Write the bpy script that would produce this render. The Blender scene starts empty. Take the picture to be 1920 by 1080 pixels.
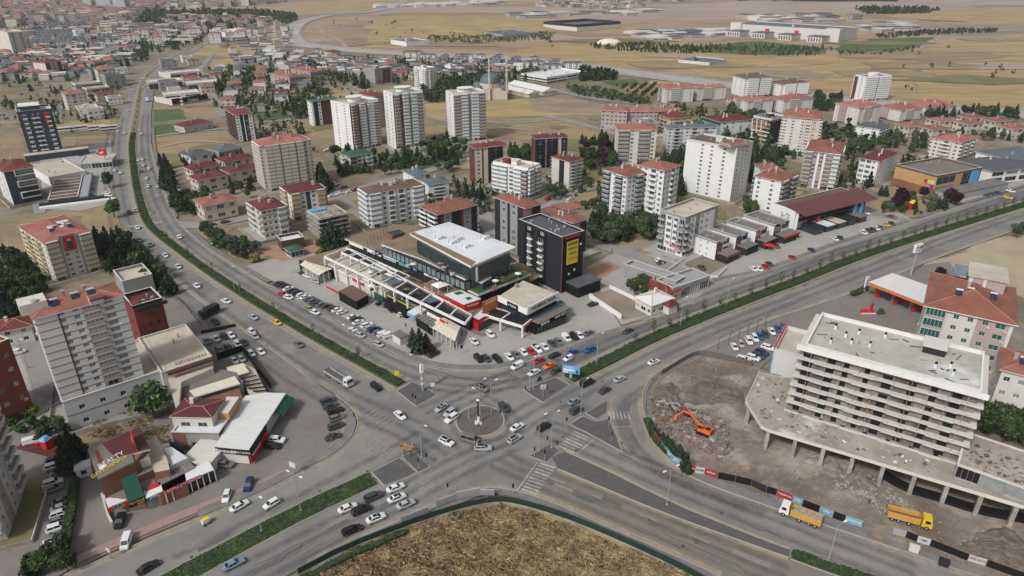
import bpy,math,random
from mathutils import Vector,Matrix
R=random.Random(7)
rad=math.radians
SC=bpy.context.scene
COL=SC.collection
# -- camera, sky, sun, exposure
H=115.0;F=1270.0;TILT=rad(25.6)
cam_d=bpy.data.cameras.new('camera');cam=bpy.data.objects.new('camera',cam_d);COL.objects.link(cam)
cam.location=(0,0,H);cam.rotation_euler=(math.pi/2-TILT,0,0)
cam_d.sensor_width=36;cam_d.lens=F/1920*36;cam_d.clip_start=1;cam_d.clip_end=40000
SC.camera=cam
SUN_EL,SUN_AZ=rad(44),rad(221)
w=bpy.data.worlds.new('World');SC.world=w;w.use_nodes=True
nt=w.node_tree;bg=nt.nodes['Background']
sky=nt.nodes.new('ShaderNodeTexSky');sky.sky_type='NISHITA';sky.sun_disc=False
sky.sun_elevation=SUN_EL;sky.sun_rotation=SUN_AZ;sky.dust_density=5.0;sky.air_density=1.0;sky.ozone_density=1.0
hsv=nt.nodes.new('ShaderNodeHueSaturation');hsv.inputs['Saturation'].default_value=0.3
nt.links.new(sky.outputs[0],hsv.inputs['Color']);nt.links.new(hsv.outputs[0],bg.inputs[0]);bg.inputs[1].default_value=0.105
sd=bpy.data.lights.new('sun','SUN');sun=bpy.data.objects.new('sun',sd);COL.objects.link(sun)
sd.energy=2.05;sd.angle=rad(6);sd.color=(1,.985,.96)
dirv=Vector((math.sin(SUN_AZ)*math.cos(SUN_EL),math.cos(SUN_AZ)*math.cos(SUN_EL),math.sin(SUN_EL)))
sun.rotation_euler=dirv.to_track_quat('Z','Y').to_euler();sun.location=(0,-50,300)
vs=SC.view_settings;SC.display_settings.display_device='sRGB'
vs.view_transform='Standard';vs.look='None';vs.exposure=0.12;vs.gamma=1;vs.use_curve_mapping=False
SC.cycles.max_bounces=4;SC.cycles.diffuse_bounces=2;SC.cycles.glossy_bounces=2;SC.cycles.transmission_bounces=2
SC.cycles.volume_bounces=0;SC.cycles.caustics_reflective=False;SC.cycles.caustics_refractive=False
SC.cycles.use_denoising=True;SC.cycles.use_adaptive_sampling=True
# -- placing: a point of the photograph on the level z
def G(px,py,z=0.0):
 u=(px-960)/F;v=(540-py)/F
 dz=-math.sin(TILT)+v*math.cos(TILT)
 t=(z-H)/dz
 return Vector((u*t,(math.cos(TILT)+v*math.sin(TILT))*t,z))
def proj(p):
 x,y,z=p[0],p[1],p[2]-H
 d=y*math.cos(TILT)-z*math.sin(TILT);up=y*math.sin(TILT)+z*math.cos(TILT)
 return (960+F*x/d,540-F*up/d)
def ang(px,py,dx,dy,z=0):
 a=G(px-dx*2,py-dy*2,z);b=G(px+dx*2,py+dy*2,z)
 return math.atan2(b.y-a.y,b.x-a.x)
# -- materials
MATS={}
def mat(name,c,rough=.85,var=.10,sc=.25,c2=None,sc2=.05,t2=.5,metal=0,bump=0,coord='pos',stretch=None,orand=0,det=4,emit=0,spec=.3,c3=None,sc3=.02,t3=.6,soft=.12):
 if name in MATS:return MATS[name]
 m=bpy.data.materials.new(name);m.use_nodes=True;n=m.node_tree;N=n.nodes;L=n.links
 b=N['Principled BSDF'];b.inputs['Roughness'].default_value=rough;b.inputs['Metallic'].default_value=metal
 b.inputs['Specular IOR Level'].default_value=spec
 MATS[name]=m
 b.inputs['Base Color'].default_value=(*c,1)
 if coord=='pos':src=N.new('ShaderNodeNewGeometry').outputs['Position']
 else:src=N.new('ShaderNodeTexCoord').outputs['Object']
 if stretch:
  mp=N.new('ShaderNodeMapping');mp.inputs['Scale'].default_value=stretch[:3]
  if len(stretch)>3:mp.inputs['Rotation'].default_value=(0,0,stretch[3])
  L.new(src,mp.inputs[0]);src=mp.outputs[0]
 def noise(s,d=det,rg=.6):
  t=N.new('ShaderNodeTexNoise');t.inputs['Scale'].default_value=s;t.inputs['Detail'].default_value=d
  t.inputs['Roughness'].default_value=rg;L.new(src,t.inputs['Vector']);return t.outputs['Fac']
 def mix(f,a,bb,mode='MIX'):
  x=N.new('ShaderNodeMix');x.data_type='RGBA';x.blend_type=mode
  if isinstance(f,float):x.inputs[0].default_value=f
  else:L.new(f,x.inputs[0])
  for i,q in ((6,a),(7,bb)):
   if isinstance(q,tuple):x.inputs[i].default_value=(*q,1)
   else:L.new(q,x.inputs[i])
  return x.outputs[2]
 def ramp(f,lo,hi):
  x=N.new('ShaderNodeMapRange');x.inputs[1].default_value=lo;x.inputs[2].default_value=hi;L.new(f,x.inputs[0]);return x.outputs[0]
 cur=c
 if c2:cur=mix(ramp(noise(sc2),t2-soft,t2+soft),cur,c2)
 if c3:cur=mix(ramp(noise(sc3),t3-soft*.5,t3+soft*.5),cur,c3)
 if var:
  f=noise(sc)
  g=N.new('ShaderNodeMapRange');g.inputs[1].default_value=.25;g.inputs[2].default_value=.75
  g.inputs[3].default_value=1-var;g.inputs[4].default_value=1+var;L.new(f,g.inputs[0])
  vm=N.new('ShaderNodeVectorMath');vm.operation='SCALE';
  if isinstance(cur,tuple):vm.inputs[0].default_value=cur
  else:L.new(cur,vm.inputs[0])
  L.new(g.outputs[0],vm.inputs['Scale']);cur=vm.outputs[0]
  if bump:
   bp=N.new('ShaderNodeBump');bp.inputs['Strength'].default_value=bump;bp.inputs['Distance'].default_value=.3
   L.new(f,bp.inputs['Height']);L.new(bp.outputs[0],b.inputs['Normal'])
 if orand:
  oi=N.new('ShaderNodeObjectInfo');g=N.new('ShaderNodeMapRange');g.inputs[3].default_value=1-orand;g.inputs[4].default_value=1+orand
  L.new(oi.outputs['Random'],g.inputs[0]);vm=N.new('ShaderNodeVectorMath');vm.operation='SCALE'
  if isinstance(cur,tuple):vm.inputs[0].default_value=cur
  else:L.new(cur,vm.inputs[0])
  L.new(g.outputs[0],vm.inputs['Scale']);cur=vm.outputs[0]
 if not isinstance(cur,tuple):L.new(cur,b.inputs['Base Color'])
 return m
def tint(c,k):return tuple(min(1,x*k) for x in c)
# -- mesh builder
class MB:
 def __init__(s):s.v=[];s.f=[];s.m=[]
 def face(s,pts,m=0):
  k=len(s.v);s.v+=[tuple(p) for p in pts];s.f.append(tuple(range(k,k+len(pts))));s.m.append(m)
 def box(s,x0,y0,z0,x1,y1,z1,m=0,T=None,top=None,taper=0):
  k=len(s.v);a=taper
  P=[(x0,y0,z0),(x1,y0,z0),(x1,y1,z0),(x0,y1,z0),(x0+a,y0+a,z1),(x1-a,y0+a,z1),(x1-a,y1-a,z1),(x0+a,y1-a,z1)]
  if T is not None:P=[tuple(T @ Vector(p)) for p in P]
  s.v+=P
  for i,q in enumerate(((3,2,1,0),(4,5,6,7),(0,1,5,4),(1,2,6,5),(2,3,7,6),(3,0,4,7))):
   s.f.append(tuple(k+j for j in q));s.m.append(top if (i==1 and top is not None) else m)
 def prism(s,pts,z0,z1,m=0,mt=None,inset=0):
  k=len(s.v);n=len(pts)
  s.v+=[(p[0],p[1],z0) for p in pts]+[(p[0],p[1],z1) for p in pts]
  s.f.append(tuple(k+i for i in reversed(range(n))));s.m.append(m)
  s.f.append(tuple(k+n+i for i in range(n)));s.m.append(m if mt is None else mt)
  for i in range(n):
   j=(i+1) % n;s.f.append((k+i,k+j,k+n+j,k+n+i));s.m.append(m)
 def tube(s,a,b,r0,r1=None,n=6,m=0,cap=True):
  a=Vector(a);b=Vector(b);r1=r0 if r1 is None else r1
  d=(b-a).normalized();u=d.orthogonal().normalized();w_=d.cross(u);k=len(s.v)
  for c,r in ((a,r0),(b,r1)):
   for i in range(n):
    t=2*math.pi*i/n;s.v.append(tuple(c+u*(r*math.cos(t))+w_*(r*math.sin(t))))
  for i in range(n):
   j=(i+1) % n;s.f.append((k+i,k+j,k+n+j,k+n+i));s.m.append(m)
  if cap:
   s.f.append(tuple(k+i for i in reversed(range(n))));s.m.append(m)
   s.f.append(tuple(k+n+i for i in range(n)));s.m.append(m)
 def mesh(s,name,mats,smooth=False):
  me=bpy.data.meshes.new(name);me.from_pydata(s.v,[],s.f)
  for x in mats:me.materials.append(x)
  if len(mats)>1:me.polygons.foreach_set('material_index',s.m)
  if smooth:me.polygons.foreach_set('use_smooth',[True]*len(s.f))
  me.update();return me
 def build(s,name,mats,parent=None,smooth=False,loc=None,rz=None):
  if not isinstance(mats,(list,tuple)):mats=[mats]
  return put(name,s.mesh(name,mats,smooth),parent,loc,rz)
def bx(name,m,parent,*a):
 b=MB();b.box(*a);return b.build(name,m,parent)
def put(name,me,parent=None,loc=None,rz=None):
 o=bpy.data.objects.new(name,me);COL.objects.link(o)
 if parent:o.parent=parent
 if loc is not None:o.location=loc
 if rz is not None:o.rotation_euler=(0,0,rz)
 return o
def ccw(pts):
 a=sum(pts[i][0]*pts[(i+1) % len(pts)][1]-pts[(i+1) % len(pts)][0]*pts[i][1] for i in range(len(pts)))
 return pts if a>0 else pts[::-1]
def tag(o,label=None,cat=None,group=None,kind=None):
 if label:o['label']=label
 if cat:o['category']=cat
 if group:o['group']=group
 if kind:o['kind']=kind
 return o
def thing(name,label,cat,loc=(0,0,0),rz=0,group=None):
 o=put(name,None,None,loc,rz);return tag(o,label,cat,group)
def copy_tree(o,parent=None):
 c=o.copy();COL.objects.link(c)
 if parent:c.parent=parent
 for ch in KIDS.get(o.name,()):copy_tree(ch,c)
 return c
KIDS={}
def remember(root):
 by={}
 for o in COL.objects:
  if o.parent:by.setdefault(o.parent.name,[]).append(o)
 def rec(o):
  KIDS[o.name]=by.get(o.name,[])
  for c in KIDS[o.name]:rec(c)
 rec(root)
def text(s,size,m,parent,loc,rot,name='lettering',ext=.03,align='CENTER',bold=0.02):
 cu=bpy.data.curves.new('t','FONT');cu.body=s;cu.size=size;cu.extrude=ext;cu.align_x=align;cu.align_y='CENTER';cu.offset=bold*size*.5;cu.resolution_u=2
 t=bpy.data.objects.new('t',cu);COL.objects.link(t)
 me=bpy.data.meshes.new_from_object(t);bpy.data.objects.remove(t);me.materials.clear();me.materials.append(m)
 o=put(name,me,parent,loc);o.rotation_euler=rot;return o
# -- palette
m_white=mat('white_render',(.66,.66,.65),var=.06,sc=.4)
m_offw=mat('off_white_render',(.55,.53,.49),var=.08)
m_beige=mat('beige_render',(.50,.44,.36),var=.08)
m_pale=mat('pale_grey_render',(.54,.54,.545),var=.05,sc=.3)
m_grey=mat('grey_render',(.27,.27,.27),var=.08)
m_conc=mat('raw_concrete',(.34,.32,.29),var=.18,sc=.8,c2=(.22,.20,.18),sc2=.3)
m_dark=mat('dark_cladding',(.026,.028,.033),rough=.6,var=.15,spec=.15)
m_navy=mat('navy_cladding',(.04,.05,.075),rough=.5,var=.1)
m_black=mat('black_paint',(.013,.013,.015),rough=.6,spec=.15)
m_brown=mat('brown_cladding',(.10,.045,.035),var=.15)
m_terra=mat('terracotta_paint',(.20,.095,.06),var=.15)
m_brick=mat('brick_red_render',(.165,.042,.03),var=.12)
m_pink=mat('dusty_pink_render',(.37,.295,.28),var=.07)
m_yel=mat('yellow_render',(.52,.44,.27),var=.08)
m_oran=mat('orange_paint',(.55,.16,.05),var=.08)
m_must=mat('mustard_paint',(.45,.24,.05),var=.08)
m_ochre=mat('ochre_render',(.42,.26,.12),var=.08)
m_red=mat('red_sign',(.50,.02,.025),rough=.5,var=.05)
m_blue=mat('blue_sign',(.03,.10,.35),rough=.5,var=.05)
m_lblue=mat('light_blue_sign',(.12,.33,.55),rough=.5)
m_teal=mat('teal_panel',(.08,.30,.30),rough=.4)
m_green=mat('green_fabric',(.012,.07,.052),rough=.8)
m_tile=mat('orange_roof_tile',(.275,.115,.08),var=.28,sc=1.2,c2=(.20,.085,.06),sc2=.15,stretch=(1,1,4),orand=.16)
m_tileR=mat('dark_red_roof_tile',(.155,.036,.034),var=.25,sc=1.2,c2=(.10,.026,.025),sc2=.15,orand=.18)
m_tileB=mat('maroon_metal_roof',(.10,.03,.03),var=.15,rough=.5)
m_tileP=mat('faded_pink_tile',(.33,.14,.11),var=.22,sc=1.0,c2=(.25,.09,.07),sc2=.2,orand=.15)
m_tileC=mat('weathered_city_tile',(.26,.15,.125),var=.3,sc=.05,c2=(.20,.13,.115),sc2=.01)
m_roofD=mat('dark_grey_roof',(.085,.09,.10),var=.2,rough=.6)
m_roofN=mat('slate_blue_roof',(.10,.125,.15),var=.2,rough=.6)
m_roofG=mat('green_roof',(.03,.10,.065),var=.2,rough=.6)
m_roofBr=mat('brown_roof',(.13,.085,.07),var=.15)
m_deck=mat('beige_roof_membrane',(.50,.45,.37),var=.10,sc=.6,c2=(.42,.37,.29),sc2=.12)
m_deckB=mat('brown_deck',(.23,.17,.105),var=.14,sc=.9,c2=(.17,.13,.09),sc2=.15)
m_gravel=mat('grey_gravel_roof',(.19,.17,.155),var=.2,sc=3,c2=(.15,.135,.125),sc2=.2)
m_wroof=mat('white_membrane',(.62,.64,.66),var=.06,sc=.6,c2=(.5,.52,.54),sc2=.10,t2=.58)
m_mroof=mat('white_metal_roof',(.62,.62,.61),var=.06,rough=.5)
m_glass=mat('dark_window_glass',(.025,.03,.036),rough=.12,var=.3,sc=.35,spec=.6)
m_glassC=mat('curtained_window_glass',(.23,.25,.26),rough=.2,var=.25,sc=.4,spec=.5)
m_glassT=mat('teal_tinted_glass',(.02,.10,.085),rough=.2,var=.2,sc=.4,spec=.5)
m_glassK=mat('curtain_wall_glass',(.028,.038,.042),rough=.25,var=.4,sc=.3,spec=.35)
m_glassB=mat('balcony_glazing',(.17,.21,.22),rough=.15,var=.3,sc=.3,spec=.6)
m_frame=mat('white_frame',(.7,.7,.68),rough=.5,var=0)
m_frameD=mat('dark_frame',(.05,.05,.055),rough=.5,var=0)
m_turf=mat('artificial_turf',(.025,.10,.025),var=.2,sc=1)
m_steel=mat('galvanised_steel',(.30,.31,.32),rough=.5,var=.05)
m_cream=mat('cream_canvas',(.62,.57,.45),var=.06)
m_yellow=mat('yellow_sign',(.65,.50,.04),rough=.6,var=.03)
m_tyre=mat('tyre_rubber',(.015,.015,.015),rough=.9,var=0)
m_lampw=mat('lamp_lens',(.8,.8,.78),rough=.3,var=0)
m_solar=mat('solar_collector',(.02,.03,.06),rough=.3,var=0)
m_bark=mat('bark',(.09,.065,.045),var=.2,sc=2)
# == GROUND AND ROADS
LAYER=[0]
def jit(pts,step,amp,rr):
 out=[]
 n=len(pts)
 for i in range(n):
  a=Vector(pts[i]);b=Vector(pts[(i+1) % n]);d=(b-a).length;k=max(1,int(d/step))
  for j in range(k):
   p=a.lerp(b,j/k)
   out.append((p.x+rr.uniform(-amp,amp),p.y+rr.uniform(-amp,amp)))
 return out
def sheet(name,px,m,z=None,rough=0,world=False,kind='structure',label=None):
 pts=[tuple(p) for p in px] if world else [tuple(G(*p)[:2]) for p in px]
 if rough:pts=jit(pts,rough*4,rough,R)
 pts=ccw(pts)
 if z is None:
  LAYER[0]+=1;z=-.45+.004*LAYER[0]
 b=MB();b.face([(x,y,z) for x,y in pts],0);o=b.build(name,m)
 return tag(o,label,kind=kind)
def slab_w(name,pts,z0,z1,m,kind='structure',parent=None,mt=None):
 b=MB();b.prism(ccw(pts),z0,z1,0,1 if mt else None)
 return tag(b.build(name,[m,mt] if mt else m,parent),kind=kind)
def strip_pts(line,w0,off=0):
 n=len(line);out=[]
 for i in range(n):
  a=line[max(0,i-1)];b=line[min(n-1,i+1)]
  d=Vector((b[0]-a[0],b[1]-a[1])).normalized();nn=Vector((-d.y,d.x))
  p=Vector((line[i][0],line[i][1]))
  out.append((p+nn*(off+w0/2),p+nn*(off-w0/2)))
 return out
def smooth(line,it=2):
 for _ in range(it):
  o=[line[0]]
  for a,b in zip(line,line[1:]):
   o+=[(a[0]*.75+b[0]*.25,a[1]*.75+b[1]*.25),(a[0]*.25+b[0]*.75,a[1]*.25+b[1]*.75)]
  o.append(line[-1]);line=o
 return line
def W(px,z=0):return [tuple(G(x,y,z)[:2]) for x,y in px]
def strip(name,px,width,z0,z1,m,off=0,kind='structure',sm=2,world=False,mt=None):
 line=px if world else W(px)
 if sm:line=smooth(line,sm)
 s=strip_pts(line,width,off);b=MB()
 for i in range(len(s)-1):
  (a,c),(d,e)=s[i],s[i+1]
  b.face([(c.x,c.y,z1),(e.x,e.y,z1),(d.x,d.y,z1),(a.x,a.y,z1)],1 if mt else 0)
  if z1-z0>.02:
   b.face([(a.x,a.y,z0),(a.x,a.y,z1),(d.x,d.y,z1),(d.x,d.y,z0)])
   b.face([(c.x,c.y,z0),(e.x,e.y,z0),(e.x,e.y,z1),(c.x,c.y,z1)])
 if z1-z0>.02:
  for (a,c),fl in ((s[0],0),(s[-1],1)):
   q=[(a.x,a.y,z0),(c.x,c.y,z0),(c.x,c.y,z1),(a.x,a.y,z1)]
   b.face(q[::-1] if fl else q)
 return tag(b.build(name,[m,mt] if mt else m),kind=kind)
def resample(line,step):
 out=[Vector(line[0])];rem=step
 for a,b in zip(line,line[1:]):
  a=Vector(a);b=Vector(b);d=(b-a).length;t=rem
  while t<d:out.append(a.lerp(b,t/d));t+=step
  rem=t-d
 return out
g_dry=mat('dry_grass_field',(.30,.225,.125),var=.2,sc=.18,c2=(.195,.16,.10),sc2=.013,t2=.52,c3=(.20,.155,.105),sc3=.03,t3=.62,stretch=(1,2.2,1,.1),bump=.2,det=8)
g_steppe=mat('far_steppe',(.34,.255,.145),var=.2,sc=.02,c2=(.22,.17,.115),sc2=.0035,t2=.5,c3=(.33,.25,.20),sc3=.006,t3=.56,stretch=(.6,2.5,1,.08),det=9,soft=.06)
g_gold=mat('golden_stubble',(.37,.27,.13),var=.2,sc=.05,c2=(.26,.195,.105),sc2=.02,t2=.52,stretch=(.7,2.2,1,.1),det=8)
g_beige=mat('pale_mown_field',(.37,.31,.215),var=.08,sc=.3,c2=(.33,.27,.18),sc2=.05,c3=(.30,.25,.17),sc3=.1,det=9)
g_brown=mat('ploughed_brown_soil',(.22,.17,.12),var=.2,sc=.1,c2=(.28,.23,.16),sc2=.03,stretch=(1,2,1,.5),det=8)
g_pinkish=mat('bare_pinkish_soil',(.36,.28,.23),var=.12,sc=.03,c2=(.28,.22,.18),sc2=.006,stretch=(.5,2.5,1,.05),det=8)
g_green=mat('mown_green_grass',(.055,.10,.03),var=.2,sc=.3,c2=(.10,.12,.045),sc2=.05,det=6)
g_olive=mat('olive_rough_grass',(.13,.135,.06),var=.2,sc=.25,c2=(.20,.165,.085),sc2=.04,det=6)
g_urban=mat('dusty_urban_ground',(.235,.19,.13),var=.28,sc=.2,c2=(.15,.13,.085),sc2=.03,t2=.5,c3=(.25,.225,.19),sc3=.02,det=8)
g_lot=mat('concrete_parking_paving',(.345,.33,.31),var=.07,sc=.35,c2=(.30,.288,.27),sc2=.05,c3=(.265,.25,.235),sc3=.12,t3=.64,det=8)
g_lotD=mat('grey_block_paving',(.205,.185,.172),var=.09,sc=.5,c2=(.175,.16,.15),sc2=.08,c3=(.15,.14,.132),sc3=.2,t3=.66,det=8)
g_asph=mat('weathered_asphalt',(.22,.213,.203),var=.07,sc=.5,c2=(.155,.15,.145),sc2=.035,t2=.52,c3=(.235,.225,.21),sc3=.09,t3=.6,det=9,rough=.8)
g_asphN=mat('asphalt_north_east',(.165,.16,.158),var=.06,sc=.5,c2=(.115,.113,.113),sc2=.05,t2=.5,det=9,stretch=(1,1,1))
g_asphB=mat('brownish_asphalt',(.20,.178,.158),var=.05,sc=.5,c2=(.178,.16,.145),sc2=.06,det=9)
g_pave=mat('grey_brick_paving',(.105,.10,.098),var=.18,sc=3,c2=(.085,.082,.082),sc2=.4,det=6)
g_walk=mat('sidewalk_paving',(.20,.19,.18),var=.15,sc=1.5,c2=(.15,.145,.145),sc2=.3,det=6)
g_walkP=mat('pink_sidewalk_paving',(.30,.21,.185),var=.12,sc=1.5)
g_kerb=mat('kerb_stone',(.33,.31,.28),var=.1,sc=1)
g_dust=mat('road_edge_dust',(.29,.255,.205),var=.15,sc=.8,c2=(.22,.2,.17),sc2=.3,det=8)
g_paint=mat('worn_white_paint',(.42,.41,.39),var=.25,sc=2.5,c2=(.24,.23,.22),sc2=1.2,t2=.55)
g_paintF=mat('faded_white_paint',(.26,.25,.24),var=.2,sc=2.5,c2=(.18,.175,.165),sc2=.8,t2=.5)
g_paintY=mat('yellow_road_paint',(.42,.30,.12),var=.2,sc=1.5,c2=(.28,.22,.14),sc2=.5)
g_hedge=mat('hedge_leaves',(.028,.05,.018),var=.5,sc=2.2,det=8,rough=.9)
g_rubble=mat('construction_dirt',(.235,.195,.16),var=.25,sc=.7,c2=(.14,.112,.092),sc2=.06,t2=.5,c3=(.31,.27,.225),sc3=.09,t3=.56,det=10,bump=.5)
g_side=mat('side_street_asphalt',(.27,.255,.235),var=.1,sc=.3,c2=(.225,.21,.195),sc2=.06,det=6)
g_fore=mat('foreground_dry_grass',(.29,.22,.125),var=.3,sc=1.1,c2=(.19,.15,.085),sc2=.06,t2=.54,c3=(.36,.265,.13),sc3=.1,t3=.56,bump=.8,det=10)
b=MB();nx,ny=60,60
sheet('ground',[(-9000,-400),(9000,-400),(30000,26000),(-30000,26000)],g_steppe,z=-.5,world=True)
sheet('urban_ground',[(-900,1350),(-500,90),(0,70),(380,48),(640,92),(1000,108),(1400,158),(1920,215),(2500,280),(3000,1350)],g_urban,rough=1)
FIELDS=[
 (g_gold,[(572,96),(690,84),(700,40),(740,27),(900,30),(1180,40),(1240,50),(1150,62),(960,66),(740,90),(640,90)]),
 (g_gold,[(440,18),(560,22),(680,22),(760,5),(640,0),(560,6),(430,24)]),
 (g_pinkish,[(690,24),(1180,38),(1500,40),(1400,22),(1000,12),(760,12)]),
 (g_gold,[(770,98),(960,96),(1060,80),(1150,84),(1330,98),(1450,105),(1700,95),(1920,62),(1960,215),(1640,175),(1400,150),(1200,125),(960,110)]),
 (g_gold,[(1430,25),(1560,22),(1640,40),(1800,42),(1920,48),(1920,56),(1700,52),(1500,40)]),
 (g_brown,[(1720,100),(1745,98),(1735,135),(1715,170),(1705,170)]),
 (g_gold,[(350,102),(385,84),(480,85),(545,92),(560,100),(480,108),(380,104)]),
 (g_gold,[(392,128),(400,112),(465,110),(462,124)]),
 (g_gold,[(0,165),(60,152),(140,150),(165,135),(200,140),(130,160),(30,168)]),
 (g_gold,[(30,158),(50,148),(120,146),(100,158)]),
 (g_gold,[(95,232),(140,226),(225,222),(220,240),(115,246)]),
 (g_dry,[(0,228),(30,230),(42,262),(0,268)]),
 (g_dry,[(0,262),(40,262),(52,296),(0,300)]),
 (g_olive,[(112,248),(214,246),(210,284),(130,288),(110,270)]),
 (g_dry,[(118,256),(212,252),(209,270),(125,270)]),
 (g_olive,[(5,150),(60,140),(135,142),(110,160),(40,176),(0,178)]),
 (g_dry,[(287,200),(395,190),(408,214),(288,230)]),
 (g_green,[(287,205),(340,203),(350,222),(288,228)]),
 (g_green,[(289,234),(345,230),(345,250),(290,254)]),
 (g_dry,[(285,258),(430,246),(445,262),(440,282),(380,290),(345,302),(292,300)]),
 (g_green,[(478,210),(530,206),(538,222),(484,226)]),
 (g_dry,[(480,232),(585,222),(636,240),(632,276),(596,272),(560,262),(482,254)]),
 (g_dry,[(590,165),(655,160),(668,172),(640,184),(600,182)]),
 (g_dry,[(545,162),(590,162),(600,185),(560,190),(548,180)]),
 (g_gold,[(795,194),(845,192),(845,224),(800,222)]),
 (g_gold,[(905,188),(985,184),(1130,200),(1128,215),(1020,216),(905,222)]),
 (g_brown,[(985,184),(1055,178),(1135,196),(1130,212),(1040,210),(1005,204)]),
 (g_dry,[(905,224),(1060,218),(1122,238),(1125,260),(1080,272),(905,252)]),
 (g_dry,[(795,228),(845,228),(845,262),(800,262)]),
 (g_green,[(1128,152),(1190,146),(1200,158),(1150,162)]),
 (g_olive,[(1060,164),(1230,158),(1240,178),(1215,196),(1150,186),(1090,178)]),
 (g_gold,[(1160,162),(1235,158),(1238,176),(1200,174)]),
 (g_gold,[(1220,150),(1290,154),(1250,162),(1215,160)]),
 (g_olive,[(1050,148),(1085,140),(1120,148),(1090,160)]),
 (g_green,[(1560,90),(1640,72),(1760,68),(1720,86),(1660,98),(1580,96)]),
 (g_green,[(1280,88),(1420,76),(1560,90),(1540,102),(1400,102),(1290,96)]),
 (g_pinkish,[(1160,70),(1230,64),(1350,56),(1390,62),(1350,76),(1200,80)]),
 (g_dry,[(0,395),(50,405),(160,378),(212,398),(218,450),(175,460),(150,405),(110,408),(50,425),(0,400)]),
 (g_dry,[(0,405),(50,408),(60,470),(25,500),(0,470)]),
 (g_dry,[(160,390),(212,380),(220,438),(190,450),(168,440)]),
 (g_dry,[(600,388),(650,362),(680,358),(680,400),(650,402)]),
 (g_dry,[(575,374),(672,360),(676,392),(660,400),(610,380)]),
 (g_dry,[(365,432),(420,420),(438,428),(400,446),(380,444)]),
 (g_dry,[(420,468),(460,458),(500,478),(480,492),(450,488)]),
 (g_dry,[(1088,320),(1130,318),(1130,350),(1095,340)]),
 (g_dry,[(1130,455),(1180,448),(1235,452),(1205,478),(1170,472)]),
 (g_beige,[(1730,490),(1780,482),(1845,452),(1900,442),(1960,430),(1990,545),(1930,560),(1800,520),(1745,505)]),
 (g_dry,[(80,800),(180,765),(300,740),(325,770),(320,830),(260,850),(140,830)]),
 (g_fore,[(560,1080),(640,1025),(760,985),(860,950),(940,940),(1040,965),(1180,1025),(1320,1085),(1380,1200),(400,1200)]),
 (g_green,[(720,290),(790,280),(860,290),(850,312),(760,320),(715,308)]),
 (g_olive,[(60,640),(100,610),(110,740),(70,760)]),
 (g_dry,[(1630,380),(1700,350),(1820,375),(1800,395),(1730,408),(1640,405)]),
 (g_dry,[(1480,300),(1515,295),(1520,320),(1480,325)]),
 (g_dry,[(1855,280),(1915,278),(1900,292),(1850,292)]),
]
for i,(m,pl) in enumerate(FIELDS):sheet('field',pl,m,rough=1.2 if min(p[1] for p in pl)>120 else 6)
for k in range(70):
 rr=random.Random(k+50);x,y=rr.choice(((rr.uniform(0,230),rr.uniform(100,300)),(rr.uniform(290,640),rr.uniform(100,320)),(rr.uniform(640,1240),rr.uniform(110,300)),(rr.uniform(880,1500),rr.uniform(280,460))));c=G(x,y);q=rr.uniform(6,26)
 sheet('scrub_patch',[(c.x+q*rr.uniform(.5,1.2)*math.cos(a*.9),c.y+q*rr.uniform(.5,1.2)*math.sin(a*.9)) for a in range(7)],rr.choice((g_dry,g_olive,g_gold,g_olive,g_brown)),rough=1.5,world=True)
TR_=[[(600,60),(640,75),(650,88)],[(590,44),(610,62),(600,80)],[(1330,45),(1400,30),(1480,22)],[(1250,96),(1300,118),(1420,128),(1560,118)],[(1620,100),(1720,115),(1900,112)],[(1710,98),(1760,70),(1800,62)],[(1100,60),(1180,46),(1260,30)],[(900,60),(1000,44),(1150,36)],[(1500,150),(1600,140),(1700,150),(1900,150)],[(820,238),(900,236),(1000,244)],[(590,176),(640,180),(700,210)],[(1440,120),(1470,140),(1540,150)],[(30,175),(90,168),(140,176)],[(300,275),(360,262),(430,268)]]
for i,pl in enumerate(TR_):strip('dirt_track',pl,4 if i>8 else 7,0,-.10+.003*i,g_pinkish,sm=2)
for k in range(46):
 rr=random.Random(k+900);x,y=rr.uniform(560,1900),rr.uniform(14,185)
 if 1180<x<1640 and y<100 or x<1100 and y>96 or y>100+(x-960)*.1:continue
 c=G(x,y);q=rr.uniform(18,60)*(1.6 if y<60 else 1)
 sheet('field_patch',[(c.x+2.2*q*rr.uniform(.6,1.2)*math.cos(a*.785),c.y+q*rr.uniform(.6,1.2)*math.sin(a*.785)) for a in range(8)],rr.choice((g_dry,g_olive,g_brown,g_pinkish,g_brown,g_steppe)),rough=4,world=True)
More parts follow.
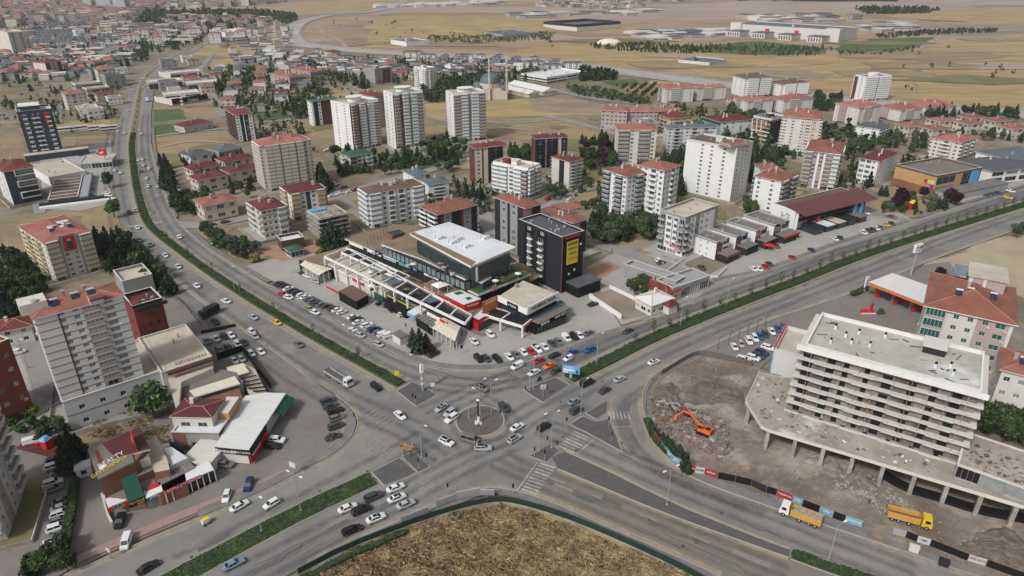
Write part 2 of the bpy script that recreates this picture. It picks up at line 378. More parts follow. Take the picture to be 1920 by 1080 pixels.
LOTS=[
 (g_lot,[(455,500),(520,530),(560,560),(640,602),(735,655),(790,678),(880,690),(960,682),(1040,655),(1110,628),(1165,612),(1130,560),(1060,520),(1000,470),(640,440),(560,470)]),
 (g_lot,[(1165,608),(1210,598),(1330,560),(1335,528),(1440,508),(1560,460),(1712,412),(1690,400),(1600,385),(1480,430),(1320,520),(1260,480),(1160,470),(1100,500)]),
 (g_lotD,[(330,530),(372,562),(450,618),(525,668),(575,708),(632,744),(664,770),(668,800),(655,822),(620,850),(560,880),(480,920),(370,965),(205,1035),(145,1065),(125,950),(150,900),(250,700),(300,560)]),
 (g_lotD,[(0,900),(50,850),(135,850),(140,1060),(60,1110),(-120,1110)]),
 (g_lotD,[(1300,662),(1440,600),(1560,560),(1700,500),(1780,490),(1830,560),(1750,640),(1600,640),(1480,640),(1420,695)]),
 (g_lot,[(1740,420),(1790,395),(1830,372),(1920,348),(1920,330),(1800,345),(1760,380)]),
 (g_lot,[(75,300),(208,262),(212,300),(205,345),(214,380),(150,395),(80,392)]),
 (g_lot,[(0,640),(60,620),(110,790),(60,830),(0,800)]),
 (g_lotD,[(0,800),(60,790),(120,840),(80,880),(0,930)]),
 (g_lotD,[(1780,760),(1960,790),(1960,830),(1800,800)]),
]
for i,(m,pl) in enumerate(LOTS):sheet('parking_lot',pl,m,z=-.14+.004*i)
SIDE=[
 ([(1712,415),(1625,398)],7),([(325,418),(380,425),(440,412),(540,392),(620,372),(700,345),(790,322),(880,300)],8),
 ([(880,300),(960,400),(1010,440)],8),([(560,300),(620,350),(650,380),(720,440)],6),
 ([(895,350),(905,400),(925,440)],8),([(1010,395),(1080,360),(1130,345)],7),
 ([(1100,450),(1160,468),(1250,500),(1330,532)],9),([(1165,468),(1235,455),(1330,430)],6),
 ([(600,120),(640,145),(680,170)],9),([(540,92),(575,105),(600,122)],9),
 ([(530,165),(545,185),(560,195)],6),([(375,135),(390,165),(412,205),(420,218)],8),([(400,100),(378,125),(372,140)],7),
 ([(286,256),(350,246),(430,240)],5),([(478,230),(540,224),(560,220)],5),
 ([(0,160),(80,157),(150,156)],5),([(104,248),(210,240)],7),([(110,230),(105,205),(135,180),(160,160)],6),
 ([(720,260),(790,290),(860,300)],6),([(800,218),(848,232)],5),([(904,226),(960,232),(1060,222)],5),([(1015,215),(1100,235),(1160,252)],8),
 ([(1025,165),(1110,185),(1215,196)],10),([(1560,245),(1620,258),(1700,262)],7),([(1280,250),(1300,300),(1400,300)],6),
 ([(640,165),(668,178)],8),([(1650,345),(1700,340),(1760,300)],7),([(1380,440),(1420,400),(1460,380)],6),
 ([(20,300),(60,330),(75,400)],5),([(0,620),(60,600),(100,590)],6),([(20,600),(60,640),(110,780)],8),
 ([(1430,60),(1520,52),(1600,40)],8),([(1750,25),(1760,38),(1790,48)],14),([(1740,95),(1900,98)],14),
]
for i,(pl,wd) in enumerate(SIDE):strip('side_street',pl,wd,0,-.09+.004*i*.3,g_side)
hw=[(760,2),(712,18),(680,24),(640,26),(610,28),(562,40),(545,55),(545,70),(558,82),(600,88),(680,96),(790,102),(960,108),(1150,132),(1400,163),(1640,196),(1960,216)]
g_hw=mat('pale_highway_concrete',(.36,.345,.33),var=.06,sc=.1,c2=(.31,.30,.285),sc2=.03)
strip('highway_verge',hw,46,0,-.03,g_dust)
strip('highway',hw,32,0,-.01,g_hw)
for o_ in (-10.5,-5.5,5.5,10.5):strip('road_marking',hw,.7,.0,.002,g_paint,off=o_)
for o_ in (-19,19):strip('highway_barrier',hw,.8,-.1,.7,m_conc,off=o_)
strip('highway_median',hw,2.5,-.01,.3,g_kerb)
NW_L=[(398,61),(350,87),(307,111),(262,139),(245,165),(240,176),(232,200),(222,230),(213,270),(207,297),(209,345),(217,392),(226,430),(250,460),(290,487),(337,533),(367,558),(397,580),(449,615),(485,640),(522,665),(575,705),(630,740),(662,765),(673,787),(670,806),(663,822),(635,850),(580,878),(480,931),(375,972),(207,1043),(120,1080),(0,1130)]
NE_U=[(422,60),(370,94),(350,106),(312,130),(295,147),(287,180),(284,207),(283,240),(283,270),(287,297),(300,334),(312,371),(327,410),(355,437),(387,466),(450,503),(510,540),(547,558),(640,605),(730,660),(780,682),(830,692),(892,697),(960,690),(1040,660),(1120,629),(1210,601),(1310,566),(1335,528),(1440,510),(1560,462),(1712,415),(1822,380),(1960,340)]
E_S=[(1960,408),(1887,438),(1845,452),(1737,490),(1640,535),(1500,582),(1435,602),(1305,662),(1247,687),(1222,705),(1207,725),(1202,747),(1206,775),(1216,806),(1233,840),(1262,873),(1305,902),(1440,950),(1540,984),(1627,1012),(1690,1034),(1960,1125),(2100,1180)]
S_E=[(1560,1180),(1350,1080),(1310,1060),(1132,984),(1060,951),(1000,928),(960,918),(920,912),(880,922),(815,950),(750,973),(660,1015),(577,1058),(480,1110),(300,1200)]
NE_U[NE_U.index((1310,566))]=(1300,570)
pts=W(NW_L)[::1]
asph=NE_U+E_S+S_E+NW_L[::-1]
poly=MB()
from mathutils.geometry import tessellate_polygon
def concave(name,pxs,m,z,kind='structure',world=False):
 p=pxs if world else W(pxs);v=[Vector((x,y,z)) for x,y in p]
 tr=tessellate_polygon([v]);b=MB();b.v=[tuple(q) for q in v]
 for t in tr:
  a,c,d=(v[i] for i in t)
  up=(c-a).cross(d-a).z>0
  b.f.append(tuple(t) if up else tuple(reversed(t)));b.m.append(0)
 return tag(b.build(name,m),kind=kind)
concave('road',asph,g_asph,0.0)
concave('road_surface',[(958,920),(1000,870),(1047,880),(1135,917),(1242,962),(1440,1034),(1600,1090),(1700,1125),(1450,1125),(1310,1058),(1132,983),(1060,950)],g_asphB,.004)
concave('road_surface',[(1030,690),(1110,632),(1210,603),(1310,570),(1440,520),(1560,470),(1712,425),(1822,388),(1960,345),(1960,366),(1740,436),(1600,481),(1490,526),(1335,586),(1210,636),(1135,676),(1060,705)],g_asphN,.004)
strip('pavement',[(510,536),(547,553),(640,600),(730,655),(780,677),(830,687),(892,691),(960,684),(1035,657),(1115,626)],3.2,0,.14,g_walk)
strip('pavement',NW_L[16:31],2.8,0,.14,g_walk,off=-2.0)
strip('pink_pavement',[(560,690),(618,735),(652,765),(662,787),(659,806),(652,822),(625,850)],2.4,0,.10,g_walkP,off=-1.5)
strip('pink_pavement',[(600,862),(560,882),(480,918),(370,960),(205,1030),(145,1056)],2.6,0,.10,g_walkP,off=-1.2)
strip('pavement',E_S[7:20],2.8,0,.14,g_walk,off=1.8)
strip('pavement',[(1655,1022),(1690,1036),(1960,1128),(2100,1180)],2.5,0,.14,g_walk,off=1.5)
strip('pavement',S_E[1:13],2.2,0,.14,g_walk,off=1.2)
strip('pavement',[(355,435),(387,464),(450,501),(500,530)],2.2,0,.14,g_walk,off=1.2)
strip('pavement',[(283,240),(287,297),(300,334),(312,371),(325,408)],2.2,0,.14,g_walk,off=1.2)
strip('pavement',[(1340,526),(1440,508),(1560,460),(1705,415)],2.4,0,.14,g_walk,off=1.0)
strip('pavement',[(1725,408),(1822,378),(1960,338)],2.4,0,.14,g_walk,off=1.0)
for pl,o in ((NW_L[10:22],.7),(NE_U[8:33],-.7),(E_S[0:22],-.6),(S_E[1:13],-.6),(NW_L[22:33],.7)):
 strip('road_edge_dust',pl,1.5,0,.008,g_dust,off=o)
 strip('kerb',pl,.3,0,.15,g_kerb,off=-o*.25)
NWM=[(411,60),(325,108),(287,130),(269,152),(262,175),(257,212),(250,250),(246,275),(251,320),(256,352),(265,390),(277,420),(300,442),(337,470),(380,502),(425,532),(480,567),(555,612),(630,655),(705,695),(752,722)]
EM=[(1066,712),(1135,680),(1210,640),(1335,588),(1440,548),(1490,530),(1600,485),(1740,440),(1960,372)]
def hedge(name,pxs,wd,h,n,label,cat='hedge',seed=1,world=False):
 """a clipped row of leaves: many small leaf faces over a low solid core"""
 rr=random.Random(seed);line=smooth(pxs if world else W(pxs),1);s=strip_pts(line,wd);b=MB()
 L=[0]
 for a,c in zip(line,line[1:]):L.append(L[-1]+math.dist(a,c))
 for i in range(len(s)-1):
  (a,c),(d,e)=s[i],s[i+1];z1=h*.72
  for q in ([(c.x,c.y,z1),(e.x,e.y,z1),(d.x,d.y,z1),(a.x,a.y,z1)],[(a.x,a.y,.1),(a.x,a.y,z1),(d.x,d.y,z1),(d.x,d.y,.1)],[(c.x,c.y,.1),(e.x,e.y,.1),(e.x,e.y,z1),(c.x,c.y,z1)]):b.face(q,0)
 for _ in range(n):
  t=rr.random()*L[-1];i=max(j for j in range(len(L)) if L[j]<=t or j==0);i=min(i,len(s)-2)
  u=(t-L[i])/max(1e-6,L[i+1]-L[i]);v=rr.random()
  p=s[i][0].lerp(s[i+1][0],u).lerp(s[i][1].lerp(s[i+1][1],u),v*1.1-.05)
  z=h*rr.uniform(.6,1.05)*(1+.25*math.sin(t*.7)*math.sin(t*.23));r=rr.uniform(.18,.42);a=rr.random()*6.28;tl=rr.uniform(-.5,.5)*r
  q=[(p.x+r*math.cos(a+k*1.57),p.y+r*math.sin(a+k*1.57),z+(tl if k in (0,1) else-tl)) for k in range(4)]
  b.face(q,rr.choice((0,0,1)))
 return tag(b.build(name,[g_hedge,mat('hedge_leaves_light',(.052,.08,.027),var=.4,sc=2)]),label,cat)
for pl,nm in ((NWM,0),(EM,1)):
 strip('median_dust',pl,9.0 if nm==0 else 9.5,0,.006,g_dust)
 strip('median_kerb',pl,5.0 if nm==0 else 5.6,0,.16,g_kerb)
 strip('median_bed',pl,4.5 if nm==0 else 5.1,.10,.168,g_olive)
hedge('hedge',NWM[6:],3.0,.9,9000,'long dark green hedge along the median of the north-west boulevard',seed=2)
hedge('hedge',EM,4.4,.75,7000,'long bright green planting strip on the median of the north-east road',seed=3)
SWM=[(698,898),(640,925),(575,955),(480,1004),(340,1080),(240,1130)]
strip('median_kerb',SWM,6.0,0,.16,g_kerb);strip('median_bed',SWM,5.6,.1,.168,g_green)
hedge('hedge',SWM,4.6,.22,7000,'dark green ground cover strip on the median of the south-west road',seed=4)
SEM=[(1485,1041),(1530,1058),(1600,1082),(1800,1150)]
strip('median_kerb',SEM,2.8,0,.16,g_kerb)
hedge('hedge',SEM,2.2,1.0,1800,'short row of green shrubs on the median at the bottom right edge',seed=5)
def island(px,m=g_pave,h=.16):
 p=W(px);concave_top=MB();c=ccw(p)
 slab_w('traffic_island',c,0,h-.006,g_kerb)
 cx=sum(x for x,y in c)/len(c);cy=sum(y for x,y in c)/len(c)
 k=[(cx+(x-cx)*.94,cy+(y-cy)*.94) for x,y in c]
 sheet('island_paving',k,m,z=h,world=True)
island([(742,733),(772,716),(800,728),(820,741),(800,753),(780,763)])
island([(980,732),(1042,707),(1070,722),(1017,756)])
island([(1140,750),(1097,775),(1117,787),(1137,775),(1139,762)])
island([(1090,780),(1067,796),(1102,813),(1168,849),(1156,815),(1142,785),(1117,791)])
island([(991,856),(1030,833),(1050,844),(1025,868)])
island([(752,855),(777,847),(807,877),(785,887)])
island([(737,864),(750,858),(783,886),(765,896),(720,912),(695,886)])
rc=G(900,789);rp=[(rc.x+6.9*math.cos(i*math.pi/24),rc.y+7.2*math.sin(i*math.pi/24)) for i in range(48)]
slab_w('roundabout_kerb',rp,0,.18,g_kerb)
sheet('roundabout_paving',[(rc.x+6.5*math.cos(i*math.pi/24),rc.y+6.8*math.sin(i*math.pi/24)) for i in range(48)],mat('brown_brick_paving',(.125,.112,.104),var=.2,sc=3,c2=(.10,.092,.086),sc2=.3,det=6),z=.186,world=True)
sheet('roundabout_dust',[(rc.x+8.0*math.cos(i*math.pi/24),rc.y+8.3*math.sin(i*math.pi/24)) for i in range(48)],g_dust,z=.009,world=True)
SEP=[(1035,858),(1060,847),(1127,877),(1250,938),(1327,971),(1440,1016),(1480,1030),(1478,1046),(1440,1033),(1242,962),(1135,917),(1047,880)]
c=W(SEP);p_=MB()
concave('median_paving',SEP,g_pave,.16)
lo=W(SEP[7:]+SEP[:1]);up=W(SEP[1:7])
strip('kerb',SEP[7:],.35,0,.165,g_kerb);strip('kerb',SEP[1:7],.35,0,.165,g_kerb)
def line(pl,m=g_paint,wd=.15,z=.016,off=0,sm=2):return strip('road_marking',pl,wd,z,z,m,off=off,sm=sm)
def dashes(pl,on,gap,m=g_paint,wd=.18,z=.016):
 ln=resample(smooth(W(pl),1),.5);per=on+gap;i=0;b=MB();n=int(per/.5)
 for i in range(0,len(ln)-int(on/.5)-1,n):
  a=ln[i];c=ln[i+int(on/.5)];d=(c-a).normalized();nn=Vector((-d.y,d.x))*wd/2
  b2=MB();b2.face([(a.x-nn.x,a.y-nn.y,z),(c.x-nn.x,c.y-nn.y,z),(c.x+nn.x,c.y+nn.y,z),(a.x+nn.x,a.y+nn.y,z)])
  tag(b2.build('lane_dash',m),kind='structure')
line(SEP[7:],g_paintY,.35,off=.6);line(SEP[1:7],g_paintY,.35,off=.6)
line([(1184,760),(1181,790),(1190,812),(1205,838)],g_paintY,.25);
line([(1146,752),(1147,790),(1158,815),(1175,845),(1195,862)],g_paintY,.3)
line(E_S[9:21],g_paintY,.25,off=-.6)
line(S_E[1:6],g_paintY,.25,off=-.8)
line([(690,918),(600,960),(480,1024),(380,1080)],g_paintY,.25)
dashes([(1027,894),(1320,1013),(1500,1090)],4.5,7.5)
dashes([(1010,905),(1260,1018),(1420,1095)],4.5,7.5,g_paintF)
dashes([(1090,848),(1250,918),(1440,990),(1700,1085)],6,7,g_paintF)
line([(770,907),(660,960),(480,1048),(420,1080)],g_paintF,.15)
line([(790,925),(690,975),(560,1040),(480,1088)],g_paintF,.15)
line([(540,590),(620,655),(700,715),(770,760)],g_paintF,.14)
line([(480,628),(560,690),(640,750)],g_paintF,.15)
dashes([(300,470),(370,520),(470,585),(600,670)],3,6,g_paintF)
dashes([(330,450),(450,520),(620,615),(780,700)],3,6,g_paintF)
dashes([(1100,700),(1300,620),(1500,548),(1700,478),(1900,415)],3,6,g_paintF)
dashes([(1120,655),(1300,590),(1500,520),(1700,448),(1900,385)],3,6,g_paintF)
dashes([(232,250),(226,300),(230,350),(240,400),(258,440)],3,6,g_paintF)
dashes([(268,250),(270,300),(282,350),(297,400),(320,435)],3,6,g_paintF)
def crosswalk(a,b,n,ln,m=g_paint,sw=.5):
 A=G(*a);B=G(*b);d=(B-A).normalized();nn=Vector((-d.y,d.x,0))
 for i in range(n):
  c=A.lerp(B,(i+.5)/n);bb=MB()
  q=[c-d*sw/2-nn*ln/2,c+d*sw/2-nn*ln/2,c+d*sw/2+nn*ln/2,c-d*sw/2+nn*ln/2]
  bb.face([(x.x,x.y,.02) for x in q]);tag(bb.build('crosswalk_stripe',m),kind='structure')
crosswalk((1028,870),(990,925),10,4.2)
crosswalk((1093,813),(1060,845),7,5.0)
crosswalk((1140,779),(1182,779),6,3.6)
crosswalk((784,895),(822,928),8,5.0,g_paintF)
crosswalk((690,828),(735,858),9,5.0,g_paintF)
crosswalk((680,770),(735,800),7,4.5,g_paintF,.45)
crosswalk((235,425),(272,423),9,3.0,g_paint,.6)
crosswalk((285,419),(303,416),5,3.0,g_paint,.6)
crosswalk((965,705),(990,690),5,5.0,g_paintF)
crosswalk((800,718),(830,700),6,4.0,g_paintF)
line([(1007,867),(968,922)],g_paint,.35,sm=0);line([(1112,824),(1080,853)],g_paint,.35,sm=0)
line([(1150,801),(1185,799)],g_paint,.35,sm=0)
line([(815,868),(870,840)],g_paintF,.3,sm=0);line([(910,770),(978,737)],g_paintF,.3,sm=0);line([(700,815),(750,855)],g_paintF,.3,sm=0)
for i in range(12):
 line([(545+i*7,678+i*5),(575+i*7,668+i*5)],g_paintF,.12,sm=0,z=-.09)
g_track=mat('tyre_darkened_asphalt',(.115,.11,.105),var=.2,sc=.6,c2=(.15,.145,.135),sc2=.1,det=8)
for pl in ([(700,900),(560,962),(420,1040)],[(800,690),(880,715),(980,715),(1100,660)]):
 strip('tyre_track',pl,.7,.012,.012,g_track)
def wear_mat(name,c,k):
 m=mat(name,c,var=.1,sc=.8);n=m.node_tree;N,L=n.nodes,n.links;b=N['Principled BSDF'];at=N.new('ShaderNodeAttribute');at.attribute_name='fade'
 no=N.new('ShaderNodeTexNoise');no.inputs['Scale'].default_value=.35;no.inputs['Detail'].default_value=8;no.inputs['Roughness'].default_value=.7;L.new(N.new('ShaderNodeNewGeometry').outputs['Position'],no.inputs[0])
 mr=N.new('ShaderNodeMapRange');mr.inputs[1].default_value=.25;mr.inputs[2].default_value=.6;L.new(no.outputs['Fac'],mr.inputs[0])
 q=N.new('ShaderNodeMath');q.operation='MULTIPLY';L.new(at.outputs['Fac'],q.inputs[0]);L.new(mr.outputs[0],q.inputs[1]);q2=N.new('ShaderNodeMath');q2.operation='MULTIPLY';L.new(q.outputs[0],q2.inputs[0]);q2.inputs[1].default_value=k;L.new(q2.outputs[0],b.inputs['Alpha']);return m
g_wear=wear_mat('wheel_worn_lane',(.10,.098,.096),.40);g_pale=wear_mat('dusty_lane',(.30,.285,.26),.6)
def soft(pxs,wd,off,m,z):
 ln=smooth(W(pxs),2);s=strip_pts(ln,wd,off);b=MB();f=[]
 for (a,c) in s:md=(a+c)/2;b.v+=[(a.x,a.y,z),(md.x,md.y,z),(c.x,c.y,z)];f+=[0,1,0]
 n=len(s)
 for i in range(n-1):
  for k in (0,1):b.f.append((i*3+k,i*3+k+1,i*3+k+4,i*3+k+3));b.m.append(0)
 f[0:3]=[0]*3;f[-3:]=[0]*3;me=b.mesh('tyre_track',[m]);at=me.attributes.new('fade','FLOAT','POINT');at.data.foreach_set('value',f);tag(put('tyre_track',me),kind='structure')
LANES=[([(225,215),(214,270),(216,345),(232,430),(262,470),(350,545),(450,618),(560,697),(680,762),(780,800),(850,850)],(2.5,-1.5,-5.5)),
 ([(272,215),(268,270),(283,340),(305,400),(345,452),(450,525),(600,610),(740,690),(850,722),(960,712),(1060,680)],(2.5,-1.5,-5)),
 ([(1920,366),(1740,428),(1560,482),(1335,560),(1130,646),(1020,690),(900,735),(800,780)],(2.5,-1,-4.5)),
 ([(1920,398),(1740,460),(1490,560),(1300,632),(1150,705),(1020,770),(960,810)],(2,-2,-6)),
 ([(330,1062),(480,985),(600,925),(720,862),(800,815)],(2.5,-2,-5)),([(420,1095),(600,1005),(760,925),(860,870),(960,825)],(3,-.5,-4)),
 ([(1480,1085),(1300,1012),(1130,942),(1010,895),(930,860)],(3,0,-3)),([(1720,1085),(1540,1015),(1330,935),(1200,880),(1090,830),(1010,800)],(3,-1,-4)),
 ([(1222,722),(1185,745),(1163,770),(1172,812),(1215,870),(1300,915),(1440,965)],(1,-1)),([(840,765),(880,835),(960,830),(965,780),(900,742)],(1.5,-1.5))]
zz=.013
for pl,offs in LANES:
 for o in offs:zz+=.0004;soft(pl,3.0,o,g_wear,zz)
for pl,wd in (([(560,1030),(700,965),(830,925),(930,900)],3),([(1010,905),(1200,985),(1400,1075)],2.5),([(1190,860),(1300,905),(1420,945),(1560,995),(1700,1045)],3),([(215,300),(222,400),(260,465),(340,530)],3),([(640,600),(760,668),(900,700),(1040,668)],2.5),([(1310,640),(1500,570),(1700,500)],3)):zz+=.0004;soft(pl,wd,0,g_pale,zz)
rp_=random.Random(4);m_rep=[mat('asphalt_repair',(.115,.112,.11),var=.1,sc=1),mat('pale_asphalt_repair',(.215,.205,.19),var=.1,sc=1)];m_tar=mat('tar_seam',(.07,.068,.066),var=.1)
for pl,offs in LANES[:8]:
 ln=resample(smooth(W(pl),1),1.0)
 for k in range(5):
  i=rp_.randrange(2,len(ln)-14);o=rp_.uniform(-6,3);l_=rp_.randrange(3,11);a,c=ln[i],ln[i+l_];d=(c-a).normalized();nn=Vector((-d.y,d.x));w_=rp_.uniform(.6,1.6);b=MB();zz+=.0002
  b.face([(v.x,v.y,zz) for v in (a+nn*o,a+nn*(o-w_),c+nn*(o-w_),c+nn*o)]);tag(b.build('asphalt_patch',rp_.choice(m_rep)),kind='structure')
 for k in range(4):
  i=rp_.randrange(2,len(ln)-30);o=rp_.uniform(-6,3);pts=[tuple(ln[i+j*3]+Vector((rp_.uniform(-.35,.35),o+rp_.uniform(-.35,.35)))) for j in range(rp_.randrange(4,9))];strip('tar_seam',pts,.12,0,zz+.0002,m_tar,sm=0,world=True)
 for k in range(3):
  p=ln[rp_.randrange(2,len(ln)-3)];o=rp_.uniform(-5,2);b=MB();b.face([(p.x+o+.4*math.cos(q*.785),p.y+o*.3+.4*math.sin(q*.785),zz+.001) for q in range(8)]);tag(b.build('manhole_cover',m_tar),kind='structure')
concave('construction_ground',[(1306,666),(1420,690),(1500,720),(1850,850),(1960,900),(1960,1118),(1700,1028),(1632,1004),(1440,940),(1308,893),(1268,865),(1240,835),(1220,800),(1212,770),(1210,745),(1218,722),(1235,702)],g_rubble,.03)
# == BUILDINGS
WC={};YARDS=[]
def win_mesh(w,h,fr,gl,style='w',pane_apart=False):
 k=(round(w,1),round(h,1),fr.name,gl.name,style,pane_apart)
 if k in WC:return WC[k]
 w,h=k[0],k[1];b=MB();t=.055;y0,y1=.05,.14
 if style=='w':muls=[0] if w>1 else []
 elif style=='s':muls=[w*(i/4-.5) for i in range(1,4)]
 else:muls=[]
 def bar(x0,z0,x1,z1):b.box(x0,y0,z0,x1,y1,z1,0)
 bar(-w/2,0,w/2,t);bar(-w/2,h-t,w/2,h);bar(-w/2,t,-w/2+t,h-t);bar(w/2-t,t,w/2,h-t)
 for x in muls:bar(x-t/2,t,x+t/2,h-t)
 q=[(-w/2,.11,0),(w/2,.11,0),(w/2,.11,h),(-w/2,.11,h)]
 if pane_apart:
  p=MB();p.face(q);WC[k]=(b.mesh('window',[fr]),p.mesh('pane',[gl]))
 else:
  b.face(q,1);WC[k]=(b.mesh('window',[fr,gl]),None)
 return WC[k]
def bal_mesh(w,dp,fh,slab,rail,style,gl=None):
 k=('b',round(w,1),round(dp,1),round(fh,2),slab.name,rail.name,style,gl.name if gl else '')
 if k in WC:return WC[k]
 w,dp=k[1],k[2];b=MB()
 b.box(-w/2,-dp,-.12,w/2,0,.06,0)
 if style !='rail':
  b.box(-w/2,-dp,.06,w/2,-dp+.1,1.0,1);b.box(-w/2,-dp+.1,.06,-w/2+.1,0,1.0,1);b.box(w/2-.1,-dp+.1,.06,w/2,0,1.0,1)
 else:
  b.box(-w/2,-dp,.92,w/2,-dp+.06,.99,1);b.box(-w/2,-dp,.5,w/2,-dp+.05,.55,1)
  n=max(3,int(w/.8))
  for i in range(n+1):
   x=-w/2+i*(w-.06)/n;b.box(x,-dp,.06,x+.06,-dp+.05,.92,1)
  for x in (-w/2,w/2-.05):b.box(x,-dp+.06,.92,x+.05,0,.99,1);b.box(x,-dp+.06,.5,x+.05,0,.55,1)
 if style=='glazed':
  z1=fh-.22
  for q in ([(-w/2+.04,-dp+.05,1.0),(w/2-.04,-dp+.05,1.0),(w/2-.04,-dp+.05,z1),(-w/2+.04,-dp+.05,z1)],
     [(-w/2+.05,0,1.0),(-w/2+.05,-dp+.05,1.0),(-w/2+.05,-dp+.05,z1),(-w/2+.05,0,z1)],
     [(w/2-.05,-dp+.05,1.0),(w/2-.05,0,1.0),(w/2-.05,0,z1),(w/2-.05,-dp+.05,z1)]):b.face(q,2)
  n=max(2,int(w/.9))
  for i in range(n+1):
   x=-w/2+i*(w-.06)/n;b.box(x,-dp+.01,1.0,x+.06,-dp+.06,z1,3)
  b.box(-w/2,-dp,z1,w/2,0,z1+.08,3)
 WC[k]=b.mesh('balcony',[slab,rail]+([gl or m_glassB,m_frame] if style=='glazed' else []));return WC[k]
def AC():
 if 'ac' not in WC:b=MB();b.box(-.4,-.38,0,.4,-.05,.55);b.box(-.28,-.40,.1,.1,-.381,.45,1);WC['ac']=b.mesh('air_conditioner',[m_offw,m_grey])
 return WC['ac']
def parse(s):
 out=[]
 for t in s.split():
  key=None
  if '/' in t:t,key=t.split('/')
  num=t[1:];out.append((t[0],float(num) if num else {'w':2.6,'W':3.6,'b':4.2,'g':4.2,'x':1.2,'n':1.8,'s':4,'r':4.2,'d':3.4,'o':3.6}[t[0]],key))
 return out
def solve_h(Cp,by,zb=0):
 lo,hi=0.5+zb,90
 for _ in range(40):
  h=(lo+hi)/2;p=G(Cp[0],Cp[1],h);y=proj((p.x,p.y,zb))[1]
  if y<by:lo=h
  else:hi=h
 return h
SIDES=('R','E','B','L')
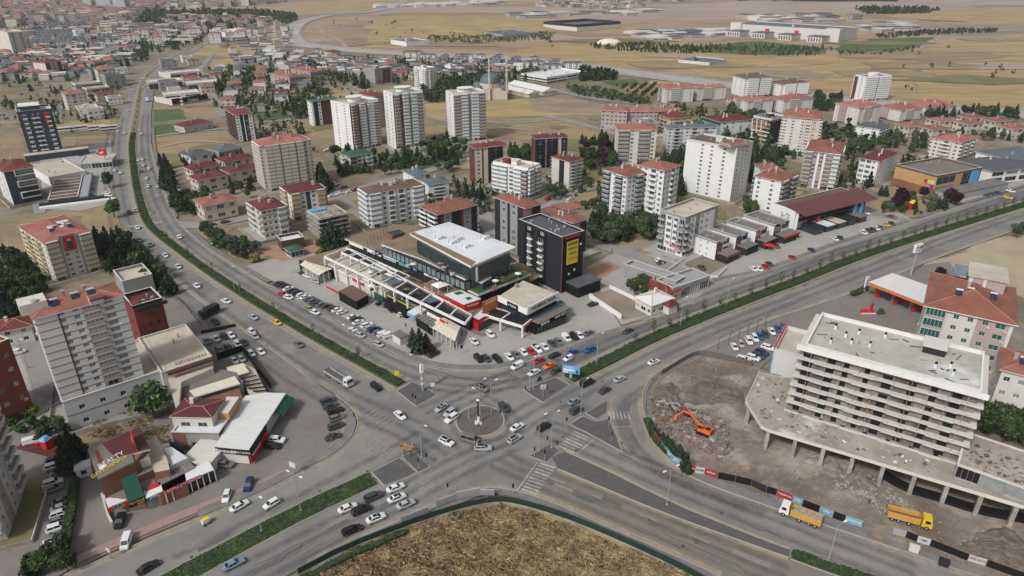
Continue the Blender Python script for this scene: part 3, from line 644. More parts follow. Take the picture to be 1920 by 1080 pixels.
def block(name='apartment_building',label='',C=None,Rr=None,L=None,by=None,h=None,d=None,wd=None,n=5,wall=None,cols=(),fac='w w w',facL=None,facE=None,facB=None,
   roof='hip',rmat=None,band=None,gf=None,gfh=None,bal=None,rail=None,gl=None,win=None,fr=None,root=None,cat='apartment building',group=None,parapet=None,top=1.2,
   chim=4,over=.7,z0=0,baldeep=1.3,pitch=.32,near=None,rot=None,zb=0,stair=True,wtop=None,eave=None,clutter=True):
 wall=wall or m_white;fr=fr or m_frame;win=win or m_glass;rail=rail or wall;bal=bal or wall
 if h is None:h=solve_h(C,by,zb)
 c=G(C[0],C[1],h);a=G(Rr[0],Rr[1],h)-c;w=wd or a.length;r1=math.atan2(a.y,a.x)
 if rot is not None:rz=rot
 elif L:
  bb=G(L[0],L[1],h)-c;d=d or bb.length;r2=math.atan2(bb.y,bb.x)-math.pi/2;dr=(r2-r1+math.pi) % (2*math.pi)-math.pi
  rz=r1+dr*bb.length/(w+bb.length)
 else:rz=r1
 d=d or 13
 rr=random.Random(hash((round(c.x,1),round(c.y,1))) & 0xffff)
 if root is None:
  root=thing(name,label,cat,(c.x,c.y,0),rz,group);P=lambda x,y,z=0:Vector((x,y,z));base=None;drz=0;off=Vector((0,0,0))
 else:
  M_=Matrix.Rotation(-root.rotation_euler.z,4,'Z') @ Matrix.Translation(-root.location)
  off=M_ @ Vector((c.x,c.y,0));drz=rz-root.rotation_euler.z
 RT=Matrix.Translation(off) @ Matrix.Rotation(drz,4,'Z')
 if near is None:near=c.length<262
 mats=[wall]+list(cols);wb=MB();gfh=gfh or (h-z0)/n;fh=(h-z0-gfh)/max(1,n-1) if n>1 else gfh
 O={'R':((0,0),(1,0),w,0),'E':((w,0),(0,1),d,math.pi/2),'B':((w,d),(-1,0),w,math.pi),'L':((0,d),(0,-1),d,-math.pi/2)}
 fac_={'R':fac,'L':facL or fac,'E':facE or facL or fac,'B':facB or fac}
 far=MB();FM=[]
 def T3(sd,s,y,z):
  (ox,oy),(ux,uy),_,_=O[sd];return (RT @ Vector((ox+ux*s-uy*y,oy+uy*s+ux*y,z)))[:]
 for sd in SIDES:
  (ox,oy),(ux,uy),ln,aa=O[sd]
  for fl in range(n):
   pat=fac_[sd]
   if fl==0 and gf:pat=gf
   tk=parse(pat);tot=sum(t[1] for t in tk);k=ln/tot
   zf=z0 if fl==0 else z0+gfh+(fl-1)*fh;H_=gfh if fl==0 else fh;s=0
   for t,tw,key in tk:
    cw=tw*k;s0,s1=s,s+cw;s+=cw;mi=0 if key is None else (ord(key)-96)
    hole=None
    if t=='w':hole=(min(1.4,cw*.62),.95,1.35)
    elif t=='n':hole=(min(.7,cw*.5),1.2,.8)
    elif t=='W':hole=(min(2.4,cw*.74),.8,1.55)
    elif t in 'bgr':hole=(min(2.6,cw*.6),.12,2.2)
    elif t=='s':hole=(cw-.35,.25,H_-.95)
    elif t=='d':hole=(cw-.2,.9,H_-1.2)
    elif t=='o':hole=(cw-.3,.5,H_-.75)
    if t=='b' and fl==0 and t !='s':hole=(min(1.4,cw*.62),.95,1.35)
    if hole is None:
     wb.face([T3(sd,s0,0,zf),T3(sd,s1,0,zf),T3(sd,s1,0,zf+H_),T3(sd,s0,0,zf+H_)],mi);continue
    hw,hb,hh=hole;hh=min(hh,H_-hb-.15);m=(s0+s1)/2;x0,x1,zz0,zz1=m-hw/2,m+hw/2,zf+hb,zf+hb+hh
    Z=lambda s_,z_,y_=0:T3(sd,s_,y_,z_)
    wb.face([Z(s0,zf),Z(s1,zf),Z(s1,zz0),Z(s0,zz0)],mi);wb.face([Z(s0,zz1),Z(s1,zz1),Z(s1,zf+H_),Z(s0,zf+H_)],mi)
    wb.face([Z(s0,zz0),Z(x0,zz0),Z(x0,zz1),Z(s0,zz1)],mi);wb.face([Z(x1,zz0),Z(s1,zz0),Z(s1,zz1),Z(x1,zz1)],mi)
    dp=.28
    wb.face([Z(x0,zz0),Z(x1,zz0),Z(x1,zz0,dp),Z(x0,zz0,dp)],mi);wb.face([Z(x0,zz1,dp),Z(x1,zz1,dp),Z(x1,zz1),Z(x0,zz1)],mi)
    wb.face([Z(x0,zz0,dp),Z(x0,zz1,dp),Z(x0,zz1),Z(x0,zz0)],mi);wb.face([Z(x1,zz0),Z(x1,zz1),Z(x1,zz1,dp),Z(x1,zz0,dp)],mi)
    g_=win if rr.random()<.72 or win.name=='teal_tinted_glass' else m_glassC
    if t=='g' :g_=m_glass
    st='s' if t in 'sdo' or hw>2.8 else 'w'
    if near:
     me,pn=win_mesh(hw,hh,fr,g_,st)
     wo=put('window' if t not in 'bgr' else 'balcony_door',me,root,RT @ Vector((ox+ux*m-uy*.12,oy+uy*m+ux*.12,zz0)),drz+aa)
    else:
     y=.14;gi=1 if g_ is win else 2
     far.face([Z(x0,zz0,y),Z(x1,zz0,y),Z(x1,zz1,y),Z(x0,zz1,y)],gi);y=.09
     for mm in ([m] if hw<2 else [m-hw/6,m+hw/6]):far.face([Z(mm-.05,zz0,y),Z(mm+.05,zz0,y),Z(mm+.05,zz1,y),Z(mm-.05,zz1,y)],0)
     far.face([Z(x0,zz1-.1,y),Z(x1,zz1-.1,y),Z(x1,zz1,y),Z(x0,zz1,y)],0)
    if near and t in 'wW' and rr.random()<.13:put('air_conditioner',AC(),root,RT @ Vector((ox+ux*(x1+.1),oy+uy*(x1+.1),zz0-.75)),drz+aa)
    if t in 'bgr' and fl>0:
     me=bal_mesh(cw-.25 if t !='r' else cw-.1,baldeep,H_,bal,(rail if t !='r' else m_frameD) if key is None or t=='r' else mats[mi],{'b':'solid','g':'glazed','r':'rail'}[t],gl)
     put('balcony',me,root,RT @ Vector((ox+ux*m,oy+uy*m,zf)),drz+aa)
 wb.build('wall',mats,root)
 if far.f:tag(far.build('window_rows',[fr,win,m_glassC],root),kind='stuff')
 if band:
  for fl in range(1,n+(0 if roof=='hip' else 0)):
   z=z0+gfh+(fl-1)*fh;bb=MB();e=.05;k=.08
   for q in ((-e,-e,w+e,0),(-e,d,w+e,d+e),(-e,0,0,d),(w,0,w+e,d)):bb.box(q[0],q[1],z-k,q[2],q[3],z+k,0,RT)
   bb.build('floor_band',band,root)
 e=over
 if roof=='hip' or roof=='gable':
  rmat=rmat or m_tile;rb=MB();ov=e
  x0,y0,x1,y1=-ov,-ov,w+ov,d+ov;W_,D_=x1-x0,y1-y0;hr=min(W_,D_)/2*pitch;z=h
  eb=MB();eb.box(x0,y0,z-.25,x1,y1,z,0,RT);eb.build('eave',eave or m_offw,root)
  if W_>=D_:
   k=D_/2 if roof=='hip' else 0.0;a_,b_=(x0+k,(y0+y1)/2,z+hr),(x1-k,(y0+y1)/2,z+hr)
   fs=[[(x0,y0,z),(x1,y0,z),b_,a_],[(x1,y1,z),(x0,y1,z),a_,b_],[(x0,y1,z),(x0,y0,z),a_],[(x1,y0,z),(x1,y1,z),b_]]
  else:
   k=W_/2 if roof=='hip' else 0.0;a_,b_=((x0+x1)/2,y0+k,z+hr),((x0+x1)/2,y1-k,z+hr)
   fs=[[(x0,y0,z),(x1,y0,z),a_],[(x1,y0,z),(x1,y1,z),b_,a_],[(x1,y1,z),(x0,y1,z),b_],[(x0,y1,z),(x0,y0,z),a_,b_]]
  for f in fs:rb.face([(RT @ Vector((p[0],p[1],p[2]+.01)))[:] for p in f])
  rb.build('roof',rmat,root)
  if near:
   rg=MB();cs=[(x0,y0,z),(x1,y0,z),(x1,y1,z),(x0,y1,z)]
   pr=[(a_,b_)]
   if roof=='hip':
    pr+=[(cs[0],a_),(cs[2],b_),(cs[1],b_ if W_>=D_ else a_),(cs[3],a_ if W_>=D_ else b_)]
   for p,q in pr:rg=MB();rg.tube(RT @ Vector((p[0],p[1],p[2]+.05)),RT @ Vector((q[0],q[1],q[2]+.05)),.11,n=4);rg.build('ridge_cap',mat('ridge_cap_clay',(.42,.22,.15),var=.2),root)
  if near and w>9 and d>9:
   for i in range(3):
    cx,cy=w*(.3+.2*i)+rr.uniform(-1,1),d*rr.uniform(.25,.4);z_=h+hr*.75;b=MB();b.tube(RT @ Vector((cx-.9,cy+.9,z_+1.0)),RT @ Vector((cx+.9,cy+.9,z_+1.0)),.3,n=8);b.build('water_tank',m_offw,root);b=MB();b.face([(RT @ Vector(q))[:] for q in ((cx-.9,cy-1.0,z_-.2),(cx+.9,cy-1.0,z_-.2),(cx+.9,cy+.7,z_+.75),(cx-.9,cy+.7,z_+.75))]);b.build('solar_panel',m_solar,root)
  for i in range(chim):
   cx,cy=rr.uniform(.2,.8)*w,rr.uniform(.25,.75)*d;cb=MB()
   t_=1-max(abs(cx-w/2)/(w/2),abs(cy-d/2)/(d/2));cb.box(cx-.45,cy-.35,h,cx+.45,cy+.35,h+hr*min(1,t_*1.4)+1.3,0,RT);cb.box(cx-.55,cy-.45,h+hr*min(1,t_*1.4)+1.3,cx+.55,cy+.45,h+hr*min(1,t_*1.4)+1.45,0,RT)
   cb.build('chimney',m_offw if rr.random()<.6 else m_pink,root)
 else:
  rmat=rmat or m_deck;pm=parapet or wall;rb=MB();rb.box(.25,.25,h-.1,w-.25,d-.25,h+.05,0,RT);rb.build('roof_deck',rmat,root)
  pb=MB()
  for q in ((-.06,-.06,w+.06,.25),(-.06,d-.25,w+.06,d+.06),(-.06,.25,.25,d-.25),(w-.25,.25,w+.06,d-.25)):pb.box(q[0],q[1],h-.1,q[2],q[3],h+top,0,RT)
  pb.build('parapet',pm,root)
  cb=MB()
  for q in ((-.14,-.14,w+.14,.32),(-.14,d-.32,w+.14,d+.14),(-.14,.32,.32,d-.32),(w-.32,.32,w+.14,d-.32)):cb.box(q[0],q[1],h+top,q[2],q[3],h+top+.08,0,RT)
  cb.build('coping',wtop or m_offw,root)
  if stair:
   sx,sy=w*rr.uniform(.35,.55),d*rr.uniform(.4,.6);sb=MB();sb.box(sx-2.2,sy-1.8,h+.05,sx+2.2,sy+1.8,h+2.6,0,RT);sb.box(sx-2.4,sy-2,h+2.6,sx+2.4,sy+2,h+2.8,1,RT);sb.build('stair_house',[wall,m_offw],root)
  if clutter:
   for i in range(chim):
    cx,cy=rr.uniform(.12,.88)*w,rr.uniform(.15,.85)*d;vb=MB()
    if rr.random()<.6:vb.tube(RT @ Vector((cx,cy,h)),RT @ Vector((cx,cy,h+1.0)),.22,n=6);vb.tube(RT @ Vector((cx,cy,h+1.0)),RT @ Vector((cx,cy,h+1.35)),.38,.2,n=6);vb.build('vent',m_steel,root)
    else:vb.box(cx-.5,cy-.4,h,cx+.5,cy+.4,h+.9,0,RT);vb.build('rooftop_unit',m_steel,root)
 if '_dim' not in root:
  if cat=='apartment building' and c.length<520 and z0==0:YARDS.append((root,w,d))
 root['_dim']=(w,d,h);return root
def dims(r):return r['_dim']
def plate(r,name,side,s0,z0,s1,z1,m,proud=.08,th=.12):
 """flat panel on one side of a block, measured along the side"""
 w,d,h=dims(r);b=MB()
 if side=='R':b.box(s0,-proud-th,z0,s1,-proud,z1)
 elif side=='L':b.box(-proud-th,d-s1,z0,-proud,d-s0,z1)
 elif side=='E':b.box(w+proud,s0,z0,w+proud+th,s1,z1)
 return b.build(name,m,r)
def write(r,s,side,at,z,size,m,proud=.25,bold=.02,align='CENTER',tilt=0):
 w,d,h=dims(r)
 if side=='R':return text(s,size,m,r,(at,-proud,z),(math.pi/2-tilt,0,0),align=align,bold=bold)
 if side=='L':return text(s,size,m,r,(-proud,d-at,z),(math.pi/2-tilt,0,-math.pi/2),align=align,bold=bold)
 return text(s,size,m,r,(w+proud,at,z),(math.pi/2-tilt,0,math.pi/2),align=align,bold=bold)
# -- apartment towers and blocks of the quarter
B=block
for lab,C,Rr,L,by,cols in (
 ('white sixteen-storey tower with terracotta stripe, leftmost of the three tall towers behind the park',(655,198),(702,187),(629,190),284,[m_terra]),
 ('white sixteen-storey tower with terracotta stripe and grey recess, middle of the three tall towers',(736,178),(792,172),(719,172),279,[m_terra]),):
 t=B(label=lab,C=C,Rr=Rr,L=L,by=by,n=16,wall=m_white,cols=cols+[m_grey],fac='x.8/a g3.4/a w/a g4 x2/b g4 g4/a x.6',facL='x w x w x',roof='flat',rmat=m_deck,chim=6,rail=m_white,near=False)
 w,d,h=dims(t);b=MB();b.prism([(w/2+5*math.cos(i*.52),d/2+4*math.sin(i*.52)) for i in range(12)],h,h+3.2,0);b.build('roof_drum',m_white,t)
 b=MB();b.prism([(w/2+6.4*math.cos(i*.52),d/2+5*math.sin(i*.52)) for i in range(12)],h+3.2,h+3.5,0);b.build('drum_roof',m_white,t)
t=B(label='white and brown balconied tower with dark central strip, rightmost of the three tall towers',C=(850,178),Rr=(907,172),L=(841,172),by=268,n=15,wall=m_white,cols=[m_terra,m_grey],fac='g3/a g3 x1.6/b g3 g3/a',facL='x w x',roof='flat',chim=5,near=False)
w,d,h=dims(t);b=MB();b.prism([(w/2+5*math.cos(i*.52),d/2+4*math.sin(i*.52)) for i in range(12)],h,h+3,0);b.build('roof_drum',m_white,t)
b=MB();b.prism([(w/2+6.4*math.cos(i*.52),d/2+5*math.sin(i*.52)) for i in range(12)],h+3,h+3.3,0);b.build('drum_roof',m_white,t)
B(label='pinkish apartment block with dark red roof between the two tall towers',C=(700,181),Rr=(719,176),L=(680,174),by=240,n=11,wall=m_pink,fac='x w w x',facL='w b b w',rmat=m_tileR,near=False)
B(label='green-roofed block with black, white and brown vertical panels',C=(583,190),Rr=(631,184),L=(577,187),by=236,n=7,wall=m_dark,cols=[m_white,m_brown],fac='x1.2/a x3 w2/a x1 x6/b x2 w2/a',facL='w/a w/a',roof='hip',rmat=m_roofG,pitch=.12,near=False)
B(label='slim brown and grey tower with stepped white crown beyond the red-roofed villas',C=(702,131),Rr=(725,126),L=(697,127),by=157,n=9,wall=m_grey,cols=[m_brown],fac='W W/a x1',facL='x w x',roof='flat',near=False,chim=2)
B(label='narrow white tower beside the dark-roofed houses behind the tall towers',C=(799,130),Rr=(811,127),L=(783,126),by=171,n=11,wall=m_white,fac='w b w',facL='b w b',roof='flat',near=False,chim=2)
B(label='small white block with slit windows left of the mosque',C=(845,125),Rr=(854,123),L=(838,123),by=142,n=5,wall=m_white,fac='x w x',roof='flat',near=False,chim=1)
B(label='white five-storey block with dark roof beyond the highway-side houses',C=(622,98),Rr=(640,96),L=(606,97),by=112,n=5,wall=m_offw,fac='w b w',facL='w b w',rmat=m_tileR,near=False,chim=1)
TW='apartment blocks with faded red roofs'
for lab,C,Rr,L,by in (
 ('cream block with pinkish tiled roof, leftmost of the pair by the school garden',(1249,166),(1300,163),(1238,161),194),
 ('cream block with pinkish tiled roof, right one of the pair by the school garden',(1308,165),(1360,161),(1302,162),189),
 ('cream block with faded red roof in front of the brown-roofed tower',(1402,190),(1441,184),(1388,183),214),
 ('cream block with faded red roof in front of the second brown-roofed tower',(1470,188),(1526,183),(1444,182),212),
 ('large beige block with pink roof left of the white rounded tower',(1612,202),(1650,196),(1570,193),236),
 ('beige block with pink roof in the middle of the row under the steppe',(1690,207),(1722,200),(1652,198),228),
 ('beige block with pink roof at the right end of the row under the steppe',(1742,202),(1785,196),(1706,192),217)):
 B(label=lab,C=C,Rr=Rr,L=L,by=by,n=7 if by<230 else 9,wall=m_offw,cols=[m_pink],fac='w g/a w x w',facL='w b/a w x w',rmat=m_tileP,near=False,group=TW,chim=6)
for lab,C,Rr,L,by in (('brown-roofed white balcony tower, left one of the two by the highway',(1397,147),(1437,143),(1390,141),182),('brown-roofed white balcony tower, right one of the two by the highway',(1465,158),(1508,153),(1455,153),181)):
 t=B(label=lab,C=C,Rr=Rr,L=L,by=by,n=9,wall=m_white,cols=[m_brown],fac='w g g x/a g g',facL='w w',rmat=m_roofBr,near=False,rail=m_white)
t=B(label='white and brown rounded balcony tower standing against the golden field',C=(1624,146),Rr=(1666,142),L=(1610,142),by=190,n=11,wall=m_white,cols=[m_brown],fac='g g x/a g g',facL='x/a w',roof='flat',rmat=m_roofBr,near=False)
w,d,h=dims(t);b=MB();b.prism([(w/2+6*math.cos(i*.52),d/2+4*math.sin(i*.52)) for i in range(12)],h,h+3,0);b.build('roof_drum',m_white,t)
B(label='white block with dark hipped roof in front of the beige row',C=(1650,242),Rr=(1673,235),L=(1605,236),by=270,n=5,wall=m_white,cols=[m_dark],fac='r r r',facL='x w x w x',rmat=m_roofD,near=False,eave=m_white)
S=B(name='school_building',label='long pinkish school block with orange tiled roof',cat='school',C=(1128,206),Rr=(1176,209),d=14,by=242,n=5,wall=m_pink,fac='w w w w w w',rmat=m_tileP,near=False)
B(root=S,C=(1176,209),Rr=(1234,208),d=14,by=243,n=5,wall=m_pink,fac='w w w w w w w',rmat=m_tileP,near=False)
B(root=S,C=(1232,210),Rr=(1276,204),d=13,by=238,n=5,wall=m_pink,fac='w w w w w',rmat=m_tileP,near=False)
B(label='low block with grey bitumen roof in front of the pinkish school',C=(1196,234),Rr=(1234,233),d=16,by=252,n=3,wall=m_grey,fac='W W W',roof='flat',rmat=m_roofN,near=False)
B(label='ochre block with maroon hipped roof behind the slate-roofed block',C=(1256,222),Rr=(1298,219),d=18,by=250,n=4,wall=m_yel,cols=[m_pink],fac='w b/a b/a w',rmat=m_tileR,near=False)
B(name='office_building',cat='office building',label='white office block with turquoise glass front and maroon roof',C=(1352,229),Rr=(1420,224),L=(1310,219),by=262,n=4,wall=m_white,cols=[m_teal],fac='w w w w',facL='o/a o/a o/a o/a',rmat=m_tileR,near=False,pitch=.15)
B(label='pale block with slate hipped roof and grey balconies',C=(1252,240),Rr=(1344,238),L=(1246,235),by=292,n=8,wall=m_pale,cols=[m_grey],fac='w r x w r x r w',facL='w w',rmat=m_roofN,near=False,rail=m_grey)
t=B(label='cream tower with dark red balconies and glass-domed bays',C=(1160,243),Rr=(1232,243),L=(1158,238),d=15,by=308,n=9,wall=m_offw,cols=[m_brown],fac='g w x g/a w',facL='w w',rmat=m_tile,near=False,rail=m_brown)
t=B(label='dark block with a white and gold diagonal lattice front',C=(1447,226),Rr=(1471,219),L=(1416,219),by=270,n=10,wall=m_dark,cols=[m_ochre],fac='o o',facL='o o/a o',roof='flat',rmat=m_roofN,near=False,parapet=m_offw)
w,d,h=dims(t)
for i in range(4):
 b=MB();b.tube((-.6,d*(1-i*.25),h*.95),(-.6,d*(.9-i*.22),2+i*h*.2),.45,n=4);b.build('lattice_beam',m_offw,t)
for i in range(5):
 b=MB();b.box(-.9,0,h*(.12+.17*i),-.4,d,h*(.12+.17*i)+.7);b.build('lattice_beam',m_ochre if i>2 else m_offw,t)
t=B(label='tall beige block with pale green side and orange-trimmed balcony column',C=(1540,224),Rr=(1564,212),L=(1473,223),by=298,n=13,wall=m_beige,cols=[m_offw,m_oran],fac='b/a w b/a',facL='w/a x2/a w/a x3/a w/a x.4/b W/a x.4/b w x2',rmat=m_tile,near=False)
B(label='white block with pink terracotta columns behind the maroon-roofed shopping hall',C=(1577,289),Rr=(1612,272),L=(1517,289),by=358,n=9,wall=m_white,cols=[m_pink,m_terra],fac='w/a g g/a w',facL='g/b w/a x w/a x g/b g',rmat=m_tile,rail=m_offw,chim=4)
B(label='white block with wine-red hipped roof beside the brown showroom',C=(1648,302),Rr=(1690,288),L=(1611,297),by=349,n=5,wall=m_white,fac='w x w x',facL='W W w x',rmat=m_tileR,chim=3)
B(name='apartment_building',label='white block with orange front panel left of the shopping hall',C=(1466,340),Rr=(1505,330),L=(1412,332),by=400,n=7,wall=m_white,cols=[m_oran,m_dark],fac='g/b W/a g',facL='w x w x',rmat=m_tile,rail=m_dark)
B(label='white block with raised orange roof just left of the orange-panelled block',C=(1430,318),Rr=(1465,318),d=12,by=380,n=7,wall=m_white,fac='w w',rmat=m_tile)
t=B(label='tall bare white and grey block with slit windows and a brown roof edge',C=(1382,281),Rr=(1406,268),L=(1291,263),by=378,n=13,wall=m_pale,cols=[m_grey,m_white],fac='w/b x.8 w/b x/b',facL='x5/b w/b x1/b w/b x2/b w/b x3/b',roof='flat',rmat=m_roofBr,chim=5)
B(root=t,C=(1370,275),Rr=(1400,266),L=(1352,267),d=8,by=380,n=2,z0=30,wall=m_white,fac='w w',rmat=m_tile,chim=1)
t=B(label='white seven-storey block with stepped orange roofs and glazed corner balconies',C=(1176,331),Rr=(1222,323),L=(1130,319),by=411,n=9,wall=m_white,cols=[m_dark],fac='x w w g/a w w',facL='g/a x1.5 w g/a w',rmat=m_tile,rail=m_white,chim=4)
B(root=t,C=(1203,345),Rr=(1238,336),d=14,by=404,n=8,wall=m_white,cols=[m_pale],fac='o/a o/a',rmat=m_tile,chim=1)
B(root=t,C=(1196,309),Rr=(1246,320),d=14,by=398,n=9,wall=m_white,fac='w w b w',rmat=m_tile,chim=2)
B(label='white seven-storey block with brown metal roof and glazed corner balconies behind the plaza',C=(691,364),Rr=(792,346),L=(674,352),by=429,n=7,wall=m_white,cols=[m_pale],fac='g4 w r2.6 x1/a r2.6 w g4',facL='g g',rmat=m_roofBr,rail=m_white,chim=5,over=.5,pitch=.2)
t=B(label='white block with slate roof, front one of the pair behind the brown-roofed white block',C=(803,346),Rr=(842,341),L=(789,337),by=378,n=5,wall=m_white,cols=[m_grey],fac='x2 r/a x2',facL='x w x',rmat=m_roofN,chim=1)
B(label='white block with slate roof and terracotta rim, rear one of the pair',C=(776,330),Rr=(806,325),L=(754,320),by=360,n=5,wall=m_white,cols=[m_terra],fac='x w x/a',facL='x w x',rmat=m_roofN,chim=2)
DK='dark blocks with orange roofs behind the plaza'
t=B(label='dark block with orange roof and red brick strips right behind the brown terrace',C=(820,402),Rr=(897,385),L=(783,388),by=462,n=7,wall=m_dark,cols=[m_brick,m_grey],fac='x1 x1/a w/b x3 x1/a w/b x2',facL='b x.6/a b',rmat=m_tile,over=.6,rail=m_white,group=DK)
t=B(label='dark tower with orange roof and grey window strip left of the black hotel-like block',C=(985,390),Rr=(1014,382),L=(927,369),by=485,n=8,wall=m_dark,cols=[m_brick,m_grey],fac='w/b x.8/a x3',facL='x2 w/b x1 w/b x2 x.7/a',rmat=m_tile,over=.6,group=DK)
t=B(label='dark block with orange roof half hidden by the black block',C=(1075,418),Rr=(1103,411),L=(1006,395),by=480,n=7,wall=m_dark,cols=[m_brick,m_grey],fac='w/b x.8/a x2',facL='x2 w/b x1 w/b x2',rmat=m_tile,over=.6,group=DK)
B(name='house',cat='house',label='small single-storey house with orange roof behind the dark blocks',C=(1050,394),Rr=(1100,388),L=(1028,386),by=402,n=1,wall=m_offw,fac='W W',rmat=m_tile,chim=1)
t=BK=B(name='office_building',cat='office building',label='black eight-storey block with white curved balconies and a yellow for-sale banner',C=(1054,449),Rr=(1104,441),L=(963,418),by=549,n=8,wall=m_dark,cols=[m_black],fac='x5',facL='x2 W/a x1.2 W/a x1.2 x4',roof='flat',rmat=m_roofD,parapet=m_dark,top=.9,chim=9,stair=False,wtop=m_offw)
w,d,h=dims(t);fh=h/8
for s in (.27,.52):
 for i in range(1,7):
  y=d*(1-s);b=MB();q=[(-.01,y-1.5),(-.8,y-1.3),(-1.2,y),(-.8,y+1.3),(-.01,y+1.5)]
  b.prism(ccw(q),fh*i,fh*i+.5,0);b.build('balcony',m_white,t)
  b=MB();b.box(-1.1,y-.05,fh*i+.85,-1.02,y+.05,fh*(i+1));b.build('balcony_post',m_white,t)
plate(t,'sign_wall','R',0,0,w*.82,h+1.0,m_black,.02,.3)
b=MB();b.box(-.3,-.6,0,0,-.4,h+1.3);b.build('corner_trim',mat('dark_pink_trim',(.22,.08,.08),var=.05),t)
plate(t,'banner','R',w*.20,h*.50,w*.72,h*.93,m_yellow,.36,.05)
write(t,'ÖZDEMİRLER','R',w*.46,h+.15,1.25,mat('pink_neon_letter',(.55,.06,.12),var=0),.5)
for i,(s_,z_) in enumerate((('SATILIK',.88),('DÜKKAN',.79),('OFİSLER',.70))):write(t,s_,'R',w*.46,h*z_,1.5 if i==0 else 1.15,m_black if i==0 else mat('dark_green_letter',(.03,.12,.04),var=0),.5)
write(t,'DAİRELER','R',w*.46,h*.61,1.1,mat('orange_letter',(.6,.2,.02),var=0),.5)
for q in ((.55,.35),(.8,.8),(.3,.3)):plate(t,'wall_lamp','R',w*q[0],h*q[1],w*q[0]+.8,h*q[1]+.9,m_pale,.36,.15)
bx('podium',m_black,t,w*.2,-7.5,0,w*1.25,-.65,4.2)
bx('podium_roof',m_roofD,t,w*.2-.3,-7.8,4.2,w*1.25+.3,-.65,4.6)
B(label='slim white and dark block with maroon roof beside the empty lot',C=(1068,303),Rr=(1089,297),L=(1037,293),by=354,n=8,wall=m_offw,cols=[m_dark],fac='x r x r',facL='x3 x2/a x2',rmat=m_tileR,rail=m_frameD)
t=B(label='white six-storey block with glazed wraparound balconies and red roof drum',C=(990,319),Rr=(1016,311),L=(922,307),by=372,n=7,wall=m_white,cols=[m_brown],fac='g x/a g',facL='g4 g4 W g4 g3/a',roof='flat',rmat=m_deck,rail=m_white)
w,d,h=dims(t);b=MB();b.tube((w*.3,d*.7,h),(w*.3,d*.7,h+3),2.4,n=14);b.build('roof_drum',m_brick,t)
B(label='brown and cream tower with maroon roof left of the rounded white block',C=(890,278),Rr=(951,272),L=(877,272),by=346,n=9,wall=m_dark,cols=[m_beige,m_brown],fac='w/a x.6 x1.6/a x.8 r x.6 x1.4/a',facL='x2/b',rmat=m_tileR)
B(label='brown and cream tower with maroon roof behind the rounded white block',C=(1004,260),Rr=(1065,257),L=(994,254),by=316,n=9,wall=m_dark,cols=[m_beige,m_brown],fac='r x.6/a r x.6 x1.4/a w',facL='x2/b',rmat=m_tileR,near=False)
B(label='tall weathered beige block with faded roof, twelve storeys of glazed balconies',C=(490,274),Rr=(580,263),L=(469,264),by=360,n=13,wall=m_beige,cols=[m_offw],fac='x1.4/a g g x.8 g g x.8 g w x/a',facL='g g',rmat=m_tileP,chim=8)
t=B(label='white block with orange and navy balcony panels and dark red roof',C=(545,363),Rr=(607,352),L=(528,349),by=414,n=6,wall=m_white,cols=[m_must,m_navy],fac='g3/a w x1.6/b w g3/a',facL='g/a w',rmat=m_tileR,rail=m_must,chim=2)
B(label='white five-storey block with maroon roof and satellite dishes beside the side street',C=(489,395),Rr=(537,388),L=(456,380),by=449,n=5,wall=m_offw,cols=[m_grey],fac='w w w g',facL='g b',rmat=m_tileR,band=m_frameD,chim=5)
t=B(name='unfinished_building',cat='building under construction',label='unfinished concrete frame block with a blue tarpaulin on its roof',C=(598,411),Rr=(653,401),L=(571,397),by=451,n=5,wall=m_conc,cols=[m_black],fac='o/a o o o',facL='o o o',roof='flat',rmat=m_conc,top=.3,win=m_black,fr=m_conc,stair=False)
w,d,h=dims(t)
for i in range(1,6):
 bx('floor_slab',m_conc,t,-.9,-.9,h/5*i-.3,w+.9,d+.9,h/5*i-.02)
bx('tarpaulin',m_lblue,t,w*.05,d*.72,h+.1,w*.6,d*1.0,h+.7)
for i in range(14):
 b=MB();x=R.uniform(0,w);y=R.uniform(0,d*.6);b.box(x,y,h+.06,x+R.uniform(1,3),y+.15,h+.2);b.build('timber',m_roofBr,t)
B(name='house',cat='villa',label='cream villa block with dark green roof among trees below the tall towers',C=(656,294),Rr=(700,288),L=(632,288),by=324,n=4,wall=m_offw,cols=[m_roofBr],fac='b/a W w b',facL='b W',rmat=m_roofG,chim=1)
t=B(label='navy tower with white window boxes and a red vertical banner',C=(32,213),Rr=(97,207),L=(28,208),by=298,n=10,wall=m_navy,cols=[m_black],fac='x W x w w x W x',facL='w w',d=18,roof='flat',rmat=m_wroof,near=True,win=m_glassC,fr=m_white)
w,d,h=dims(t);bx('penthouse',m_navy,t,w*.1,3,h,w*.68,d-2,h+3.4);bx('penthouse_roof',m_wroof,t,w*.08,2.5,h+3.4,w*.7,d-1.5,h+3.7)
plate(t,'banner','R',w*.74,h*.72,w*.84,h*.99,m_red)
for k in range(9):
 for s in (.12,.36,.46,.78):
  plate(t,'sill_box','R',w*s,h/10*(k+.6),w*s+2.4,h/10*(k+.6)+.7,m_white,.1,.5)
bx('podium',m_navy,t,-3,-7,0,w+14,-.4,3.6);bx('podium_roof',m_deck,t,-3.2,-7.2,3.6,w+14.2,-.4,3.9)
t=B(label='dark slate block with white-framed balcony bays and red roof at the left edge',C=(6,322),Rr=(60,312),L=(-10,306),by=385,n=6,wall=m_navy,cols=[m_pale],fac='x2.2 o4 ',facL='x2/a w/a x/a w/a x/a',rmat=m_tileR,chim=3,eave=m_white,fr=m_frameD)
w,d,h=dims(t)
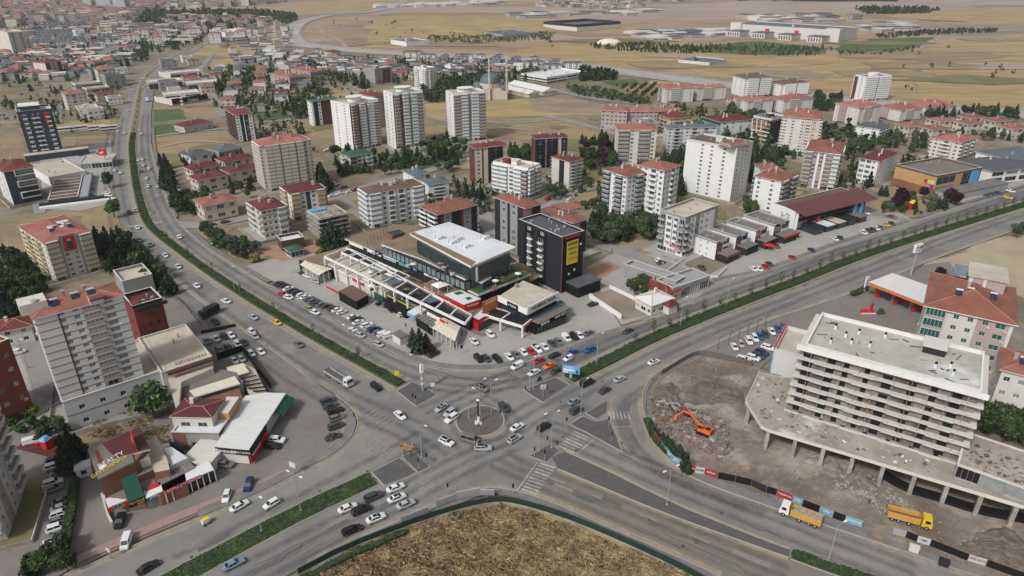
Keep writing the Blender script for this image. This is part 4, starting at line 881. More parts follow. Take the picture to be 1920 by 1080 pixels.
for i in range(1,6):
 z=h/6*i;s0=w*.33;s1=w
 for q in ((s0,z-.25,s1,z+.05),):plate(t,'balcony_frame','R',*q,m_white,.05,1.1)
 if i % 2:plate(t,'balcony_frame','R',s0,z+.05,s0+.35,z+h/6-.25,m_white,.05,1.1)
t=B(name='warehouse',cat='warehouse',label='white blank-walled hall right of the slate block',C=(92,334),Rr=(148,318),L=(79,306),by=350,n=1,wall=m_white,cols=[m_white],fac='x',roof='flat',rmat=m_deck,stair=False,top=.4,chim=3)
t=B(name='showroom',cat='showroom',label='low showroom with ribbed brown roof beside its car park',C=(90,375),Rr=(146,369),L=(103,328),by=386,n=1,wall=m_dark,fac='s s s s s',facL='x',roof='flat',rmat=m_roofBr,stair=False,chim=0,top=.3,parapet=m_offw)
w,d,h=dims(t)
for i in range(1,8):
 bx('roof_rib',m_white,t,.5,d*i/8,h+.05,w-.5,d*i/8+.3,h+.3)
bx('forecourt_wall',m_white,t,-4,-6,0,w+17,-3,1.2)
bx('dark_annexe',m_dark,t,-4,-3,0,w+12,-.4,2.4)
bx('side_annexe',m_steel,t,w+.3,0,0,w+4.5,d,3.0)
t=B(name='petrol_station',cat='petrol station',label='white-roofed petrol station canopy beside the red pole sign',C=(150,306),Rr=(203,306),L=(140,296),by=318,n=1,wall=m_white,cols=[m_dark],fac='s s s',roof='flat',rmat=m_deck,stair=False,chim=0,top=.5)
sg=thing('pole_sign','tall pole sign with a square red head beside the boulevard','sign',G(199,312));bx('pole',m_offw,sg,-.5,-.4,0,.5,.4,7.0);bx('sign_board',m_red,sg,-2.2,-.5,7.0,2.2,.5,11);b=MB();b.box(-1.5,-.56,8.2,-.2,-.5,9.0);b.box(-.6,-.56,8.8,.9,-.5,9.5);b.build('arrow_mark',m_white,sg)
t=B(label='black and white tower with bright red roof by the boulevard curve',C=(440,215),Rr=(471,211),L=(427,204),by=266,n=9,wall=m_dark,cols=[m_white,m_terra],fac='w/a x2 x.6/a w w/a',facL='r/b r/b',rmat=m_tileR,near=True)
# == HERO BUILDINGS, LEFT
HP=solve_h((118,757),806)
t=TL=B(label='twelve-storey pale grey tower with dark storey lines and a dusty pink balcony column',C=(63,597),Rr=(229,553),L=(51,571),by=754,zb=HP,z0=HP,n=12,wall=m_white,cols=[m_white,m_pink],fac='x4.2 w/a x.4/a w/a g4/b W/a x1.6',facL='w w x w w',roof='hip',rmat=m_tile,band=m_brown,rail=m_pink,eave=m_white,over=.5,chim=2,near=True,win=m_glassC,baldeep=.5,pitch=.25)
w,d,h=dims(t)
bx('dormer',m_offw,t,w*.62,-.9,h-.3,w*.78,1.5,h+1.6)
b=MB();b.tube((w*.62,-.3,h+1.5),(w*.78,-.3,h+1.5),1.0,n=8);b.build('dormer_roof',m_tile,t)
bx('roof_terrace',m_offw,t,-2,d*.3,h,4,d*.85,h+2.8)
plate(t,'corner_strip','R',w*.245,HP,w*.262,h,m_brown,.01,.08)
b=MB();b.tube((1.5,d*.4,h+3),(1.5,d*.4,h+3.2),1.0,.9,n=12);b.build('satellite_dish',m_steel,t)
hp=solve_h((118,755),806)
def poly_slab(root,name,pxs,z1,z0,m,mt=None,kind=None):
 pts=[tuple(G(x,y,z1)[:2]) for x,y in pxs]
 if root is not None:
  M_=Matrix.Rotation(-root.rotation_euler.z,4,'Z') @ Matrix.Translation(-root.location);pts=[tuple((M_ @ Vector((x,y,0)))[:2]) for x,y in pts]
 b=MB();b.prism(ccw(pts),z0,z1,0,1 if mt else None);o=b.build(name,[m,mt] if mt else m,root)
 if kind:tag(o,kind=kind)
 return o
def local(root,px,py,z):
 M_=Matrix.Rotation(-root.rotation_euler.z,4,'Z') @ Matrix.Translation(-root.location);p=G(px,py,z);return M_ @ Vector((p.x,p.y,z))
PD=thing('podium_building','long pale grey podium hall with beige flat roof at the foot of the grey tower','commercial building',G(128,806),ang(128,806,200,-50))
hp=HP
pod=B(root=PD,C=(118,757),Rr=(312,697),wd=None,L=(86,690),h=hp,n=2,wall=m_pale,fac='x3 w x3 w x3 w x5 w x4',facL='x',roof='flat',rmat=m_deck,stair=False,top=.5,band=m_brown,chim=0,clutter=False)
w,d,h=pod['_dim']
PW=G(116,752,hp);PR=G(312,697,hp)
t2=B(name='commercial_building',cat='commercial building',label='beige flat-roofed hall between the grey tower and the car park',C=(303,702),Rr=(400,675),L=(250,640),h=9.0,n=2,wall=m_offw,fac='x',roof='flat',rmat=m_deck,stair=False,top=.6,chim=2)
w2,d2,h2=dims(t2)
text('KERVANSARAY',1.3,m_brown,t2,(w2*.62,1.2,h2+1.1),(math.pi/2-.2,0,0))
bx('maroon_canopy',m_tileB,t2,w2*.1,-1.4,h2-.4,w2,-.12,h2+.35)
t=B(name='office_building',cat='office building',label='brick red block with black-framed window strips behind the grey tower',C=(250,580),Rr=(306,566),L=(226,560),by=664,n=4,wall=m_brick,fac='x1.4 x1 w1.4 x.6 w1.4 x1.2',facL='x w x',cols=[m_dark],roof='flat',rmat=m_tileB,parapet=m_dark,win=m_glass,fr=m_frameD,stair=False,chim=3)
w,d,h=dims(t)
plate(t,'dark_cornice','R',w*.1,h-.8,w+1.2,h+.2,m_dark,.05,1.0)
plate(t,'dark_plinth','R',-.2,0,w+1.5,5.0,m_dark,.05,.8)
plate(t,'maroon_roof_panel','R',0,h+1.2,w*.3,h+1.4,m_tileR,-4,4)
t=B(name='warehouse',cat='warehouse',label='flat beige-roofed hall behind the brick red block',C=(230,533),Rr=(286,519),L=(213,512),by=560,n=1,wall=m_grey,fac='x',roof='flat',rmat=m_deck,stair=False,chim=1)
t=B(label='pink and yellow striped eight-storey block with a red flag banner hung on its front',C=(82,455),Rr=(164,431),L=(47,421),by=530,n=8,wall=m_offw,cols=[m_yel,m_pink],fac='g4.4/a x.8/b w x.6 w x.8/b g4.4/a',facL='w b w b w',roof='hip',rmat=m_tileP,bal=m_yel,rail=m_yel,over=.5,chim=0,pitch=.2,near=True)
w,d,h=dims(t)
b=MB();b.box(w*.36,-1.0,0,w*.64,-.01,h+1.2,0);
plate(t,'front_gable','R',w*.30,h-4.2,w*.66,h+1.2,m_pink,.0,.5)
plate(t,'flag_banner','R',w*.38,h-5.6,w*.62,h+.4,m_red,.6,.05)
bx('portrait_figure',m_navy,t,w*.44,-.72,h-4.8,w*.56,-.66,h-1.6);b=MB();b.tube((w*.5,-.70,h-1.2),(w*.5,-.64,h-1.2),.7,n=10);b.build('portrait_head',m_beige,t)
b=MB()
for (x,y,a_,c_) in ((w*.35,d*.4,6,2.5),(w*.5,d*.3,2.5,5),(w*.62,d*.5,4,3)):b.box(x,y,h,x+a_,y+c_,h+1.6)
b.build('roof_room',m_offw,t)
t=B(label='rust red block with small dark windows at the left edge',C=(-40,668),Rr=(8,640),L=(-80,640),by=800,n=5,wall=m_brick,cols=[m_offw],fac='w w',facL='w w w',roof='flat',rmat=m_deck)
t=B(label='cream and pink block cut by the left edge of the view',C=(-70,815),Rr=(-2,790),L=(-110,780),by=1010,n=10,wd=18,wall=m_offw,cols=[m_pink],fac='w w/a w b',facL='w b',roof='flat',rmat=m_deck,rot=ang(20,900,30,-80))
t=B(name='house',cat='villa',label='villa with dark red hipped roof left of the grey tower',C=(40,598),Rr=(56,594),d=9,h=6,n=2,wd=8,wall=m_offw,fac='w w',rmat=m_tileR,chim=1,rot=ang(50,600,60,-12))
t=B(name='house',cat='villa',label='villa with dark red roof at the left edge above the rust red block',C=(-4,622),Rr=(10,616),d=9,h=6,n=2,wd=9,wall=m_offw,fac='w w',rmat=m_tileR,chim=1,rot=ang(5,610,60,-12))
# -- shops with brown roof and white roof (bottom--left of the junction)
t=SH=B(name='shop_building',cat='shop building',label='white shop house with maroon roof and roof terrace beside the long white roof',C=(321,780),Rr=(395,783),L=(345,748),h=8.5,n=2,wall=m_offw,cols=[m_oran],fac='x.8 W W x.4',facL='x',roof='hip',rmat=m_tileB,chim=1,pitch=.12,over=.4)
B(root=t,C=(322,812),Rr=(410,814),d=11,h=5.2,n=1,wall=m_terra,cols=[m_grey],fac='x3 W/b W/b',roof='flat',rmat=m_wroof,stair=False,top=.3,chim=1)
w,d,h=dims(t)
plate(t,'perforated_screen','R',1.0,.6,4.2,4.2,m_navy,5,.12)
bx('terrace_room',m_ochre,t,w*.8,d*.3,5.3,w*1.1,d*1.0,7.2,0)
bx('terrace_room_roof',m_offw,t,w*.81,d*.32,7.2,w*1.09,d*.98,7.4,0)
t=WR=thing('shop_hall','long shop hall with ribbed white metal roof, black fascia and a green awning','shop hall',G(405,865),ang(405,850,60,8))
poly_slab(t,'roof',[(404,838),(466,844),(536,737),(500,736),(460,742),(430,785)],4.6,4.2,m_offw,m_mroof)
poly_slab(t,'wall',[(407,840),(463,845),(529,742),(500,739),(464,745),(433,787)],4.2,0,m_offw)
a=local(t,404,838,4.6);c=local(t,466,844,4.6);e=local(t,536,737,4.6)
def panel(root,name,p,q,z0,z1,m,out=.15,th=.12):
 p=Vector((p[0],p[1]));q=Vector((q[0],q[1]));dd=(q-p).normalized();nn=Vector((dd.y,-dd.x));b=MB()
 P_=[p+nn*out,q+nn*out,q+nn*(out+th),p+nn*(out+th)];b.prism(ccw([(v.x,v.y) for v in P_]),z0,z1);return b.build(name,m,root)
def sign(root,s,p,q,z,size,m,out=.32,at=.5,tilt=0):
 p=Vector((p[0],p[1]));q=Vector((q[0],q[1]));dd=(q-p).normalized();nn=Vector((dd.y,-dd.x));c_=p.lerp(q,at)+nn*out
 return text(s,size,m,root,(c_.x,c_.y,z),(math.pi/2-tilt,0,math.atan2(dd.y,dd.x)))
panel(t,'fascia',a,c,3.0,4.7,m_dark);sign(t,'Mitrowski',a,c,3.8,1.5,m_white,at=.27);sign(t,'MODERN TAŞ FIRIN',a,c,3.8,.6,m_white,at=.75)
mid=Vector(c[:2]).lerp(Vector(e[:2]),.42)
panel(t,'fascia',c,mid,2.9,4.7,m_dark);panel(t,'red_shop_front',c,mid,0.3,2.8,m_red,.1);sign(t,'Mitrowski',c,mid,2.3,1.2,m_white,.3,at=.3)
m2=Vector(c[:2]).lerp(Vector(e[:2]),.66)
b=MB();dd=(Vector(e[:2])-Vector(c[:2])).normalized();nn=Vector((dd.y,-dd.x));p,q=m2,Vector(e[:2])
b.face([(p.x,p.y,4.1),(p.x+nn.x*2.4,p.y+nn.y*2.4,2.9),(q.x+nn.x*2.4,q.y+nn.y*2.4,2.9),(q.x,q.y,4.1)]);b.face([(p.x,p.y,4.0),(q.x,q.y,4.0),(q.x+nn.x*2.4,q.y+nn.y*2.4,2.8),(p.x+nn.x*2.4,p.y+nn.y*2.4,2.8)]);b.build('awning',m_green,t)
for i in range(26):
 f_=(i+.5)/26;p=Vector(local(t,430,785,4.6)).lerp(Vector(local(t,536,737,4.6)),0) ;
 u0=Vector(local(t,404,838,4.6)).lerp(Vector(local(t,500,736,4.6)),f_);u1=Vector(c).lerp(Vector(e),f_)
 b=MB();b.tube((u0.x,u0.y,4.63),(u1.x,u1.y,4.63),.045,n=4);b.build('roof_rib',mat('rib_grey',(.50,.50,.49),var=0),t)
b=MB();p=local(t,380,844,3.2);b.box(p.x-3,p.y-5,0,p.x+5,p.y+4,3.4);b.build('side_annexe',m_offw,t)
bx('doorway',m_black,t,p.x-1.2,p.y-5.1,.1,p.x+.6,p.y-5.01,2.3)
t=MR=thing('restaurant','restaurant range with beige parapet, maroon eaves and a glazed cream conservatory','restaurant',G(330,760),ang(340,750,60,-14))
poly_slab(t,'wall',[(312,697),(392,674),(400,690),(340,716),(336,752),(326,752)],7.0,0,m_offw,m_deck)
poly_slab(t,'roof',[(325,717),(400,690),(440,697),(455,715),(352,745),(340,742)],5.0,0,m_offw,m_gravel)
poly_slab(t,'eave',[(324,716),(400,688),(404,694),(340,718),(347,745),(341,748)],5.5,5.05,m_tileB)
poly_slab(t,'glazing_wall',[(358,742),(446,722),(456,748),(370,752)],4.4,0,m_terra)
poly_slab(t,'conservatory_roof',[(355,732),(440,705),(450,719),(366,744)],6.0,5.7,m_white,m_cream)
poly_slab(t,'conservatory_glass',[(358,734),(440,708),(447,718),(366,742)],5.7,4.4,m_glassB)
poly_slab(t,'terrace',[(430,690),(455,680),(478,692),(500,735),(470,742),(455,715)],3.0,0,m_offw,m_deck)
poly_slab(t,'canvas_roof',[(424,688),(455,681),(467,697),(432,708)],4.5,4.3,m_white,m_cream)
for i in range(5):
 poly_slab(t,'pergola_beam',[(438+i*9,712+i*5),(480+i*6,702+i*7),(481+i*6,703+i*7),(439+i*9,713.5+i*5)],3.9,3.6,m_dark)
strip('fence_wall',[(408,674),(455,658),(474,683),(508,727)],.3,-.1,2.2,m_black,sm=0,kind=None)['label']='tall black fence wrapping the restaurant terrace'
bpy.context.scene.collection.objects[-1]['category']='fence'
# -- "Realty" corner
t=RE=thing('shop_building','stepped corner shops with maroon roof and a grey roof lettered REALTY','shop building',G(198,960),ang(198,950,60,-22))
poly_slab(t,'wall',[(167,846),(185,896),(251,867),(270,846),(262,802),(232,812),(190,828)],9.5,0,m_terra)
poly_slab(t,'roof',[(190,832),(262,799),(281,842),(216,859),(205,848)],9.9,9.5,m_offw,m_tileB)
poly_slab(t,'grey_roof',[(164,843),(190,833),(212,858),(248,850),(251,865),(184,898)],9.8,9.4,m_grey,m_gravel)
a=local(t,186,896,9.8);c=local(t,251,865,9.8);dr=math.atan2(c.y-a.y,c.x-a.x)
dr=ang(208,864,29,-17,9.8)-t.rotation_euler.z;q=local(t,209,863,10);text('REALTY',1.75,m_white,t,(q.x,q.y,10.1),(.7,0,dr))
q=local(t,206,875,10);text('GAYRİMENKUL',1.25,m_yellow,t,(q.x,q.y,10.1),(.7,0,dr))
q=local(t,193,876,10);b=MB();b.tube((q.x,q.y,9.9),(q.x,q.y,10.2),.8,n=14);b.build('sign_disc',m_white,t)
poly_slab(t,'red_stripe',[(177,846),(184,843),(196,870),(188,876)],9.83,9.75,m_brick)
q=local(t,254,835,10);bx('sign_frame',m_steel,t,q.x-.1,q.y-2.5,9.9,q.x+.1,q.y+3.5,10.2)
bx('roof_sign',m_red,t,q.x-.25,q.y-2.5,10.2,q.x+.0,q.y+3.5,12.4);text('Fistık',1.2,m_white,t,(q.x-.4,q.y+.5,11.3),(math.pi/2,0,-math.pi/2))
panel(t,'sign_board',local(t,195,905,6),local(t,226,890,6),4.2,6.2,m_dark,.2);sign(t,'THE CANLI',local(t,195,905,6),local(t,226,890,6),5.6,.7,m_white,.4);sign(t,'SÜPÜRGE',local(t,195,905,6),local(t,226,890,6),4.8,.7,m_white,.4)
poly_slab(t,'balcony_floor',[(186,900),(248,872),(260,880),(196,912)],4.2,3.9,m_terra)
poly_slab(t,'shop_wall',[(196,930),(196,912),(278,880),(345,880),(350,905),(300,925),(240,935)],3.6,0,m_terra,m_gravel)
poly_slab(t,'white_awning',[(193,928),(224,922),(239,937),(203,952)],3.3,3.1,m_wroof)
a=local(t,202,952,3.2);c=local(t,239,937,3.2);panel(t,'eczane_sign',a,c,2.0,3.4,m_white,.05);sign(t,'ECZANE',a,c,2.7,1.25,m_black,.25)
for f_ in (.08,.93):
 p=Vector(a).lerp(Vector(c),f_);bx('red_cross_box',m_red,t,p.x-.5,p.y-.6,2.1,p.x+.5,p.y-.2,3.3)
cq=[local(t,x,y,z) for x,y,z in ((226,898,7.4),(254,886,7.4),(271,930,4.1),(240,943,4.1))];b=MB();b.face([cq[3],cq[2],cq[1],cq[0]]);b.face([v-Vector((0,0,.15)) for v in cq]);b.build('green_canopy',m_green,t)
poly_slab(t,'first_floor',[(252,880),(256,894),(318,868),(312,850),(290,858)],5.9,3.6,m_terra,m_gravel)
panel(t,'shop_glass',local(t,226,906,5),local(t,252,894,5),3.8,6.2,m_glass,.1)
a=local(t,240,943,4);c=local(t,271,930,4);panel(t,'dark_shop_sign',a,c,2.4,4.0,m_black,.05);sign(t,'TEKTANE',a,c,3.5,.75,m_yellow,.25);sign(t,'PARK',a,c,2.8,.65,m_yellow,.25,at=.7)
poly_slab(t,'terrace',[(262,840),(292,814),(314,862),(318,880),(290,886),(282,862)],6.0,0,m_terra,m_deck)
poly_slab(t,'upper_room',[(222,872),(246,862),(250,876),(226,886)],6.4,4.2,m_offw,m_gravel)
poly_slab(t,'upper_room',[(248,852),(276,842),(280,856),(252,866)],8.6,6.0,m_offw,m_gravel)
poly_slab(t,'gravel_roof',[(262,892),(282,884),(296,912),(272,922)],3.9,3.62,m_grey,m_gravel)
poly_slab(t,'gravel_roof',[(290,886),(352,862),(366,876),(303,908)],3.9,3.62,m_steel,m_gravel)
for i in range(1,4):
 p=local(t,290+i*16,886-i*6,3.95);q=local(t,303+i*16,908-i*8,3.95);b=MB();b.tube(p,q,.1,n=4);b.build('roof_divider',m_steel,t)
poly_slab(t,'white_ramp_roof',[(306,840),(322,838),(352,858),(318,874)],5.2,0,m_offw,m_wroof)
t3=thing('cafe_canopy','long white canopy roof with red sign over the glazed terrace next to the pharmacy','canopy',G(312,930),ang(340,910,60,-26))
poly_slab(t3,'roof',[(296,905),(391,864),(401,880),(309,922)],3.6,3.4,m_white,m_wroof)
a=local(t3,309,922,3.6);c=local(t3,401,880,3.6);panel(t3,'fascia',a,Vector(a).lerp(Vector(c),.72),2.9,3.9,m_red,.02);sign(t3,'SOFRA LOKANTASI',a,c,3.4,.9,m_white,.2,at=.38)
for i in range(9):
 p=Vector(a).lerp(Vector(c),i/8);bx('post',m_white,t3,p.x-.1,p.y-.1,0,p.x+.1,p.y+.1,3.4)
panel(t3,'glass_wall',Vector(a).lerp(Vector(c),.25),c,.8,2.9,m_glass,-.4);panel(t3,'low_wall',Vector(a).lerp(Vector(c),.25),c,0,.8,m_black,-.3)
poly_slab(t,'blue_shop_roof',[(269,920),(302,908),(305,920),(274,934)],3.8,3.5,m_white)
a=local(t,274,934,3.6);c=local(t,306,920,3.6);panel(t,'blue_shop_sign',a,c,2.5,3.7,m_blue,.05);sign(t,'AYNEN',a,c,3.1,1.0,m_white,.22,at=.6);panel(t,'shop_glass',a,c,.2,2.4,m_glassB,-.2)
p=local(t,287,912,4);bx('red_roof_mark',m_red,t,p.x-1.2,p.y-.6,3.8,p.x+1.2,p.y+.8,4.1)
strip('retaining_wall',[(192,930),(203,968),(212,985)],.4,-.1,1.0,m_offw,sm=0)
kb=thing('kiosk','small white box kiosk left of the lettered grey roof','kiosk',G(160,888),ang(160,885,20,-6));bx('wall',m_white,kb,-1.6,-1.5,0,1.6,1.5,2.6);bx('roof',m_wroof,kb,-1.8,-1.7,2.6,1.8,1.7,2.8);bx('window',m_glass,kb,-.6,-1.58,1,.6,-1.51,2.1)
# == THE PLAZA (stepped shopping centre)
t=ML=thing('shopping_centre','stepped dark shopping plaza with white upper roof, brown roof terraces and shop signs','shopping centre',G(897,600),ang(897,600,60,-24))
PS=lambda*a,**k:poly_slab(t,*a,**k)
PS('wall',[(560,487),(646,462),(700,440),(790,440),(1000,500),(1010,520),(905,578),(880,598),(820,568),(716,523)],4.6,0,m_dark,m_deckB)
PS('deck',[(649,463),(700,447),(880,540),(905,560),(880,596),(745,512)],4.9,4.5,m_offw,m_deckB)
PS('wall',[(655,452),(741,424),(800,425),(992,514),(897,552),(864,537)],9.3,4.9,m_glassK)
PS('roof_terrace',[(646,447),(741,420),(790,424),(960,500),(997,513),(897,553),(864,537)],9.9,9.3,m_offw,m_deckB)
PS('turf',[(870,536),(930,513),(960,505),(994,512.5),(898,550.5)],9.97,9.92,m_turf)
PS('turf',[(716,466),(740,458),(766,470),(742,480)],9.97,9.92,m_turf)
PS('wall',[(720,462),(800,430),(960,490),(905,513),(872,528)],13.6,9.95,m_dark)
PS('roof_terrace',[(715,458),(770,437),(957,480),(970,490),(916,506),(872,523),(790,485)],14.2,13.6,m_white,m_deckB)
PS('curtain_wall',[(782,452),(842,430),(955,475),(890,503),(850,490)],19.2,14.2,m_glassK)
PS('roof',[(768,437),(842,416),(968,463),(883,499)],20.0,19.2,m_white,m_wroof)
PS('roof_edge',[(768,437.5),(776,435),(893,491),(883,499)],20.06,19.9,m_white,m_deckB)
a=local(t,782,452,19);c=local(t,890,503,19);e=local(t,955,475,19)
for (p,q,n_) in ((a,c,26),(c,e,16)):
 for i in range(n_+1):
  v=Vector(p).lerp(Vector(q),i/n_);b=MB();b.box(v.x-.12,v.y-.12,14.2,v.x+.12,v.y+.12,19.2);b.build('mullion',m_steel if i % 2 else m_frameD,t)
p=local(t,893,502,19);bx('column',m_white,t,p.x-.5,p.y-.5,14.2,p.x+.3,p.y+.3,19.2)
for q in ((820,450),(845,458),(870,466),(905,450),(855,452)):
 p=local(t,*q,20);b=MB()
 for k in range(3):b.box(p.x+k*1.2,p.y-.6,20,p.x+k*1.2+.9,p.y+.8,21+.3*(k % 2))
 b.tube((p.x,p.y+1.5,20),(p.x,p.y+1.5,21.6),.35,n=8);b.build('air_unit',m_wroof,t)
def front_windows(px0,px1,z,zl,zh,n,m=m_glass,out=.06,nm='window'):
 p=Vector(local(t,*px0,z)[:2]);q=Vector(local(t,*px1,z)[:2]);L_=(q-p).length;dd=(q-p)/L_;nn=Vector((dd.y,-dd.x))
 for i in range(n):
  s=L_*(i+.5)/n;w_=L_/n*.72;b=MB();c0=p+dd*(s-w_/2)+nn*out;c1=p+dd*(s+w_/2)+nn*out
  b.prism(ccw([(c0.x,c0.y),(c1.x,c1.y),(c1.x+nn.x*.08,c1.y+nn.y*.08),(c0.x+nn.x*.08,c0.y+nn.y*.08)]),zl,zh);b.build(nm,m,t)
front_windows((655,452),(864,537),9.3,5.6,8.6,26,m_dark);front_windows((864,537),(897,552),9.3,5.6,8.8,6,m_dark)
front_windows((897,552),(992,514),9.3,5.6,8.8,14,m_glass);front_windows((720,462),(872,528),13.6,10.4,13,18,m_glassB);front_windows((872,528),(960,490),13.6,10.4,13,9,m_glassB)
def rail(px0,px1,z,m=m_steel,hh=1.1,root=None,post=2.5):
 r_=root or t;p=local(r_,*px0,z);q=local(r_,*px1,z);b=MB();b.tube((p.x,p.y,z+hh),(q.x,q.y,z+hh),.05,n=4);b.tube((p.x,p.y,z+hh*.5),(q.x,q.y,z+hh*.5),.04,n=4)
 n_=int((q-p).length/post)
 for i in range(n_+1):v=p.lerp(q,i/max(1,n_));b.tube((v.x,v.y,z),(v.x,v.y,z+hh),.05,n=4)
 b.build('railing',m,r_)
rail((646,448),(864,538),9.9);rail((741,421),(646,448),9.9,m_frameD);rail((715,459),(872,524),14.2);rail((872,524),(968,491),14.2);rail((898,553),(996,514),9.9,m_frameD)
for f0,f1,m_,s_ in ((.02,.16,m_white,''),(.20,.34,m_white,'LIVING'),(.36,.47,m_white,'KAHVE DÜNYASI'),(.50,.60,m_teal,''),(.62,.66,m_blue,'VB'),(.72,.84,m_white,'PİLATES'),(.88,.95,m_white,'')):
 p=local(t,655,452,9.3).lerp(local(t,864,537,9.3),f0);q=local(t,655,452,9.3).lerp(local(t,864,537,9.3),f1)
 panel(t,'sign_board',p,q,8.6,9.75,m_,.9)
 if s_:sign(t,s_,p,q,9.2,.9,m_blue if m_ is m_white else m_white,1.1)
p=local(t,660,452,14);
p=local(t,742,446,9.9);bx('playhouse',m_terra,t,p.x-3,p.y-2,9.95,p.x+3,p.y+2,12);bx('playhouse_roof',m_green,t,p.x-2.2,p.y-2.4,12,p.x+3.2,p.y+2.4,12.3)
for i in range(7):
 p=local(t,690+i*6,462-i*4,9.9);b=MB();b.tube(p,p+Vector((0,0,3.2)),.08,n=4);b.tube(p+Vector((0,0,3.2)),p+Vector((1.4,.6,3.2)),.06,n=4);b.build('play_post',m_frameD,t)
rq=random.Random(12)
for (A_,B_,z_,n_) in (((700,458),(860,528),9.98,26),((690,480),(850,560),4.95,34),((900,540),(980,512),9.98,12),((820,500),(868,520),14.25,12)):
 for k in range(n_):
  p=local(t,A_[0]+(B_[0]-A_[0])*rq.random(),A_[1]+(B_[1]-A_[1])*rq.random(),z_);p=p.lerp(local(t,*A_,z_),0);s=rq.uniform(.4,1.1)
  if rq.random()<.3:b=MB();b.tube((p.x,p.y,z_),(p.x,p.y,z_+2.2),.05,n=4);b.tube((p.x,p.y,z_+2.1),(p.x,p.y,z_+2.6),1.3,.05,n=8);b.build('terrace_umbrella',rq.choice((m_cream,m_grey,m_white,m_brown)),t)
  else:bx(rq.choice(('planter','terrace_table')),rq.choice((m_grey,m_brown,m_offw,m_dark)),t,p.x-s,p.y-.4,z_,p.x+s,p.y+.4,z_+.75)
p=local(t,893,525,9.9);q=local(t,924,517,9.9);b=MB();PS('shed_wall',[(893,526),(905,531),(922,522),(910,517)],12.6,9.95,m_navy);PS('shed_roof',[(885,524),(903,531),(922,519),(903,511)],13.0,12.7,m_white,m_mroof)
PS('garden_bed',[(925,520),(942,530),(977,513),(958,503)],10.5,9.97,m_dark,mat('planted_bed',(.05,.075,.03),var=.6,sc=1.5,c2=(.16,.15,.08),sc2=.8,t2=.6))
PS('blue_pool_mat',[(902,533),(918,528),(928,534),(908,540)],10.1,9.98,m_navy)
a=local(t,897,553,9.9);c=local(t,996,514,9.9);sign(t,'YALIMKILIÇ',a,c,10.0,1.5,m_white,.4,at=.15);sign(t,'AVENUE',a,c,10.0,1.4,m_white,.4,at=.42);p=Vector(a).lerp(Vector(c),.285);b=MB();b.box(p.x-.7,p.y-.5,9.3,p.x+.7,p.y-.1,11.2);b.build('rose_emblem',mat('rose_paint',(.45,.2,.2),var=0),t)
PS('red_container',[(793,534),(822,552),(871,571),(901,561),(903,552),(880,545),(850,535),(810,524)],8.0,4.9,m_red,m_deckB)
PS('container_roof',[(833,552),(870,571),(902,560),(866,543)],8.2,8.0,m_wroof,m_wroof)
PS('turf',[(850,549),(862,546),(870,550),(857,553)],8.24,8.2,m_turf);PS('turf',[(872,558),(880,556),(886,560),(877,563)],8.24,8.2,m_turf)
a=local(t,822,552,8);c=local(t,871,571,8);e=local(t,901,561,8)
sign(t,'Lokanta Evi',a,c,6.9,.9,m_white,.2,at=.3);sign(t,'Pis Kumru',c,e,6.9,1.1,m_white,.2)
for f_ in range(14):
 for (p,q) in ((a,c),(c,e)):
  v=Vector(p).lerp(Vector(q),(f_+.5)/14);bx('container_rib',m_red,t,v.x-.06,v.y-.06,4.9,v.x+.06,v.y+.06,7.9)
a=local(t,793,534,8);c=local(t,822,552,8);sign(t,'FIRAT BÜFE',a,c,7.6,1.5,m_white,.5)
PS('orange_sign_wall',[(904,566),(934,553),(934.6,554),(904.6,567)],9.2,4.6,m_oran);a=local(t,904,567,9.2);c=local(t,934,554,9.2);sign(t,'LIPONETTE',a,c,8.2,1.1,m_white,.3)
p=Vector(local(t,797,527,11));
for q in ((812,526),(822,532)):pass
b=MB();p=local(t,824,532,11.0)
for dx in (-2,2):
 for dy in (-2,2):b.tube((p.x+dx,p.y+dy,8),(p.x+dx,p.y+dy,10.6),.1,n=4)
b.build('pavilion_posts',m_white,t);bx('pavilion_roof',m_white,t,p.x-2.3,p.y-2.3,10.6,p.x+2.3,p.y+2.3,11.4,0,None,None,1.4)
PS('shop_box',[(873,588),(901,578),(919,587),(897,600)],4.4,0,m_red,m_wroof)
a=local(t,897,601,4.4);c=local(t,921,588,4.4);panel(t,'shop_glass',a,c,.4,3,m_glass,.5);panel(t,'red_fascia',a,c,3.1,4.5,m_red,.5);sign(t,'53 Nolu',a,c,3.8,.8,m_white,.75)
PS('wall',[(936,558),(985,528),(1044,553),(987,583)],8.4,0,m_glass)
PS('roof',[(934,556),(981,526),(1047,552),(988,582)],9.3,7.6,m_white,m_deck)
b=MB();a=local(t,988,582,9.3);c=local(t,1047,552,9.3);panel(t,'name_fascia',a,c,7.6,10.4,m_white,-.1,.4);sign(t,'YALIMKILIÇ PLAZA',a,c,9.1,1.55,m_black,.45)
a0=local(t,934,556,9.3);panel(t,'cladding',a0,a,7.6,9.8,m_white,-.1,.3);panel(t,'black_sign',Vector(a0).lerp(Vector(a),.35),Vector(a0).lerp(Vector(a),.72),7.4,9.6,m_black,.3);sign(t,'e Kahve',a0,a,8.6,1.2,m_white,.5,at=.53)
PS('cafe_wall',[(985,602),(1003,612),(1062,590),(1050,575),(994,592)],3.2,0,m_black);PS('blue_glass_roof',[(990,589),(1052,562),(1060,568),(998,598)],5.0,4.7,m_lblue,m_roofN)
PS('cafe_canopy',[(992,600),(1060,570),(1068,578),(1010,608)],4.4,4.0,m_black,m_gravel);a=local(t,1010,609,4.4);c=local(t,1068,579,4.4);sign(t,'MADO',a,c,3.9,1.5,m_white,.2,at=.2);sign(t,'CAFE REST',a,c,3.9,1.2,m_white,.2,at=.68);front_windows((1005,612),(1062,590),3.2,.3,2.6,9,m_glass,.2)
